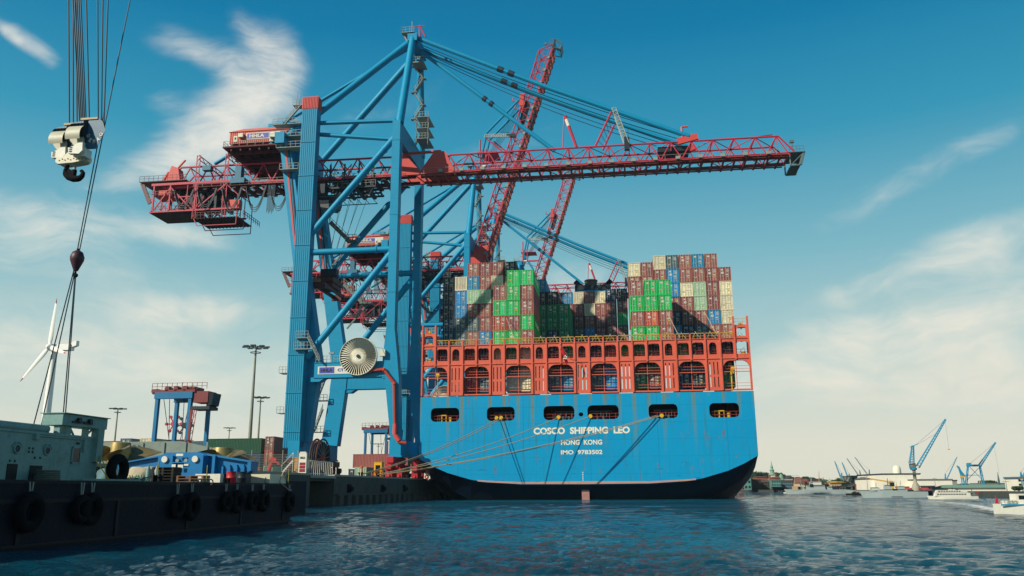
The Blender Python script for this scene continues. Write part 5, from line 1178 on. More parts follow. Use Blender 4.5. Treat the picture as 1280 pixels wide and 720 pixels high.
# ================================================================== HOOK BLOCK hanging into the picture
hb = thing('crane_hook_block', (-31.4, 42, 19.5), 'big hook block with white beam and black hook hanging on many wires from above', 'hook block')
HBL = paint('hook_block_blue_grey', '2c5a74', .45, .25, '16303e', 1.6)
def block_half(x, y, s):
    w = MB()
    pts = [(-.72, 1.0), (-.2, 1.35), (.35, 1.32), (.85, .75), (.9, .45), (.35, -.5), (.0, -.72), (-.5, -.6)]
    def cheek(dy): w.prism([(x+a, 22.2+b_2) for a, b_2 in pts], 'y', y+dy, y+dy+.1)
    return w
blk = [(-32.0, 42.6, 22.1), (-30.05, 41.4, 21.75)]
for (x, y, zc) in blk:
    w = MB(); pts = [(-.35, 1.05), (.35, 1.15), (.75, .85), (1.0, .3), (.45, -.75), (-.25, -.75), (-.55, .1)]
    # cheek plates face mostly towards +x, turned a little to the viewer
    ca, sa = math.cos(R(35)), math.sin(R(35))
    def W2(u, d, z): return (x+u*ca+d*sa*.9, y-u*sa*.0-d*ca, zc+z)
    for d in (0.0,):
        vs = [W2(a, .55, b_2) for a, b_2 in pts]+[W2(a, .43, b_2) for a, b_2 in pts]; nn = len(pts); w.add(vs, [tuple(range(nn)), tuple(range(2*nn-1, nn-1, -1))]+[(i, nn+i, nn+(i+1) % nn, (i+1) % nn) for i in range(nn)])
    part('cheek_plate', w, HBL, hb)
    w = MB(); pts3 = [(-1.0, .0), (-.95, .9), (-.3, 1.0), (-.3, -.4), (-.8, -.45)]
    w.prism([(x+a, zc+b_2) for a, b_2 in pts3], 'y', y-.5, y+.3); part('block_housing', w, HBL, hb)
    w = MB()
    for k in range(5):
        w.lathe([(.1, 0), (.62, 0), (.55, .07), (.62, .14), (.1, .14)], (x-.95+k*.2, y-.25, zc+.3), 'x', 22)
    part('sheave', w, DARK, hb)
    w = MB(); n_ = 10; vs = []
    for i in range(n_+1):
        t = R(95+i*11); vs += [(x-.92, y-.35+.75*math.cos(t), zc-.05+.72*math.sin(t)), (x-.02, y-.35+.75*math.cos(t), zc-.05+.72*math.sin(t))]
    w.add(vs, [(2*i, 2*i+1, 2*i+3, 2*i+2) for i in range(n_)]); w.prism([(x-.9, zc+.2), (x-.05, zc+.25), (x-.05, zc-.4), (x-.6, zc-.6), (x-.9, zc-.25)], 'y', y-.66, y-.55); part('curved_guard', w, paint('guard_pale', 'b8b49c', .5, .25, '6c6c5c', 2), hb, True)
    w = MB(); w.box(x-.5, x+.55, y-.5, y+.1, zc+1.05, zc+1.17); part('rope_cover', w, paint('cover_tan', 'b8a27c', .6, .3), hb)
    w = MB(); w.prism([(x-.75, zc-1.15), (x-.8, zc-.8), (x-.45, zc-.7), (x-.2, zc-.5), (x+.05, zc-.45), (x+.1, zc-1.0), (x-.1, zc-1.2)], 'y', y-.85, y-.6); w.box(x-.6, x+.1, y-.6, y, zc-1.25, zc-.75); part('white_bracket', w, WHITE, hb)
    w = MB()
    for k in range(3): w.box(x-.7, x-.55, y-.88, y-.85, zc-1.07+k*.12, zc-1.02+k*.12)
    part('bracket_marks', w, DARK, hb)
    for i, ch in enumerate('DEMAG'):
        an = R(200+i*36); u, z = .22+.5*math.cos(an), .22+.55*math.sin(an)
        ca2, sa2 = math.cos(an+math.pi/2), math.sin(an+math.pi/2)
        t = text_mb(ch, .3, lambda p, q_, r_: W2(u+p*ca2-q_*sa2, .58+r_, z+p*sa2+q_*ca2), bold=.03, th=.01, fit=(.19, .25)); part('lettering', t, WHITE, hb)
SC = lambda m_, k, cx, cz, tx=0, tz=0: [m_.v.__setitem__(i, (cx+(v[0]-cx)*k+tx, 41.4+(v[1]-41.4)*k, cz+(v[2]-cz)*k+tz)) for i, v in enumerate(m_.v)]
w = MB(); w.prism([(-32.55, 20.55), (-32.5, 20.85), (-31.9, 20.95), (-31.6, 21.25), (-31.1, 21.25), (-30.7, 21.05), (-30.2, 21.0), (-30.1, 20.7), (-30.3, 20.5), (-31.0, 20.4), (-32.3, 20.35)], 'y', 41.0, 41.9)
w.tube((-32.6, 41.45, 20.7), (-32.2, 41.45, 20.7), .25, 10); w.tube((-30.4, 41.45, 20.75), (-29.95, 41.45, 20.75), .26, 10); SC(w, .74, -31.3, 21.1, .25, -.3); cbm = part('cross_head', w, paint('cross_head_white', 'd8d0b4', .5, .3, '80785c', 2), hb)
w = MB()
for i in range(9): w.lathe([(0, -.03), (.05, -.03), (.05, 0)], (-32.2+i*.24, 41.0, 20.62+.1*(i % 2)), 'y', 8)
SC(w, .74, -31.3, 21.1, .25, -.3); part('bolt_row', w, DARK, cbm)
w = MB(); w.lathe([(.2, 0), (.2, -.35), (.13, -.4), (.13, -1.0), (.2, -1.1), (0, -1.1)], (-31.15, 41.4, 21.0), 'z', 14); w.lathe([(.18, 0), (.18, .35), (0, .35)], (-31.3, 41.4, 21.2), 'z', 12)
SC(w, .7, -31.2, 20.8, .25, -.25); part('shank', w, GREY, hb, True)
w = MB(); cx, cz = -31.05, 19.6
pts = [(-31.85, 20.35, .16), (-32.0, 19.95, .2), (-31.95, 19.6, .24), (-31.6, 19.3, .28), (-31.15, 19.15, .3), (-30.7, 19.12, .27), (-30.4, 19.3, .22), (-30.3, 19.6, .18), (-30.45, 19.85, .13), (-30.6, 19.8, .1)]
for a_, b_2 in zip(pts[:-1], pts[1:]): w.tube((a_[0], 41.4, a_[1]), (b_2[0], 41.4, b_2[1]), a_[2], 12, b_2[2]); w.lathe([(0, -a_[2]*.95), (a_[2]*.7, -a_[2]*.65), (a_[2]*.97, 0), (a_[2]*.7, a_[2]*.65), (0, a_[2]*.95)], (a_[0], 41.4, a_[1]), 'z', 12)
w.tube((-31.15, 41.4, 19.95), (-31.15, 41.4, 19.2), .2, 12); w.beam((-31.8, 41.4, 19.9), (-31.2, 41.4, 19.5), .25, .5); SC(w, .66, -31.15, 20.6, .25, -.25); part('hook', w, BLACK, hb, True)
w = MB()
for x0_, x1_ in ((-32.4, -33.6), (-32.15, -33.3), (-31.9, -33.1), (-30.9, -32.5), (-30.8, -32.37), (-30.7, -32.24), (-30.6, -32.11), (-30.5, -31.98), (-30.3, -31.6), (-29.75, -30.85), (-29.55, -30.5), (-29.4, -30.15)):
    y_ = 42.6 if x0_ < -31.5 else 41.4; k = (60-22.6)/(31.4-22.6); w.tube((x0_, y_, 22.6), (x0_+(x1_-x0_)*k, y_, 60), .042, 5)
part('hoist_wire', w, CABLE, hb)
# small auxiliary block with guy wires
ab = thing('auxiliary_block', (-30.5, 42, 14.6), 'small dark pulley ball hanging on thin wires above the wind turbine', 'pulley block')
w = MB(); w.lathe([(0, -.75), (.12, -.7), (.2, -.5), (.36, -.1), (.38, .1), (.28, .38), (.1, .5), (0, .5)], (-30.5, 42, 14.75), 'z', 18); part('ball', w, paint('ball_maroon', '43202a', .5, .3, '18262e', 3), ab, True)
w = MB(); w.tube((-30.5, 42, 14.0), (-30.5, 42, 13.6), .06, 8); w.lathe([(0, -.1), (.12, -.1), (.12, .1), (0, .1)], (-30.5, 42, 13.8), 'y', 14); w.tube((-30.5, 42, 15.2), (-30.5, 42, 15.35), .08, 8); part('swivel', w, BLACK, ab)
w = MB()
for a_, b_2 in (((-30.42, 15.1), (-28.2, 41.5)), ((-30.55, 15.2), (-29.9, 24.0)), ((-30.6, 14.2), (-32.0, 4.6)), ((-30.55, 13.9), (-31.5, 4.6)), ((-30.5, 13.7), (-30.15, 4.6)), ((-30.46, 13.7), (-30.0, 4.6))):
    w.tube((a_[0], 42, a_[1]), (b_2[0], 42, b_2[1]), .034, 5)
part('guy_wire', w, CABLE, ab)

# ================================================================== WIND TURBINE
wt = thing('wind_turbine', (-297, 400, QZ), 'white wind turbine with red blade tips standing far behind the barge', 'wind turbine')
TW = paint('turbine_white', 'f0eee4', .4, .06)
w = MB(); w.tube((-297, 400, QZ), (-297, 400, 74), 2.5, 24, 1.5); part('tower', w, TW, wt, True)
w = MB(); w.box(-298, -287, 397.8, 401.8, 74, 77.2); w.prism([(-290, 77), (-284, 79), (-284, 76.4), (-288, 75)], 'y', 398.5, 401); part('nacelle', w, TW, wt)
hub = Vector((-297.5, 396.4, 75.6)); w = MB(); w.lathe([(0, -2), (1.2, -1.4), (1.9, 0), (1.9, 1.6), (0, 1.6)], hub, 'y', 20); part('rotor_hub', w, TW, wt, True)
for tip in ((71, 373), (25, 477), (99, 446)):
    t_ = atY(tip[0], tip[1], 396.4); d = (t_-hub); L = d.length; d.normalize(); side = d.cross(Vector((0, 1, 0))).normalized()
    if L < 22: d = (d+Vector((0, -.5, 0))).normalized()
    w = MB(); n_ = 12; vs = []
    for i in range(n_+1):
        t = i/n_; ch = (.5+1.05*math.sin(min(1, t*4)*math.pi/2)*(1-t)**.8) if t > .05 else .7; th = .8*(1-t)+.12; c_ = hub+d*(t*L*.92)
        for k in range(8): a_ = 2*math.pi*k/8; vs.append(c_+side*(math.cos(a_)*ch)+Vector((0, 1, 0))*(math.sin(a_)*th*.6))
    w.add(vs, [(i*8+k, i*8+(k+1) % 8, (i+1)*8+(k+1) % 8, (i+1)*8+k) for i in range(n_) for k in range(8)]+[tuple(range(8))]); bl = part('blade', w, TW, wt, True)
    w = MB(); w.tube(hub+d*(L*.9), hub+d*L, .36, 8, .1); part('red_tip', w, RED, bl)

# ================================================================== LIGHT MASTS, YARD
def light_mast(px_b, px_t, py_t, Yd, label, r=.3, n=6):
    top = atY(px_t, py_t, Yd); x = top.x; o = thing('light_mast', (x, Yd, QZ), label, 'light mast', 'floodlight masts in the container yard')
    w = MB(); hgt = top.z-QZ; w.tube((x, Yd, QZ), (x, Yd, QZ+hgt*.3), r*1.5, 10, r*1.25); w.tube((x, Yd, QZ+hgt*.3), (x, Yd, top.z), r*1.1, 10, r*.55); part('pole', w, paint('mast_galvanised', '8c8c7c', .5, .4, '4c4c44'), o, True)
    w = MB(); w.torus((x, Yd, top.z), 1.3*r/.3, .07*r/.3, 'z', 18, 5); w.torus((x, Yd, top.z-1.0*r/.3), .9*r/.3, .07*r/.3, 'z', 18, 5)
    for k in range(8): a_ = R(45*k+10); w.tube((x, Yd, top.z), (x+1.9*r/.3*math.cos(a_), Yd+1.9*r/.3*math.sin(a_), top.z+.15), .06*r/.3, 4)
    part('lamp_ring', w, DARK, o)
    for k in range(8):
        a_ = R(45*k+10); q_ = Vector((x+2.0*r/.3*math.cos(a_), Yd+2.0*r/.3*math.sin(a_), top.z)); w = MB(); w.box(q_.x-.45*r/.3, q_.x+.45*r/.3, q_.y-.3, q_.y+.3, q_.z-.12, q_.z+.2); part('floodlight', w, DARK, o)
light_mast(312, 320, 434, 200, 'tallest floodlight mast, nearest left of the ribbed crane tower', .42)
light_mast(319, 326, 497, 300, 'slim floodlight mast just right behind the tallest one', .42)
light_mast(142, 147.5, 511, 330, 'floodlight mast standing between deckhouse and straddle carrier', .45)
light_mast(285, 287, 535, 480, 'small distant floodlight mast right of the straddle carrier', .45)
light_mast(471, 473, 555, 520, 'small distant floodlight mast seen under the nearest crane', .42)
def straddle(c, s, label, rot=0):
    o = thing('straddle_carrier', (c[0], c[1], QZ), label, 'straddle carrier', 'straddle carriers in the yard'); x, y = c
    W_, L_, H_ = 5.6*s, 6.0*s, 13.8*s
    SB = paint('straddle_blue', '0c6e9c', .45, .25, '0c3c5c', .8); SR = paint('straddle_red', '7c3434', .5, .4, '3c1c1c')
    for dx in (0, W_):
        for dy in (0, L_):
            w = MB(); w.box(x+dx-.26*s, x+dx+.26*s, y+dy-.3, y+dy+.3, QZ+1.0, QZ+H_-.3); part('leg', w, SB, o)
        w = MB(); w.box(x+dx-.5*s, x+dx+.5*s, y-1.2*s, y+L_+1.2*s, QZ+.9, QZ+1.9); part('side_beam', w, SB, o)
        for k in range(4):
            w = MB(); yy = y-.6*s+k*(L_+1.2*s)/3; w.lathe([(.3*s, -.3*s), (.68*s, -.3*s), (.72*s, 0), (.68*s, .3*s), (.3*s, .3*s)], (x+dx, yy, QZ+.7*s), 'x', 18); part('wheel', w, BLACK, o)
    for dy in (0, L_):
        w = MB(); w.box(x-.4, x+W_+.4, y+dy-.4, y+dy+.4, QZ+H_-1.3*s, QZ+H_-.3*s); part('top_beam', w, SB, o)
    w = MB(); w.box(x-1.0*s, x+W_+.8*s, y-.4, y+L_+.4, QZ+H_-.3*s, QZ+H_+.1*s); w.box(x-1.1*s, x-.1, y, y+2, QZ+H_-.5*s, QZ+H_+.3*s)
    for k in range(3): w.lathe([(0, -.6), (.4*s, -.6), (.4*s, .6), (0, .6)], (x+1.6*s+k*1.5*s, y+.2, QZ+H_+.3*s), 'y', 12)
    w.box(x+4*s, x+W_+.5*s, y, y+3, QZ+H_+.1*s, QZ+H_+.6*s); part('machinery_deck', w, SR, o)
    w = MB(); w.box(x+W_+.6*s, x+W_+3.0*s, y-.2, y+2.4, QZ+H_-2.0*s, QZ+H_-.2*s); cb_ = part('cab', w, SR, o)
    w = MB(); w.prism([(x+W_+3.0*s, QZ+H_-.4*s), (x+W_+3.9*s, QZ+H_-.5*s), (x+W_+3.6*s, QZ+H_-2.4*s), (x+W_+3.0*s, QZ+H_-2.6*s)], 'y', y-.1, y+2.3); part('cab_glass', w, GLASS, cb_)
    w = MB(); w.box(x+W_+.2, x+W_+3.4*s, y-.3, y+2.5, QZ+H_-3.1*s, QZ+H_-2.6*s); part('cab_floor', w, DARK, cb_)
    w = MB(); w.rail([(x-.9*s, y-.4, QZ+H_+.1*s), (x+W_+2.8*s, y-.4, QZ+H_+.1*s)], 1.0, .8, .04); part('deck_rail', w, SR, o)
    w = MB(); w.beam((x+W_+.5, y-.5, QZ+1.5), (x+W_+.5, y-.5, QZ+H_-3), .35, .2)
    for k in range(9): w.box(x+W_-.2, x+W_+1.2, y-.6, y-.4, QZ+1.5+k*.5, QZ+1.6+k*.5)
    part('ladder', w, SR, o)
    w = MB(); 
    for a_, b_2 in (((x+.4, QZ+H_-1.2), (x+2.2*s, QZ+5*s)), ((x+W_-.4, QZ+H_-1.2), (x+3.6*s, QZ+5*s)), ((x+1.4*s, QZ+H_-1.2), (x+2.0*s, QZ+5*s)), ((x+W_-1.6, QZ+H_-1.2), (x+4.2*s, QZ+5*s))): w.tube((a_[0], y+1, a_[1]), (b_2[0], y+1, b_2[1]), .05, 4)
    part('hoist_rope', w, CABLE, o)
    w = MB(); w.box(x+1.6*s, x+4.6*s, y+.5, y+L_-.5, QZ+4.2*s, QZ+5.1*s); w.box(x+1.8*s, x+2.4*s, y+.3, y+.8, QZ+2.8*s, QZ+4.2*s); w.box(x+3.8*s, x+4.4*s, y+.3, y+.8, QZ+2.8*s, QZ+4.2*s); part('spreader', w, SR, o)
    return o
straddle((-70.2, 119), .95, 'tall blue straddle carrier with red top and overhanging cab behind the barge')
straddle((-58.0, 185), .86, 'distant straddle carrier seen between the nearest crane legs')
def lattice_mast(x, y, z0_, z1_, wd, mat, name, label, cat, lean=0):
    w = MB(); n_ = int((z1_-z0_)/(wd*1.3)); f = lambda t: (x+lean*t)
    for dx, dy in ((-1, -1), (1, -1), (1, 1), (-1, 1)): w.tube((x+dx*wd/2, y+dy*wd/2, z0_), (x+lean+dx*wd/3, y+dy*wd/3, z1_), .07, 4)
    for i in range(n_):
        t0, t1 = i/n_, (i+1)/n_; k0 = wd/2*(1-.33*t0); k1 = wd/2*(1-.33*t1); a0, a1 = z0_+(z1_-z0_)*t0, z0_+(z1_-z0_)*t1
        for s_ in (-1, 1): w.tube((f(t0)-k0, y+s_*k0, a0), (f(t1)+k1, y+s_*k1, a1), .05, 4); w.tube((f(t0)-k0, y+s_*k0, a0), (f(t0)+k0, y+s_*k0, a0), .05, 4)
    return single(name, w, mat, (x, y, z0_), label, cat)
lattice_mast(-82.5, 150, QZ, 17.6, 1.1, CR, 'lattice_mast', 'slender red lattice mast leaning behind the straddle carrier', 'mast', 1.6)
for px_, l in ((217.5, 'red star-shaped sheave wheel left behind the straddle carrier'), (230.5, 'dark star-shaped sheave wheel right behind the straddle carrier')):
    c_ = atY(px_, 530 if px_ < 220 else 532, 149); w = MB()
    for k in range(6): a_ = R(60*k); w.tube(c_, c_+Vector((1.5*math.cos(a_), 0, 1.5*math.sin(a_))), .12, 5); w.lathe([(0, -.15), (.3, -.15), (.3, .15), (0, .15)], c_+Vector((1.5*math.cos(a_), 0, 1.5*math.sin(a_))), 'y', 8)
    w.lathe([(0, -.3), (.5, -.3), (.5, .3), (0, .3)], c_, 'y', 12); w.tube(c_, c_+Vector((.8, .5, 8)), .05, 4); single('sheave_wheel', w, CR if px_ < 220 else DARK, c_, l, 'sheave wheel')
lattice_mast(-62, 230, QZ, 20, 1.2, CR, 'lattice_mast', 'distant red lattice mast between the nearest crane legs', 'mast', 2.2)
# yard containers: rows seen broadside or end on, some on top of others
yard = [ # px0, px1, top tier (0-based), Y, colour, end-on?
 (126, 141, 2, 168, B, 0), (149.5, 163, 2, 160, SL, 1), (163.5, 174, 2, 166, NV, 0), (174, 189, 2, 160, CRM, 1), (190, 236, 2, 172, SL, 0), (240, 256, 2, 178, 'deep green', 0), (256, 283, 2, 165, 'deep green', 0), (283, 308, 2, 176, DB, 0), (320, 331, 1, 175, B, 1), (331, 342, 2, 160, B, 1), (343, 352, 2, 176, DB, 0)]
names_ = ['brown container stack beside the deckhouse roofline', 'blue grey container stack just above the number 2001', 'navy container stack right of the blue grey one', 'cream container stack left of the straddle carrier', 'long slate container stack under the straddle carrier', 'short dark green container stack right of the straddle carrier', 'long green container stack left of the tallest mast', 'dark brown container stack behind the tallest mast', 'low brown container stack right of the tallest mast', 'brown container stack beside the ribbed tower foot', 'dark container stack touching the ribbed tower foot']
for (a_, b_2, tt, Yd, c_, endon), nm in zip(yard, names_):
    xa, xb = atY(a_, 560, Yd).x, atY(b_2, 560, Yd).x
    for t in range(tt+1):
        cc_ = c_ if t == tt else ([PG, OB][t % 2] if a_ > 319 and a_ < 340 else [DB, SL, DG, NV][(int(a_)+t*3) % 4])
        lv = ['lowest of', 'middle of', 'top of'][t] if tt == 2 else ['lower of', 'upper of'][t]
        if endon: o = container(xa, Yd, QZ+t*2.9, cc_, ulabel(f'{cc_} box, {lv} {nm}'), 'containers standing in the yard'); o.scale = ((xb-xa)/CW, 1, 1) if abs((xb-xa)/CW-1) < .25 else (1, 1, 1)
        else: o = container(xa, Yd+CW, QZ+t*2.9, cc_, ulabel(f'{cc_} box, {lv} {nm}'), 'containers standing in the yard', rot=-math.pi/2, doors=False)
for (a_, Yd, t, c_, l) in ((441, 178, 1, B, 'brown container on top, seen between crane legs left'), (452, 196, 1, DB, 'dark brown container on top, seen between crane legs'), (444, 172, 0, PG, 'pale green container on the ground between the crane legs'), (463, 186, 0, DG, 'dark green container on the ground left of the yellow cabin'), (436, 188, 0, NV, 'navy container on the ground by the spoked drum')):
    x = atY(a_, 580, Yd).x; container(x, Yd+(CW if t else 0), QZ+t*2.9, c_, ulabel(l), 'containers standing in the yard', rot=-math.pi/2 if t else 0, doors=not t)
# ---- things on the quay edge near the crane
NY_ = 96.5
w = MB(); w.box(-37.15, -36.25+.0, NY_-.3, NY_+.3, QZ+.15, 6.1)
sgn = thing('info_pillar', (-37.6, NY_, QZ), 'white information pillar with red panels at the quay corner', 'sign')
sx0, sx1 = -38.25, -37.32
w = MB(); w.box(sx0, sx1, NY_-.18, NY_+.18, QZ, 6.15); w.box(sx0+.1, sx1-.1, NY_-.2, NY_+.2, 6.15, 6.3); part('pillar', w, WHITE, sgn)
w = MB(); w.box(sx0+.12, sx1-.12, NY_-.21, NY_-.18, 3.95, 4.3); w.box(sx0+.12, sx1-.12, NY_-.21, NY_-.18, 4.36, 4.7); w.box(sx0+.12, sx1-.12, NY_-.21, NY_-.18, 4.76, 5.05); part('red_panel', w, paint('panel_crimson', '8c1c30', .5, .2), sgn)
t = text_mb('HHLA', 1, lambda u, v, w_: ((sx0+sx1)/2+u, NY_-.2-w_, 5.6+v), bold=.03, fit=(.62, .26)); part('lettering', t, DARK, sgn)
fe = thing('mesh_fence', (-42, 94, QZ), 'tall wire mesh fence along the quay left of the information pillar', 'fence')
w = MB(); F0, F1 = (-46.5, 93.0), (-38.4, 96.4)
for i in range(13): z = QZ+.1+i*.19; w.tube((F0[0], F0[1], z), (F1[0], F1[1], z), .03, 4)
for i in range(60): t_ = i/59; w.tube((F0[0]+(F1[0]-F0[0])*t_, F0[1]+(F1[1]-F0[1])*t_, QZ+.1), (F0[0]+(F1[0]-F0[0])*t_, F0[1]+(F1[1]-F0[1])*t_, QZ+2.4), .008, 3)
part('mesh_panel', w, GREY, fe)
for i in range(6):
    t_ = i/5; w = MB(); x, y = F0[0]+(F1[0]-F0[0])*t_, F0[1]+(F1[1]-F0[1])*t_; w.tube((x, y, QZ), (x, y, QZ+2.9), .05, 6); part('post', w, GREY, fe)
ga = thing('railing_gate', (-38.5, 101, QZ), 'pale metal railing gate between the pillar and the spoked drum', 'railing')
w = MB(); w.box(-38.9, -37.25, 97.6, 97.7, QZ+.1, QZ+.16)
for i in range(13): y = 97.8+i*.66; w.tube((-37.4, y, QZ), (-37.4, y, QZ+1.7), .03, 4)
w.tube((-37.4, 97.8, QZ+1.7), (-37.4, 105.8, QZ+1.7), .06, 5); w.tube((-37.4, 97.8, QZ+.2), (-37.4, 105.8, QZ+.2), .06, 5); part('bars', w, WHITE, ga)
w = MB()
for i in range(14): w.tube((-38.9+i*.11, 97.65, QZ), (-38.9+i*.11, 97.65, QZ+1.8), .03, 4)
part('side_panel', w, GREY, ga)
w = MB(); w.box(QX-.2, QX+.15, 97.4, 106.2, 3.3, 3.62); part('base_girder', w, GREY, ga)
yc = thing('yellow_cabin', (-39.4, 133, QZ), 'small yellow cabin with a window opening at the quay edge', 'cabin')
w = MB(); w.box(-40.0, -39.75, 132.6, 134, QZ, 6.1); w.box(-38.95, -38.75, 132.6, 134, QZ, 6.1); w.box(-39.75, -38.95, 132.6, 134, QZ, 4.3); w.box(-39.75, -38.95, 132.6, 134, 5.7, 6.1); w.box(-40.05, -38.7, 132.55, 134.05, 6.1, 6.2); part('cabin_body', w, paint('cabin_yellow', 'e0a414', .5, .2, '7c5a10'), yc)
w = MB(); w.box(-39.75, -38.95, 132.9, 132.95, 4.3, 5.7); part('window', w, GLASS, yc)
w = MB(); w.rail([(-40.3, 132.4, QZ), (-38.5, 132.4, QZ)], 1.2, .5, .05); part('side_rail', w, paint('orange_rail', 'c85a18', .5), yc)
w = MB(); w.tube((-39.9, 126, QZ), (-39.9, 126, QZ+1.5), .25, 8, .12); w.lathe([(0, 0), (.2, .1), (.2, .3), (0, .45)], (-39.9, 126, QZ+1.5), 'z', 10); single('orange_marker', w, paint('marker_orange', 'd8581c', .5), (-39.9, 126, QZ), 'orange marker post before the pale green container', 'marker')
# spoked drum standing on edge
dr = thing('spoked_cable_drum', (-50.6, 138, QZ), 'huge dark spoked cable drum standing upright on the quay', 'cable drum')
dx_, dy_, dz_ = -50.6, 138.0, QZ+3.5
w = MB(); w.torus((dx_, dy_, dz_), 3.15, .16, 'x', 48, 6); w.torus((dx_-1.1, dy_, dz_), 3.15, .16, 'x', 48, 6); w.lathe([(2.75, -1.0), (2.75, 0)], (dx_, dy_, dz_), 'x', 40, False); part('rim', w, paint('drum_brown', '4c2c28', .6, .5, '1c1412', 2), dr)
w = MB(); w.lathe([(.0, 0.0), (2.95, 0), (2.95, -.1), (0, -.1)], (dx_-.5, dy_, dz_), 'x', 40); part('core', w, paint('drum_navy', '16202c', .6, .3), dr)
w = MB()
for k in range(16): a_ = R(22.5*k+6); w.tube((dx_+.05, dy_, dz_), (dx_+.05, dy_+3.1*math.cos(a_), dz_+3.1*math.sin(a_)), .05, 4)
part('spokes', w, GREY, dr)
w = MB(); w.lathe([(0, .25), (.5, .25), (.6, 0), (.6, -1.2)], (dx_, dy_, dz_), 'x', 16); part('hub', w, MAROON, dr)
w = MB(); w.prism([(dy_-1.6, QZ), (dy_+1.6, QZ), (dy_+.2, dz_), (dy_-.2, dz_)], 'x', dx_-1.7, dx_-1.4); w.box(dx_-1.8, dx_+.6, dy_-1.8, dy_+1.8, QZ, QZ+.35); part('stand', w, CB, dr)
# small clutter: lifebuoy sign, red machinery, bollard posts, ladders on the wall
for i, y in enumerate((108, 113, 118.5)):
    w = MB(); w.tube((-37.7, y, QZ+.2), (-37.7, y, QZ+1.0), .05, 6); w.lathe([(.0, 0), (.09, 0), (.09, .12), (0, .12)], (-37.7, y, QZ+1.0), 'z', 8); single('quay_post', w, WHITE, (-37.7, y, QZ), f'{["left", "middle", "right"][i]} of three white posts on the quay kerb before the cranes', 'post', 'quay posts')
w = MB(); w.box(-44.3, -41.5, 100.5, 101.5, QZ, QZ+.5); w.tube((-44, 101, QZ+.5), (-43.4, 101, QZ+2.0), .22, 8); w.tube((-43.4, 101, QZ+2.0), (-42.6, 101, QZ+1.4), .18, 8); w.box(-43.7, -43, 100.8, 101.2, QZ+1.6, QZ+2.2); single('red_hose_arm', w, RED, (-43, 101, QZ), 'small red jointed machine behind the mesh fence', 'machine')
lf = thing('lifebuoy_board', (-37.35, 158, QZ), 'white lifebuoy board low at the quay edge under the ship corner', 'lifebuoy')
w = MB(); w.box(-37.8, -36.9, 157.9, 158, QZ-.2, QZ+1.3); part('board', w, WHITE, lf); w = MB(); w.torus((-37.35, 157.85, QZ+.6), .28, .08, 'y', 16, 6); part('ring', w, RED, lf)
for i, y in enumerate((112, 128, 141)):
    w = MB(); w.box(QX-.02, QX+.12, y-.8, y+.8, 1.5, 2.6); w.tube((QX+.25, y-.5, 2.0), (QX+.25, y+.5, 2.0), .35, 12); single('rubber_fender', w, BLACK, (QX, y, 2), f'{["nearest", "middle", "farthest"][i]} black rubber fender on the quay wall', 'fender', 'quay wall fenders')

# more clutter on the barge and behind the fence
def heap(c, n_, sx, sy, sz, seed, mat, name, label, cat):
    rr = random.Random(seed); w = MB()
    for k in range(n_): t = rr.random()*6.28; q_ = (c[0]+rr.uniform(-sx, sx), c[1]+rr.uniform(-sy, sy), c[2]+rr.uniform(0, sz)); w.sag(q_, (c[0]+rr.uniform(-sx, sx), c[1]+rr.uniform(-sy, sy), c[2]+rr.uniform(0, sz*.6)), rr.uniform(-.05, .1), .022, 6, 4)
    single(name, w, mat, c, label, cat)
heap((-21.6, 35.6, 2.25), 40, .45, .6, .35, 2, paint('net_green', '2e6a60', .9, .3), 'net_heap', 'tangled dark green net heap right of the big deck tyre', 'net')
heap((-20.8, 43.6, 2.25), 26, .5, .5, .2, 5, DARK, 'hose_heap', 'tangled black hoses on deck beside the red drum', 'hose')
for i, (x, y) in enumerate(((-21.9, 36.9), (-21.6, 37.1))):
    w = MB(); w.lathe([(0, 0), (.11, 0), (.11, .62), (.05, .74), (.05, .82), (0, .82)], (x, y, 2.2), 'z', 12); single('gas_bottle', w, [TEAL, GREY][i], (x, y, 2.2), ['pale green gas bottle standing left of the cream bundle', 'grey gas bottle standing right beside the pale green one'][i], 'gas bottle', 'gas bottles on the barge', True)
w = MB(); w.box(-22.5, -21.7, 44.9, 45.6, 2.2, 2.75); w.box(-22.55, -21.65, 44.85, 45.65, 2.75, 2.8); single('tool_chest', w, DARK, (-22.1, 45.2, 2.2), 'dark lidded tool chest between the drums and cream deck box', 'chest')
w = MB(); w.tube((-19.95, 34.2, 2.2), (-19.95, 34.2, 2.55), .09, 10); w.tube((-19.95, 34.6, 2.2), (-19.95, 34.6, 2.55), .09, 10); w.box(-20.1, -19.8, 34.0, 34.8, 2.2, 2.24); w.tube((-19.95, 34.05, 2.45), (-19.95, 34.75, 2.45), .03, 6); single('barge_bollard', w, BLACK, (-19.95, 34.4, 2.2), 'black double bollard on the barge edge left of the pallets', 'bollard')
w = MB(); w.tube((-19.95, 40.6, 2.2), (-19.95, 40.6, 2.5), .09, 10); w.tube((-19.95, 41.0, 2.2), (-19.95, 41.0, 2.5), .09, 10); w.box(-20.1, -19.8, 40.4, 41.2, 2.2, 2.24); single('barge_bollard', w, BLACK, (-19.95, 40.8, 2.2), 'black double bollard on the barge edge before the red drum', 'bollard')
st_ = thing('stair_unit', (-40.6, 99, QZ), 'white access stair standing behind the mesh fence left of the pillar', 'stair')
w = MB()
for k in range(7): w.box(-41.4+k*.22, -41.1+k*.22, 98.6, 99.4, QZ+.2+k*.24, QZ+.24+k*.24)
part('steps', w, WHITE, st_); w = MB(); w.beam((-41.4, 98.6, QZ+.1), (-39.9, 98.6, QZ+1.8), .06, .16); w.beam((-41.4, 98.6, QZ+1.1), (-39.9, 98.6, QZ+2.7), .05, .05); w.tube((-39.9, 98.6, QZ), (-39.9, 98.6, QZ+2.7), .05, 5); part('stringer', w, WHITE, st_)
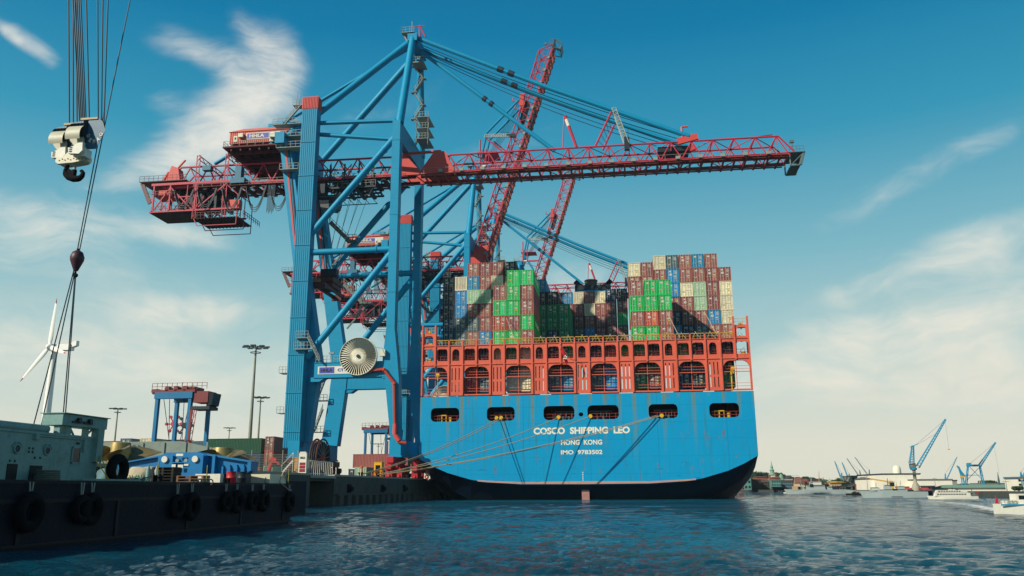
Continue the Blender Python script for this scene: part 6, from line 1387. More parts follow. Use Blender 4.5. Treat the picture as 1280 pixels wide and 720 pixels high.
w = MB(); w.box(-40.2, -39.2, 99.8, 100.6, QZ, QZ+2.1); w.box(-40.25, -39.15, 99.75, 100.65, QZ+2.1, QZ+2.2); single('control_cabinet', w, paint('cabinet_tan', 'c89458', .6, .3), (-39.7, 100.2, QZ), 'tan cabinet behind the mesh fence beside the white stair', 'cabinet')

# ================================================================== FAR SHORE, right
edge_px = [(880, 613.3), (915, 613.8), (960, 615.2), (1040, 616.0), (1120, 618.0), (1165, 619.0), (1225, 620.6), (1290, 622.6), (1400, 625)]
ed = [atZ(x, y, 0) for x, y in edge_px]
w = MB(); poly = [(p.x, p.y) for p in ed]+[(1500, 150), (2500, 2600), (-100, 2600), (60, 900)]
w.prism(poly, 'z', -3, .9); struct('far_ground', w, CONC)
def fz(x, y, Y): return atY(x, y, Y)
BR = [paint('brick_red', '8c5244', .8, .3), paint('brick_dark', '54453c', .8, .3), paint('teal_glass_wall', '5f9088', .4, .2), paint('grey_render', '8c8c80', .8, .3), paint('cream_render', 'c8b898', .8, .2), paint('slate_blue_wall', '56707c', .7, .3)]
RF = [paint('roof_dark', '3c3c40', .7, .3), paint('roof_red_tile', '7c4c42', .8, .3), paint('roof_green_copper', '7a9c86', .6, .2), paint('roof_grey', '70706c', .8, .3)]
def building(x0, x1, yt, yb, Y, wall, roof, label, gable=0.0, floors=3, bays=4, depth=14, name='building', cat='building'):
    a = fz(x0, yb, Y); b_ = fz(x1, yt, Y); z0_, z1_ = .9, b_.z; X0_, X1_ = a.x, b_.x
    o = thing(name, ((X0_+X1_)/2, Y, .9), ulabel(label), cat, 'buildings on the far shore')
    w = MB(); w.box(X0_, X1_, Y, Y+depth, z0_, z1_); part('wall', w, BR[wall] if isinstance(wall, int) else wall, o)
    w = MB(); rm = RF[roof] if isinstance(roof, int) else roof
    if gable: g_ = gable if gable > 0 else gable*.6; w.prism([(X0_-.3, z1_), (X1_+.3, z1_), ((X0_+X1_)/2, z1_+g_)], 'y', Y-.3, Y+depth) if g_ > 0 else w.prism([(Y-.4, z1_), (Y+depth, z1_), (Y+depth/2, z1_-g_)], 'x', X0_-.3, X1_+.3)
    else: w.box(X0_-.2, X1_+.2, Y-.2, Y+depth, z1_, z1_+.35)
    part('roof', w, rm, o)
    if floors:
        fh = (z1_-z0_)/floors; bw = (X1_-X0_)/bays
        for i in range(floors):
            for j in range(bays):
                w = MB(); w.box(X0_+bw*(j+.22), X0_+bw*(j+.78), Y-.06, Y+.02, z0_+fh*(i+.3), z0_+fh*(i+.78)); part('window', w, GLASS, o)
    return o
building(924, 938, 593.5, 613, 395, 0, 3, 'brick block with teal glazed top storeys nearest the ship hull', floors=5, bays=4)
building(930, 938.2, 593, 602, 394, 2, 3, 'teal glass upper house before the brick block', floors=3, bays=2, depth=1)
building(938.5, 951, 600, 614, 400, 1, 0, 'dark brick warehouse left of the church tower', floors=4, bays=5)
building(951.5, 964, 602, 614, 410, 1, 3, 'lower dark brick warehouse below the church tower', floors=3, bays=5)
building(946, 959, 596.5, 601, 470, 0, 1, 'red tiled house below the big tree', gable=-.8, floors=1, bays=4)
building(965, 976, 600.5, 614, 405, 2, 3, 'teal glass office beside the dark warehouses', floors=3, bays=4)
building(977, 1000, 601, 613, 415, 5, 0, 'long slate blue office block', floors=3, bays=9)
building(969, 975.5, 597.5, 601, 480, 0, 1, 'small red roofed house behind the glass office', gable=-1.4, floors=1, bays=3)
building(1000, 1006, 604, 613, 400, 4, 1, 'cream gabled house, left of the pair', gable=2.6, floors=2, bays=3)
building(1006.4, 1013, 605, 613, 402, 4, 1, 'cream gabled house, right of the pair', gable=2.2, floors=2, bays=3)
building(986, 991, 598.5, 602, 500, 4, 0, 'small pale gabled house among trees', gable=2, floors=1, bays=2)
building(1012, 1026, 600.5, 612, 430, 3, 1, 'grey house behind the first frigate', gable=-1.5, floors=2, bays=6)
building(1040, 1058, 605, 614, 360, 4, 1, 'low cream shed beneath the small blue cranes', floors=1, bays=6)
building(1066, 1082, 595.5, 612, 330, 3, 3, 'grey tower workshop behind the thin cranes', floors=3, bays=4)
building(1076, 1090, 602, 614, 320, 4, 3, 'cream workshop left of the white hall', floors=1, bays=4)
WHL = paint('hall_white', 'e8e2d0', .7, .2, '8c8878', .5)
building(1089, 1104, 598.5, 613, 300, WHL, 3, 'pale slanted hall beside the great white hall', gable=-1.2, floors=0, depth=20)
building(1104.5, 1150, 592.8, 614, 290, WHL, 0, 'great white shipyard hall with the dome on top', floors=0, depth=30, cat='hall')
building(1150, 1190, 600, 615, 280, WHL, 3, 'long lower white hall right of the concrete pillar', floors=0, depth=24, cat='hall')
building(1196, 1278, 609.5, 620, 200, WHL, RF[2], 'low white warehouse with green roof at the right shore', gable=-1.1, floors=0, depth=14, cat='warehouse')
building(1176, 1196, 601, 607, 330, 3, 0, 'grey block behind the long white hall', floors=0)
building(1274, 1284, 598, 618, 190, WHL, BR[5], 'white tower block cut by the right picture edge', floors=3, bays=2, depth=6)
building(1228, 1262, 604.5, 609, 420, 3, 3, 'far flat white block behind the green roofed warehouse', floors=0)
for i in range(9):   # roof vents etc. on the great hall
    pass
c_ = fz(1121.5, 592.8, 298); w = MB(); r_ = (fz(1128, 590, 298).x-fz(1115, 590, 298).x)/2*.8; w.lathe([(r_, 0), (r_, 1.6), (r_*.85, 2.4), (r_*.5, 2.8), (0, 2.9)], (c_.x, 298, c_.z), 'z', 24); single('radome', w, paint('dome_white', 'e2dcc8', .5, .1), (c_.x, 298, c_.z), 'white domed cap on the great shipyard hall', 'dome', None, True)
for i, x in enumerate((1140, 1151, 1160)):
    a = fz(x-5, 612.5, 262); b_ = fz(x+5, 610.5, 262); w = MB(); w.prism([(a.x, .9), (b_.x, .9), (b_.x, b_.z-.6), ((a.x+b_.x)/2, b_.z+.2), (a.x, b_.z-.6)], 'y', 262, 270); single('red_shed', w, paint('shed_red', 'a8403c', .7, .3), (a.x, 262, .9), ['left', 'middle', 'right'][i]+' of three small red sheds below the halls', 'shed', 'red sheds')
# church
ch = thing('church', (fz(965.5, 596, 520).x, 520, .9), 'church tower with slender green copper spire above the trees', 'church'); cx_ = ch.location.x
z_ = lambda y, Y=520: fz(965, y, Y).z
w = MB(); w.box(cx_-2.0, cx_+2.0, 518, 522, .9, z_(593.5)); part('tower', w, BR[0], ch)
w = MB(); w.lathe([(2.3, z_(593.5)), (1.7, z_(592.0)), (1.2, z_(591)), (1.2, z_(588.5)), (1.5, z_(588)), (.9, z_(586.5)), (.7, z_(586)), (.7, z_(584.5)), (.9, z_(584)), (.35, z_(581.5)), (.08, z_(576.5)), (0, z_(576.5))], (cx_, 520, 0), 'z', 8); part('spire', w, RF[2], ch)
w = MB(); w.box(cx_-1.2, cx_+1.2, 517.9, 518, z_(596.5), z_(594.8)); part('clock_face', w, WHITE, ch)
w = MB(); w.lathe([(1.2, z_(597)), (1.0, z_(594.5)), (.2, z_(592.3)), (0, z_(592))], (fz(976.5, 596, 520).x, 520, 0), 'z', 8); w.box(fz(976.5, 596, 520).x-1, fz(976.5, 596, 520).x+1, 519, 521, .9, z_(597)); single('roof_turret', w, RF[2], (fz(976.5, 596, 520).x, 520, 1), 'small green turret right of the church tower', 'turret')
# trees
LEAF = []
for i, c_ in enumerate(('2f5030', '3c5c34', '28483a')):
    LEAF.append(paint(f'foliage_{["mid","light","dark"][i]}', c_, .8, .5, '1a3020', .8, vary=.15))
TRK = paint('bark', '4a3c30', .9, .3)
def tree(x, yt, wpx, Y, label, seed):
    rr = random.Random(seed); top = fz(x, yt, Y); wd = (fz(x+wpx/2, yt, Y).x-fz(x-wpx/2, yt, Y).x); h_ = top.z-.9; crown = min(h_*.75, wd*.9)
    o = thing('tree', (top.x, Y, .9), ulabel(label), 'tree', 'trees on the far shore')
    w = MB(); w.tube((top.x, Y, .9), (top.x, Y, top.z-crown*.6), wd*.05, 8, wd*.025)
    for k in range(5): a_ = rr.random()*6.28; w.tube((top.x, Y, top.z-crown*.8), (top.x+math.cos(a_)*wd*.3, Y+math.sin(a_)*wd*.3, top.z-crown*.35), wd*.018, 5, wd*.008)
    part('trunk', w, TRK, o)
    lobes = [(rr.uniform(-.36, .36), rr.uniform(-.3, .3), rr.uniform(-.62, -.2), rr.uniform(.16, .30)) for _ in range(13)]
    w = MB()
    for k in range(1500):
        lx, ly, lz, lr = lobes[k % 13]; u = Vector((rr.gauss(0, 1), rr.gauss(0, 1), rr.gauss(0, 1))).normalized()*(lr*rr.random()**.35)
        p = Vector((top.x+(lx+u.x)*wd, Y+(ly+u.y)*wd, min(top.z, top.z+lz*crown+u.z*wd*.8))); s_ = wd*.035*rr.uniform(.6, 1.4)
        n_ = Vector((rr.gauss(0, 1), rr.gauss(0, 1), rr.gauss(0, 1)+.6)).normalized(); a_ = n_.cross(Vector((.3, .2, 1))).normalized()*s_; b_ = n_.cross(a_).normalized()*s_
        w.v += [tuple(p-a_-b_), tuple(p+a_-b_), tuple(p+a_+b_*.8), tuple(p-a_*.7+b_)]; m_ = len(w.v)-4; w.f.append((m_, m_+1, m_+2, m_+3)); w.mi.append(rr.choice((0, 0, 1, 2)))
    part('crown', w, LEAF, o)
for i, (x, yt, wp, Y) in enumerate([(946, 590.3, 9, 560), (954, 590.5, 9, 565), (961, 593, 6, 550), (971, 591, 8, 560), (976, 592, 7, 570), (981, 594, 9, 540), (987, 596, 8, 540), (993, 597, 7, 545), (1000, 597.3, 9, 540), (1008, 596.8, 9, 545), (1017, 598, 8, 530), (1051, 598.6, 7, 520), (1043, 600, 5, 520), (1060, 599.5, 5, 520), (940, 595.5, 6, 520), (1236, 602, 11, 450), (1273, 609, 9, 185)]):
    tree(x, yt-.8, wp*1.75, Y, ['round leafy tree farthest left before the spire', 'broad crown tree just left of the church', 'low tree at the church tower foot', 'broad tree just right of the church', 'tree behind the green turret', 'bushy tree right of the turret', 'tree above the slate blue office', 'low tree behind the pale gabled house', 'dark tree above the cream gabled pair', 'dark tree right of the gabled pair', 'tree left behind the first frigate mast', 'tree left of the small blue cranes', 'small shrubby tree left of the small cranes', 'small tree between the two small blue cranes', 'small tree at the ship hull edge', 'flat wide tree behind the green roofed warehouse', 'bushy tree on the bank near the right edge'][i], 100+i)
# shipyard cranes
SBL = paint('shipyard_blue', '2090b4', .5, .2, '1c4c74'); SYL = paint('shipyard_yellow', 'd8aa3c', .5, .2)
def lattice(w, p, q_, wd, r, n):
    p, q_ = Vector(p), Vector(q_); d = (q_-p).normalized(); a_ = d.cross(Vector((0, 1, 0))).normalized()*(wd/2); b_ = Vector((0, wd/2, 0))
    cs = [a_+b_, a_-b_, -a_-b_, -a_+b_]
    for c_ in cs: w.tube(p+c_*.9, q_+c_*.35, r*1.6, 4)
    for i in range(n):
        t0, t1 = i/n, (i+1)/n; k0, k1 = 1-.6*t0, 1-.6*t1; P0_, P1_ = p.lerp(q_, t0), p.lerp(q_, t1)
        w.tube(P0_+cs[0]*k0, P1_+cs[3]*k1, r*.7, 3); w.tube(P0_+cs[1]*k0, P1_+cs[2]*k1, r*.7, 3); w.tube(P0_+cs[0]*k0, P1_+cs[1]*k1, r*.7, 3); w.tube(P0_+cs[2]*k0, P1_+cs[1]*k1, r*.7, 3)
def ycrane(base, body_top, foot, tip, Y, label, yel=True, col=None, s=1.0):
    col = col or SBL; B0, T0, Ft, Tp = fz(*base, Y), fz(*body_top, Y), fz(*foot, Y), fz(*tip, Y)
    u = (fz(base[0]+1, base[1], Y).x-B0.x)*s
    o = thing('shipyard_crane', (B0.x, Y, .9), ulabel(label), 'shipyard crane', 'shipyard cranes on the far shore')
    w = MB()
    for dx in (-1.4, 1.4):
        for dy in (-1.4, 1.4): w.tube((B0.x+dx*u, Y+dy*u, .9), (B0.x+dx*.5*u, Y+dy*.5*u, B0.z), .28*u, 5)
    w.box(B0.x-1.3*u, B0.x+1.3*u, Y-1.3*u, Y+1.3*u, B0.z-.5*u, B0.z); part('portal', w, col, o)
    w = MB(); w.box(B0.x-1.5*u, B0.x+1.5*u, Y-1.2*u, Y+1.2*u, B0.z, B0.z+1.5*u); part('slewing_cab', w, SYL if yel else col, o)
    w = MB(); lattice(w, (B0.x, Y, B0.z+1.4*u), T0, 2.0*u, .22*u, 4); part('tower', w, col, o)
    w = MB(); lattice(w, Ft, Tp, 1.5*u, .17*u, 12); part('jib', w, col, o)
    w = MB(); w.tube(T0, Tp, .07*u, 4); w.tube(T0+Vector((0, .5*u, 0)), Tp+Vector((0, .5*u, 0)), .07*u, 4); part('tie_rope', w, CABLE, o)
    return o
ycrane((1052.5, 600), (1052, 591), (1051, 597), (1043.3, 576.5), 340, 'small blue jib crane farthest left of the row of four')
ycrane((1061.5, 601), (1061.5, 592), (1060.5, 598), (1052.5, 578), 340, 'small blue jib crane second from left in the row of four')
ycrane((1076, 596), (1074.5, 588), (1073, 594), (1058.5, 573), 350, 'thin jib crane third in the row of four', col=paint('crane_grey_blue', '4c6c7c', .5), s=.7)
ycrane((1087, 595), (1086.5, 587), (1085, 594), (1068.5, 571.5), 345, 'thin jib crane rightmost in the row of four', col=MATS['crane_grey_blue'], s=.7)
ycrane((1182, 603), (1181.5, 592), (1183, 600), (1196.5, 571), 330, 'small pale blue jib crane leaning right behind the ferry', yel=False, s=.8)
ycrane((1203, 597), (1198, 583), (1206, 596), (1196, 582), 260, 'blue crane with yellow ballast box left of the portal crane', s=1.4)
ycrane((1277, 600), (1276, 590), (1278, 597), (1288, 575), 190, 'blue crane with yellow cab at the right picture edge', s=1.1)
# big pillar crane
Y = 230; u = fz(1141, 600, Y).x-fz(1140, 600, Y).x
o = thing('pillar_crane', (fz(1145, 610, Y).x, Y, .9), 'great blue slewing crane on a tapering concrete pillar', 'shipyard crane'); bx = o.location.x
w = MB(); w.lathe([(5.2*u, .9), (4.4*u, fz(1145, 607, Y).z), (2.2*u, fz(1145, 603, Y).z), (1.9*u, fz(1145, 588, Y).z), (0, fz(1145, 588, Y).z)], (bx, Y, 0), 'z', 24); part('pillar', w, CONCL, o, True)
w = MB(); zb = fz(1145, 588, Y).z; w.lathe([(2.0*u, zb), (4.2*u, zb+1*u), (4.2*u, zb+3.2*u), (0, zb+3.2*u)], (bx-.3*u, Y, 0), 'z', 16); w.box(bx-4.4*u, bx+2.2*u, Y-3*u, Y+3*u, zb+2.2*u, zb+9*u); part('machinery_house', w, SBL, o)
w = MB(); w.box(bx-4.5*u, bx+1.3*u, Y-3.1*u, Y-3.0*u, zb+5.0*u, zb+7.6*u); part('yellow_panel', w, SYL, o)
w = MB(); lattice(w, (bx-2.0*u, Y, zb+9*u), (fz(1141, 557, Y)), 6*u, .34*u, 7); w.beam(fz(1137.5, 559, Y), fz(1147, 555, Y), 1.2*u, .9*u); part('tower', w, SBL, o)
w = MB(); lattice(w, fz(1147, 584, Y), fz(1182, 524, Y), 4.4*u, .3*u, 18); part('jib', w, SBL, o)
w = MB(); w.tube(fz(1146, 555, Y), fz(1181, 525, Y), .16*u, 4); w.tube(fz(1146, 556, Y), fz(1172, 541, Y), .16*u, 4); w.tube(fz(1181.5, 526, Y), fz(1186, 560, Y), .1*u, 4); part('rope', w, CABLE, o)
w = MB(); c_ = fz(1186, 561, Y); w.box(c_.x-.6*u, c_.x+.6*u, Y-.5, Y+.5, c_.z-1.4*u, c_.z); part('hook_block', w, SYL, o)
# blue portal crane
Y = 240; u = fz(1216, 600, Y).x-fz(1215, 600, Y).x; o = thing('portal_crane', (fz(1217, 606, Y).x, Y, .9), 'wide blue four-legged portal crane with raised jib right of the ferry', 'shipyard crane')
w = MB(); tz = fz(1217, 583, Y).z
for a_, b_2 in ((1206, 1210), (1230, 1225)):
    for dy in (-3*u, 4*u): w.tube((fz(a_, 606, Y).x, Y+dy, .9), (fz(b_2, 583, Y).x, Y+dy*.5, tz), .7*u, 6)
    for zz in (594, 600): w.tube((fz(1208 if a_ < 1217 else 1227, zz, Y).x, Y-3*u, fz(1217, zz, Y).z), (fz(1208 if a_ < 1217 else 1227, zz, Y).x, Y+4*u, fz(1217, zz, Y).z), .3*u, 4)
w.tube((fz(1208, 600, Y).x, Y-2.8*u, fz(1208, 600, Y).z), (fz(1225, 584, Y).x, Y-1.8*u, tz), .35*u, 5); w.tube((fz(1227, 600, Y).x, Y-2.8*u, fz(1227, 600, Y).z), (fz(1211, 584, Y).x, Y-1.8*u, tz), .35*u, 5); w.tube((fz(1208, 594, Y).x, Y-2.8*u, fz(1208, 594, Y).z), (fz(1228, 594, Y).x, Y-2.8*u, fz(1228, 594, Y).z), .35*u, 5)
part('portal', w, SBL, o)
w = MB(); w.box(fz(1209, 583, Y).x, fz(1225, 583, Y).x, Y-3*u, Y+3*u, tz, tz+2.4*u); w.box(fz(1209, 583, Y).x, fz(1214, 583, Y).x, Y-2*u, Y+2*u, tz+2.4*u, tz+4.6*u); part('machinery_house', w, SBL, o)
w = MB(); lattice(w, fz(1224, 583, Y), fz(1244.5, 553, Y), 3.4*u, .28*u, 12); part('jib', w, SBL, o)
w = MB(); w.tube(fz(1212, 580, Y), fz(1241, 556, Y), .14*u, 4); w.tube(fz(1242, 555, Y), fz(1249, 592, Y), .09*u, 4); part('rope', w, CABLE, o)
w = MB(); w.lathe([(1.6*u, .9), (1.3*u, fz(1249, 600, Y).z), (.2*u, fz(1249, 590, Y).z), (0, fz(1249, 590, Y).z)], (fz(1249, 605, Y).x, Y, 0), 'z', 8); single('pylon_cone', w, paint('cone_slate', '3c5a60', .6), (fz(1249, 605, Y).x, Y, 1), 'dark conical pylon under the portal crane hook', 'pylon')
w = MB()
for x0_, x1_, y0_ in ((1036, 1063, 602.3), (1063, 1066, 603)): a_, b_2 = fz(x0_, y0_, 335), fz(x1_, y0_, 335); w.box(a_.x, b_2.x, 335, 338, a_.z-.3, a_.z+.2); w.box(a_.x, a_.x+.4, 335, 335.5, .9, a_.z); w.box(b_2.x-.4, b_2.x, 335, 335.5, .9, a_.z)
single('yellow_gantry', w, SYL, (w.v[0][0], 335, 1), 'long yellow gantry beam under the two small blue cranes', 'gantry')
w = MB()
for x0_, x1_, y0_ in ((1088, 1104, 599.5),): a_, b_2 = fz(x0_, y0_-1, 285), fz(x1_+9, y0_+3, 285); w.beam(a_, b_2, .4, .4); w.box(b_2.x-.5, b_2.x+.5, 284.5, 285.5, .9, b_2.z+.4)
single('yellow_gantry', w, SYL, (w.v[0][0], 285, 1), 'sloping yellow gantry arm at the left end of the great hall', 'gantry')
# ---- vessels
NG = paint('navy_grey', '9eaaa8', .6, .25, '74807e', .5)
def hull_mb(x0, x1, Y, zb, zt, beam, bow='l', sheer=.5):
    """simple ship hull from stations; bow at left or right"""
    w = MB(); n_ = 14; rows_ = []
    for i in range(n_+1):
        t = i/n_; x = x0+(x1-x0)*t; tb = t if bow == 'l' else 1-t; k = min(1, (tb/.28)**.75) if tb < .28 else 1; k *= (1-.25*max(0, (tb-.8)/.2)); dz = sheer*max(0, 1-tb/.35)**1.5
        rk = (1-min(1, tb/.12))*(.5*(zt-zb))*(-1 if bow == 'l' else 1)
        rows_.append([(x, Y-beam/2*k, zb), (x+rk, Y-beam/2*k-.02, zt+dz), (x+rk, Y+beam/2*k+.02, zt+dz), (x, Y+beam/2*k, zb)])
    vs = [p for r_ in rows_ for p in r_]; fs = [(0, 1, 2, 3), tuple(4*n_+k for k in (3, 2, 1, 0))]
    for i in range(n_):
        for k in range(4): fs.append((4*i+k, 4*i+(k+1) % 4, 4*(i+1)+(k+1) % 4, 4*(i+1)+k))
    return w.add(vs, fs)
def frigate(px0, px1, yw, ydeck, blocks, masts, label, accents=()):
    p = atZ((px0+px1)/2, yw, 0); Y = p.y; a_, b_2 = fz(px0, yw, Y), fz(px1, yw, Y); zd = fz((px0+px1)/2, ydeck, Y).z; u = (b_2.x-a_.x)/(px1-px0)
    o = thing('grey_warship', (p.x, Y, 0), ulabel(label), 'warship', 'grey warships at the far shore')
    part('hull', hull_mb(a_.x, b_2.x, Y, -.3, zd, 7*u, 'l', 1.0*u), NG, o)
    for i, (x0_, x1_, y0_, y1_) in enumerate(blocks):
        w = MB(); A_, B_ = fz(x0_, y1_, Y), fz(x1_, y0_, Y); w.frustum((A_.x, B_.x, Y-2.6*u, Y+2.6*u, max(A_.z, zd-.02)), (A_.x+.5*u, B_.x-.5*u, Y-2.1*u, Y+2.1*u, B_.z)); sb = part('superstructure', w, NG, o)
        w = MB(); w.box(A_.x+.9*u, B_.x-.9*u, Y-2.62*u, Y-2.3*u, B_.z-1.0*u, B_.z-.55*u); part('window_band', w, GLASS, sb)
    for (x, yb_, yt_, m_) in masts:
        w = MB(); A_, B_ = fz(x, yb_, Y), fz(x, yt_, Y); w.tube(A_, B_, .55*u, 6, .2*u)
        for k in (.35, .55, .8): zz = A_.z+(B_.z-A_.z)*k; w.tube((A_.x-1.3*u*(1.2-k), Y, zz), (A_.x+1.3*u*(1.2-k), Y, zz), .18*u, 4)
        part('mast', w, m_, o)
    w = MB(); w.box(fz(px0+ (px1-px0)*.42, yw, Y).x, fz(px0+(px1-px0)*.60, yw, Y).x, Y-3.62*u, Y-3.5*u, .1, .1+.9*u); part('dark_opening', w, DARK, o)
    w = MB(); w.rail([(a_.x+6*u, Y-3.3*u, zd), (b_2.x-2*u, Y-3.3*u, zd)], .7*u, 2*u, .05*u); part('deck_rail', w, NG, o)
    for (x0_, x1_, y0_, y1_, m_) in accents:
        w = MB(); A_, B_ = fz(x0_, y1_, Y), fz(x1_, y0_, Y); w.box(A_.x, B_.x, Y-2.7*u, Y-2*u, A_.z, B_.z); w.box(A_.x+.2*u, A_.x+.7*u, Y-2.8*u, Y-2*u, B_.z, B_.z+.6*u); part('deck_equipment', w, m_, o)
    return o
frigate(984, 1062, 617.6, 612.2, [(1008, 1031, 606.5, 612.3), (1012, 1026, 602, 606.6), (1034, 1041, 608.5, 612)], [(1023.8, 602, 588.5, paint('mast_tan', 'b88a4c', .6)), (1014, 602, 597, NG), (1029, 606, 596, DARK), (1003, 612, 606, NG)], 'first grey warship with tan mast and white bridge', [(1016, 1026, 603, 606, WHITE), (1012, 1016, 605, 609, DARK), (1040, 1048, 609, 612, DARK)])
frigate(1062, 1112, 618.4, 613.5, [(1088, 1098, 609, 613.5)], [(1095, 609, 603, NG)], 'low grey warship stern between the two bigger ones', [(1090, 1097, 610.5, 612.5, WHITE)])
frigate(1080, 1160, 622.2, 614.6, [(1098, 1134, 611.5, 614.5), (1105, 1113, 606, 611.6), (1122, 1130, 607.5, 611.6)], [(1109.3, 606, 597.5, DARK), (1125.7, 607, 600.5, NG), (1120.5, 611, 603, SYL)], 'largest grey warship before the great white hall', [(1112, 1117, 603, 608, DARK), (1134, 1141, 612, 616, DARK), (1115, 1121, 611, 613, DARK)])
# small sailing / work boats
for i, (x, yw, l) in enumerate([(975, 616.3, 'small white boat nearest left of the first warship'), (985, 616.6, 'white cutter with a low cabin beside the first warship bow'), (1027, 617.9, 'tiny red and white launch alongside the first warship')]):
    p = atZ(x, yw, 0); Y = p.y; u = fz(x+1, yw, Y).x-fz(x, yw, Y).x; o = thing('small_boat', (p.x, Y, 0), l, 'boat', 'small boats at the far shore')
    part('hull', hull_mb(p.x-5*u, p.x+5*u, Y, -.2, 1.0*u, 2.5*u, 'l', .4*u), WHITE, o); w = MB(); w.box(p.x-1.5*u, p.x+2*u, Y-.9*u, Y+.9*u, 1.0*u, 2.3*u); cb_ = part('cabin', w, WHITE, o); w = MB(); w.box(p.x-1.2*u, p.x+1.7*u, Y-.93*u, Y-.88*u, 1.5*u, 2.0*u); part('window', w, GLASS, cb_)
p = atZ(1069, 618.6, 0); Y = p.y; u = fz(1070, 618, Y).x-fz(1069, 618, Y).x; o = thing('rusty_barge', (p.x, Y, 0), 'rusty brown work pontoon between the first and largest warship', 'barge')
part('hull', hull_mb(p.x-11*u, p.x+11*u, Y, -.2, 1.8*u, 4*u, 'l', .2*u), paint('rusty_hull', '8c6a50', .8, .5, '4c3628', 1), o); w = MB(); w.box(p.x-4*u, p.x+5*u, Y-1.5*u, Y+1.5*u, 1.8*u, 3.4*u); w.box(p.x-2*u, p.x+1*u, Y-1*u, Y+1*u, 3.4*u, 4.4*u); part('deck_load', w, paint('tan_load', 'b8804c', .7, .4), o)
# white masted tender
p = atZ(992, 617, 0); Y = p.y-3; w = MB(); w.tube((p.x, Y, .2), (p.x, Y, fz(992, 596, Y).z), .18, 6, .06); w.tube((p.x-1.4, Y, 5.5), (p.x+1.4, Y, 5.5), .07, 4); w.box(p.x-2, p.x+2, Y-1, Y+1, -.2, 1.1); w.box(p.x-.8, p.x+.8, Y-.5, Y+.5, 1.1, 2.2); single('mast_tender', w, paint('tender_tan', 'b89a78', .7), (p.x, Y, 0), 'small tender with a tall thin mast before the slate office', 'boat')
# ferry
p = atZ(1193, 623.8, 0); Y = p.y; A_, B_ = fz(1162, 623, Y), fz(1216, 624, Y); u = (B_.x-A_.x)/54
fr = thing('white_ferry', (p.x, Y, 0), 'white passenger ferry with two rows of windows crossing before the halls', 'ferry')
part('hull', hull_mb(A_.x, B_.x+6*u, Y, -.3, 3.6*u, 9*u, 'l', .8*u), WHITE, fr)
w = MB(); w.frustum((A_.x+6*u, B_.x-3*u, Y-3.8*u, Y+3.8*u, 3.6*u), (A_.x+7.5*u, B_.x-3.5*u, Y-3.7*u, Y+3.7*u, 8.2*u)); sb = part('superstructure', w, WHITE, fr)
w = MB(); w.frustum((A_.x+8*u, B_.x-6*u, Y-3.4*u, Y+3.4*u, 8.2*u), (A_.x+9.5*u, B_.x-8*u, Y-3.3*u, Y+3.3*u, 11.5*u)); sb2 = part('upper_deck', w, WHITE, fr)
w = MB(); w.box(A_.x+7.6*u, B_.x-1.5*u, Y-3.9*u, Y+3.9*u, 8.1*u, 8.4*u); w.rail([(A_.x+9*u, Y-3.5*u, 11.5*u), (B_.x-8*u, Y-3.5*u, 11.5*u)], 1.2*u, 2*u, .07*u); w.rail([(B_.x-4*u, Y-3.8*u, 4*u), (B_.x+5*u, Y-3.8*u, 4*u)], 1.6*u, 1.5*u, .1*u); part('deck_edge', w, GREY, fr)
for k in range(11):
    w = MB(); x = A_.x+(9+k*3.4)*u; w.box(x, x+2.1*u, Y-3.86*u, Y-3.7*u, 5.2*u, 6.9*u); part('window', w, GLASS, sb)
for k in range(9):
    w = MB(); x = A_.x+(11+k*3.2)*u; w.box(x, x+2.0*u, Y-3.46*u, Y-3.3*u, 9.2*u, 10.6*u); part('window', w, GLASS, sb2)
w = MB(); w.box(A_.x+16*u, A_.x+24*u, Y-1.5*u, Y+1.5*u, 11.5*u, 13.2*u); w.tube((A_.x+30*u, Y, 11.5*u), (A_.x+30*u, Y, 16*u), .25*u, 5); w.box(A_.x+34*u, A_.x+37*u, Y-1*u, Y+1*u, 11.5*u, 13*u); part('wheelhouse', w, DARK, fr)
w = MB(); w.box(B_.x-2*u, B_.x+3*u, Y-2*u, Y+2*u, 5*u, 9*u); w.tube((B_.x, Y, 9*u), (B_.x, Y, 12*u), .5*u, 6); part('stern_shelter', w, paint('shelter_grey', '6a7270', .6), fr)
w = MB(); w.add([(B_.x+5*u, Y-2.5*u, 7*u), (B_.x+7*u, Y-2.5*u, 7.2*u), (B_.x+7*u, Y-2.5*u, 10*u), (B_.x+5*u, Y-2.5*u, 10*u)], [(0, 1, 2, 3)]); w.tube((B_.x+5*u, Y-2.5*u, 4*u), (B_.x+5*u, Y-2.5*u, 10.5*u), .1*u, 4); part('ensign', w, RED, fr)
# launch at the right edge, heading out of the picture
p = atZ(1247, 642.5, 0); Y = p.y; u = fz(1248, 640, Y).x-fz(1247, 640, Y).x; x0_ = p.x
lc = thing('harbour_launch', (x0_, Y, 0), 'white harbour launch with red ensign leaving past the right edge', 'boat')
part('hull', hull_mb(x0_, x0_+150*u, Y, -.3, 13*u, 30*u, 'r', 4*u), WHITE, lc)
w = MB(); w.box(x0_+10*u, x0_+100*u, Y-11*u, Y+11*u, 13*u, 17*u); w.box(x0_+22*u, x0_+90*u, Y-10*u, Y+10*u, 17*u, 26*u); cb_ = part('cabin', w, WHITE, lc)
w = MB()
for k in range(4): w.box(x0_+(25+k*15)*u, x0_+(36+k*15)*u, Y-10.4*u, Y-9.9*u, 19*u, 24*u)
part('window', w, GLASS, cb_)
w = MB(); w.box(x0_, x0_+150*u, Y-15.2*u, Y-14.6*u, 11*u, 13*u); part('blue_stripe', w, SBL, lc)
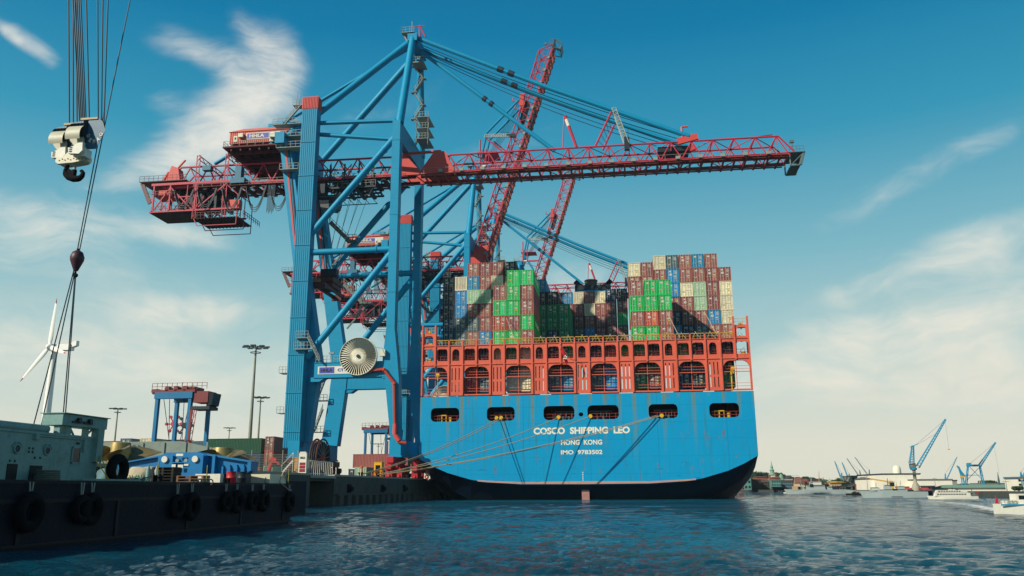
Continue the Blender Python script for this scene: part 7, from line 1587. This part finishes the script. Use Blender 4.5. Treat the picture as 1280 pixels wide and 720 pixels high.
w = MB(); w.tube((x0_+3*u, Y, 13*u), (x0_, Y, 24*u), .5*u, 5); w.add([(x0_+.5*u, Y, 23*u), (x0_-1.5*u, Y-1*u, 14*u), (x0_+2*u, Y, 13.4*u), (x0_+3.5*u, Y, 17*u)], [(0, 1, 2, 3)]); part('ensign', w, RED, lc)
w = MB(); w.rail([(x0_+1*u, Y-13*u, 13*u), (x0_+20*u, Y-13*u, 13*u)], 5*u, 5*u, .4*u); part('stern_rail', w, GREY, lc)
w = MB(); w.lathe([(0, 0), (1.4*u, 0), (1.7*u, 5*u), (1.1*u, 8*u), (0, 8.2*u)], (x0_+7*u, Y-4*u, 13*u), 'z', 10); w.lathe([(0, 8.4*u), (1.0*u, 9*u), (1.0*u, 10*u), (0, 11*u)], (x0_+7*u, Y-4*u, 13*u), 'z', 10); pr = w
# foam of the wake: streaks lying on the water, broken up by noise
fm_ = bpy.data.materials.new('wake_foam'); fm_.use_nodes = True; T = NT(fm_.node_tree); b = fm_.node_tree.nodes['Principled BSDF']; b.inputs['Base Color'].default_value = (.66, .67, .62, 1); b.inputs['Roughness'].default_value = .9
P = T.node('ShaderNodeNewGeometry').outputs['Position']; uvn = T.node('ShaderNodeUVMap')
uu = T.sep(uvn.outputs[0]); ctr = T.m('ABSOLUTE', T.m('SUBTRACT', uu[1], .5))
nz = T.noise(T.scale(P, (.9, .9, 1)), 1.3, 6, .7)
den = T.m('SUBTRACT', T.m('ADD', nz, T.m('MULTIPLY', uu[0], .28)), T.m('MULTIPLY', ctr, .75)); T.l.new(T.smooth(den, .56, .74), b.inputs['Alpha'])
def wake(pts_px, wds, name, label=None):
    pts = [atZ(x, y, 0) for x, y in pts_px]; me = bpy.data.meshes.new(name); vs = []; uvs = []; n_ = 0; fs = []
    N2 = 60; P_ = []
    for i in range(N2+1):
        t = i/N2*(len(pts)-1); k = min(int(t), len(pts)-2); f = t-k; P_.append((pts[k].lerp(pts[k+1], f), wds[k]+(wds[k+1]-wds[k])*f, i/N2))
    for i, (p_, wd, t) in enumerate(P_):
        d = (P_[min(i+1, N2)][0]-P_[max(i-1, 0)][0]).normalized(); s_ = Vector((-d.y, d.x, 0))
        for j in range(7): v_ = j/6; hgt = .10+wd*.06*math.sin(math.pi*v_)*(0.4+.6*t); q_ = p_+s_*(v_-.5)*wd; vs.append((q_.x, q_.y, hgt)); uvs.append((t, v_))
    for i in range(N2):
        for j in range(6): fs.append((i*7+j, i*7+j+1, (i+1)*7+j+1, (i+1)*7+j))
    me.from_pydata(vs, [], fs); ul = me.uv_layers.new(name='uv')
    for l_ in me.loops: ul.data[l_.index].uv = uvs[l_.vertex_index]
    me.materials.append(fm_); o = bpy.data.objects.new(name, me); COL.objects.link(o); o['kind'] = 'stuff'; o['label'] = label
wake([(1020, 621.5), (1100, 625.5), (1160, 629.5), (1215, 635.5), (1250, 642)], [7, 7, 6, 4.5, 2.2], 'wake_foam', 'white foam trail of the launch across the river')
wake([(1225, 643.5), (1255, 645.5), (1300, 650)], [1.0, 2.0, 2.0], 'bow_foam', 'foam thrown up along the launch side')
wake([(1160, 624.5), (1192, 625.2), (1228, 627)], [2.5, 4, 4], 'ferry_foam', 'foam behind the white ferry')

# far treeline and small harbour sheds that fill the shore
def treeline(x0, x1, ytf, Y, seed, name):
    rr = random.Random(seed); w = MB(); A_, B_ = fz(x0, 608, Y).x, fz(x1, 608, Y).x; u_ = (B_-A_)/(x1-x0)
    for k in range(int((x1-x0)*70)):
        px_ = rr.uniform(x0, x1); top = fz(px_, ytf(px_), Y).z; z = .9+(top-.9)*rr.random()**.6; x = A_+(px_-x0)*u_; y = Y+rr.uniform(-6, 6); s_ = u_*rr.uniform(.25, .6)
        n_ = Vector((rr.gauss(0, 1), rr.gauss(0, 1)-.4, rr.gauss(0, 1)+.5)).normalized(); a_ = n_.cross(Vector((.3, .2, 1))).normalized()*s_; b_ = n_.cross(a_).normalized()*s_; p = Vector((x, y, z))
        w.v += [tuple(p-a_-b_), tuple(p+a_-b_), tuple(p+a_+b_*.8), tuple(p-a_*.7+b_)]; m_ = len(w.v)-4; w.f.append((m_, m_+1, m_+2, m_+3)); w.mi.append(rr.choice((0, 0, 1, 2)))
    o = single(name, w, LEAF, (A_, Y, .9), 'dark distant treeline behind the far shore', None, None, kind='stuff')
    if 'category' in o: del o['category']
treeline(925, 1066, lambda x: 600.5+2.0*math.sin(x*.31)+1.2*math.sin(x*.83+1)-(2.5 if x < 1000 else 0), 640, 5, 'treeline')
treeline(1178, 1285, lambda x: 605.5+1.2*math.sin(x*.4), 500, 6, 'treeline')
sheds = [(1027, 1036, 607, 3, 0, 'small grey wharf shed behind the first warship stern'), (1041, 1049, 609, 0, 1, 'small brick wharf shed with dark roof under the yellow gantry'), (1050, 1063, 608.5, 4, 3, 'long pale wharf shed under the yellow gantry'),
         (1058, 1068, 605, 5, 0, 'slate shed behind the rusty pontoon'), (1066, 1074, 607, 0, 1, 'red brick shed left of the grey tower workshop'), (1013, 1021, 609, 1, 0, 'dark wharf store behind the first warship bridge'), (995, 1003, 609.5, 0, 1, 'brick wharf store left of the cream gabled pair'),
         (968, 980, 609.5, 1, 3, 'low dark wharf store under the glass office'), (1160, 1168, 608.5, 1, 0, 'dark workshop left of the ferry before the long hall'), (1170, 1180, 609.5, 5, 3, 'slate workshop behind the ferry'), (1128, 1136, 609.5, 0, 1, 'brick workshop at the pillar crane foot')]
for (x0_, x1_, yt_, wl, rf, lab) in sheds:
    building(x0_, x1_, yt_, 615, 268 if x0_ > 1120 else 318, wl, rf, lab, floors=1, bays=max(2, int((x1_-x0_)/3)), depth=6, cat='shed', name='wharf_shed')
for i, (x, yt_, Yd, lab) in enumerate([(1000.5, 600, 300, 'thin harbour mast left of the first warship funnel'), (1037, 598, 300, 'thin harbour mast right of the first warship'), (1083, 594, 290, 'thin harbour mast beside the grey tower workshop'), (1116, 601, 262, 'thin harbour mast before the dome'), (1168, 597, 262, 'thin harbour mast at the long hall'), (1257, 600, 190, 'thin harbour mast above the green roofed warehouse')]):
    t_ = fz(x, yt_, Yd); w = MB(); w.tube((t_.x, Yd, .9), t_, .12, 5, .06); w.tube((t_.x-.6, Yd, t_.z-.3), (t_.x+.6, Yd, t_.z-.3), .08, 4); single('harbour_mast', w, GREY, (t_.x, Yd, .9), lab, 'mast', 'thin masts on the far shore')

# ================================================================== HAZE
hz = MB(); hz.box(-700, 900, -60, 1100, -7.5, 150)
hm = bpy.data.materials.new('haze'); hm.use_nodes = True; T = NT(hm.node_tree)
T.n.remove(hm.node_tree.nodes['Principled BSDF']); pv = T.node('ShaderNodeVolumePrincipled'); pv.inputs['Color'].default_value = (.62, .86, 1.0, 1); pv.inputs['Density'].default_value = .00009; pv.inputs['Anisotropy'].default_value = .2
T.l.new(pv.outputs[0], hm.node_tree.nodes['Material Output'].inputs['Volume'])
struct('haze', hz, hm, kind='stuff')
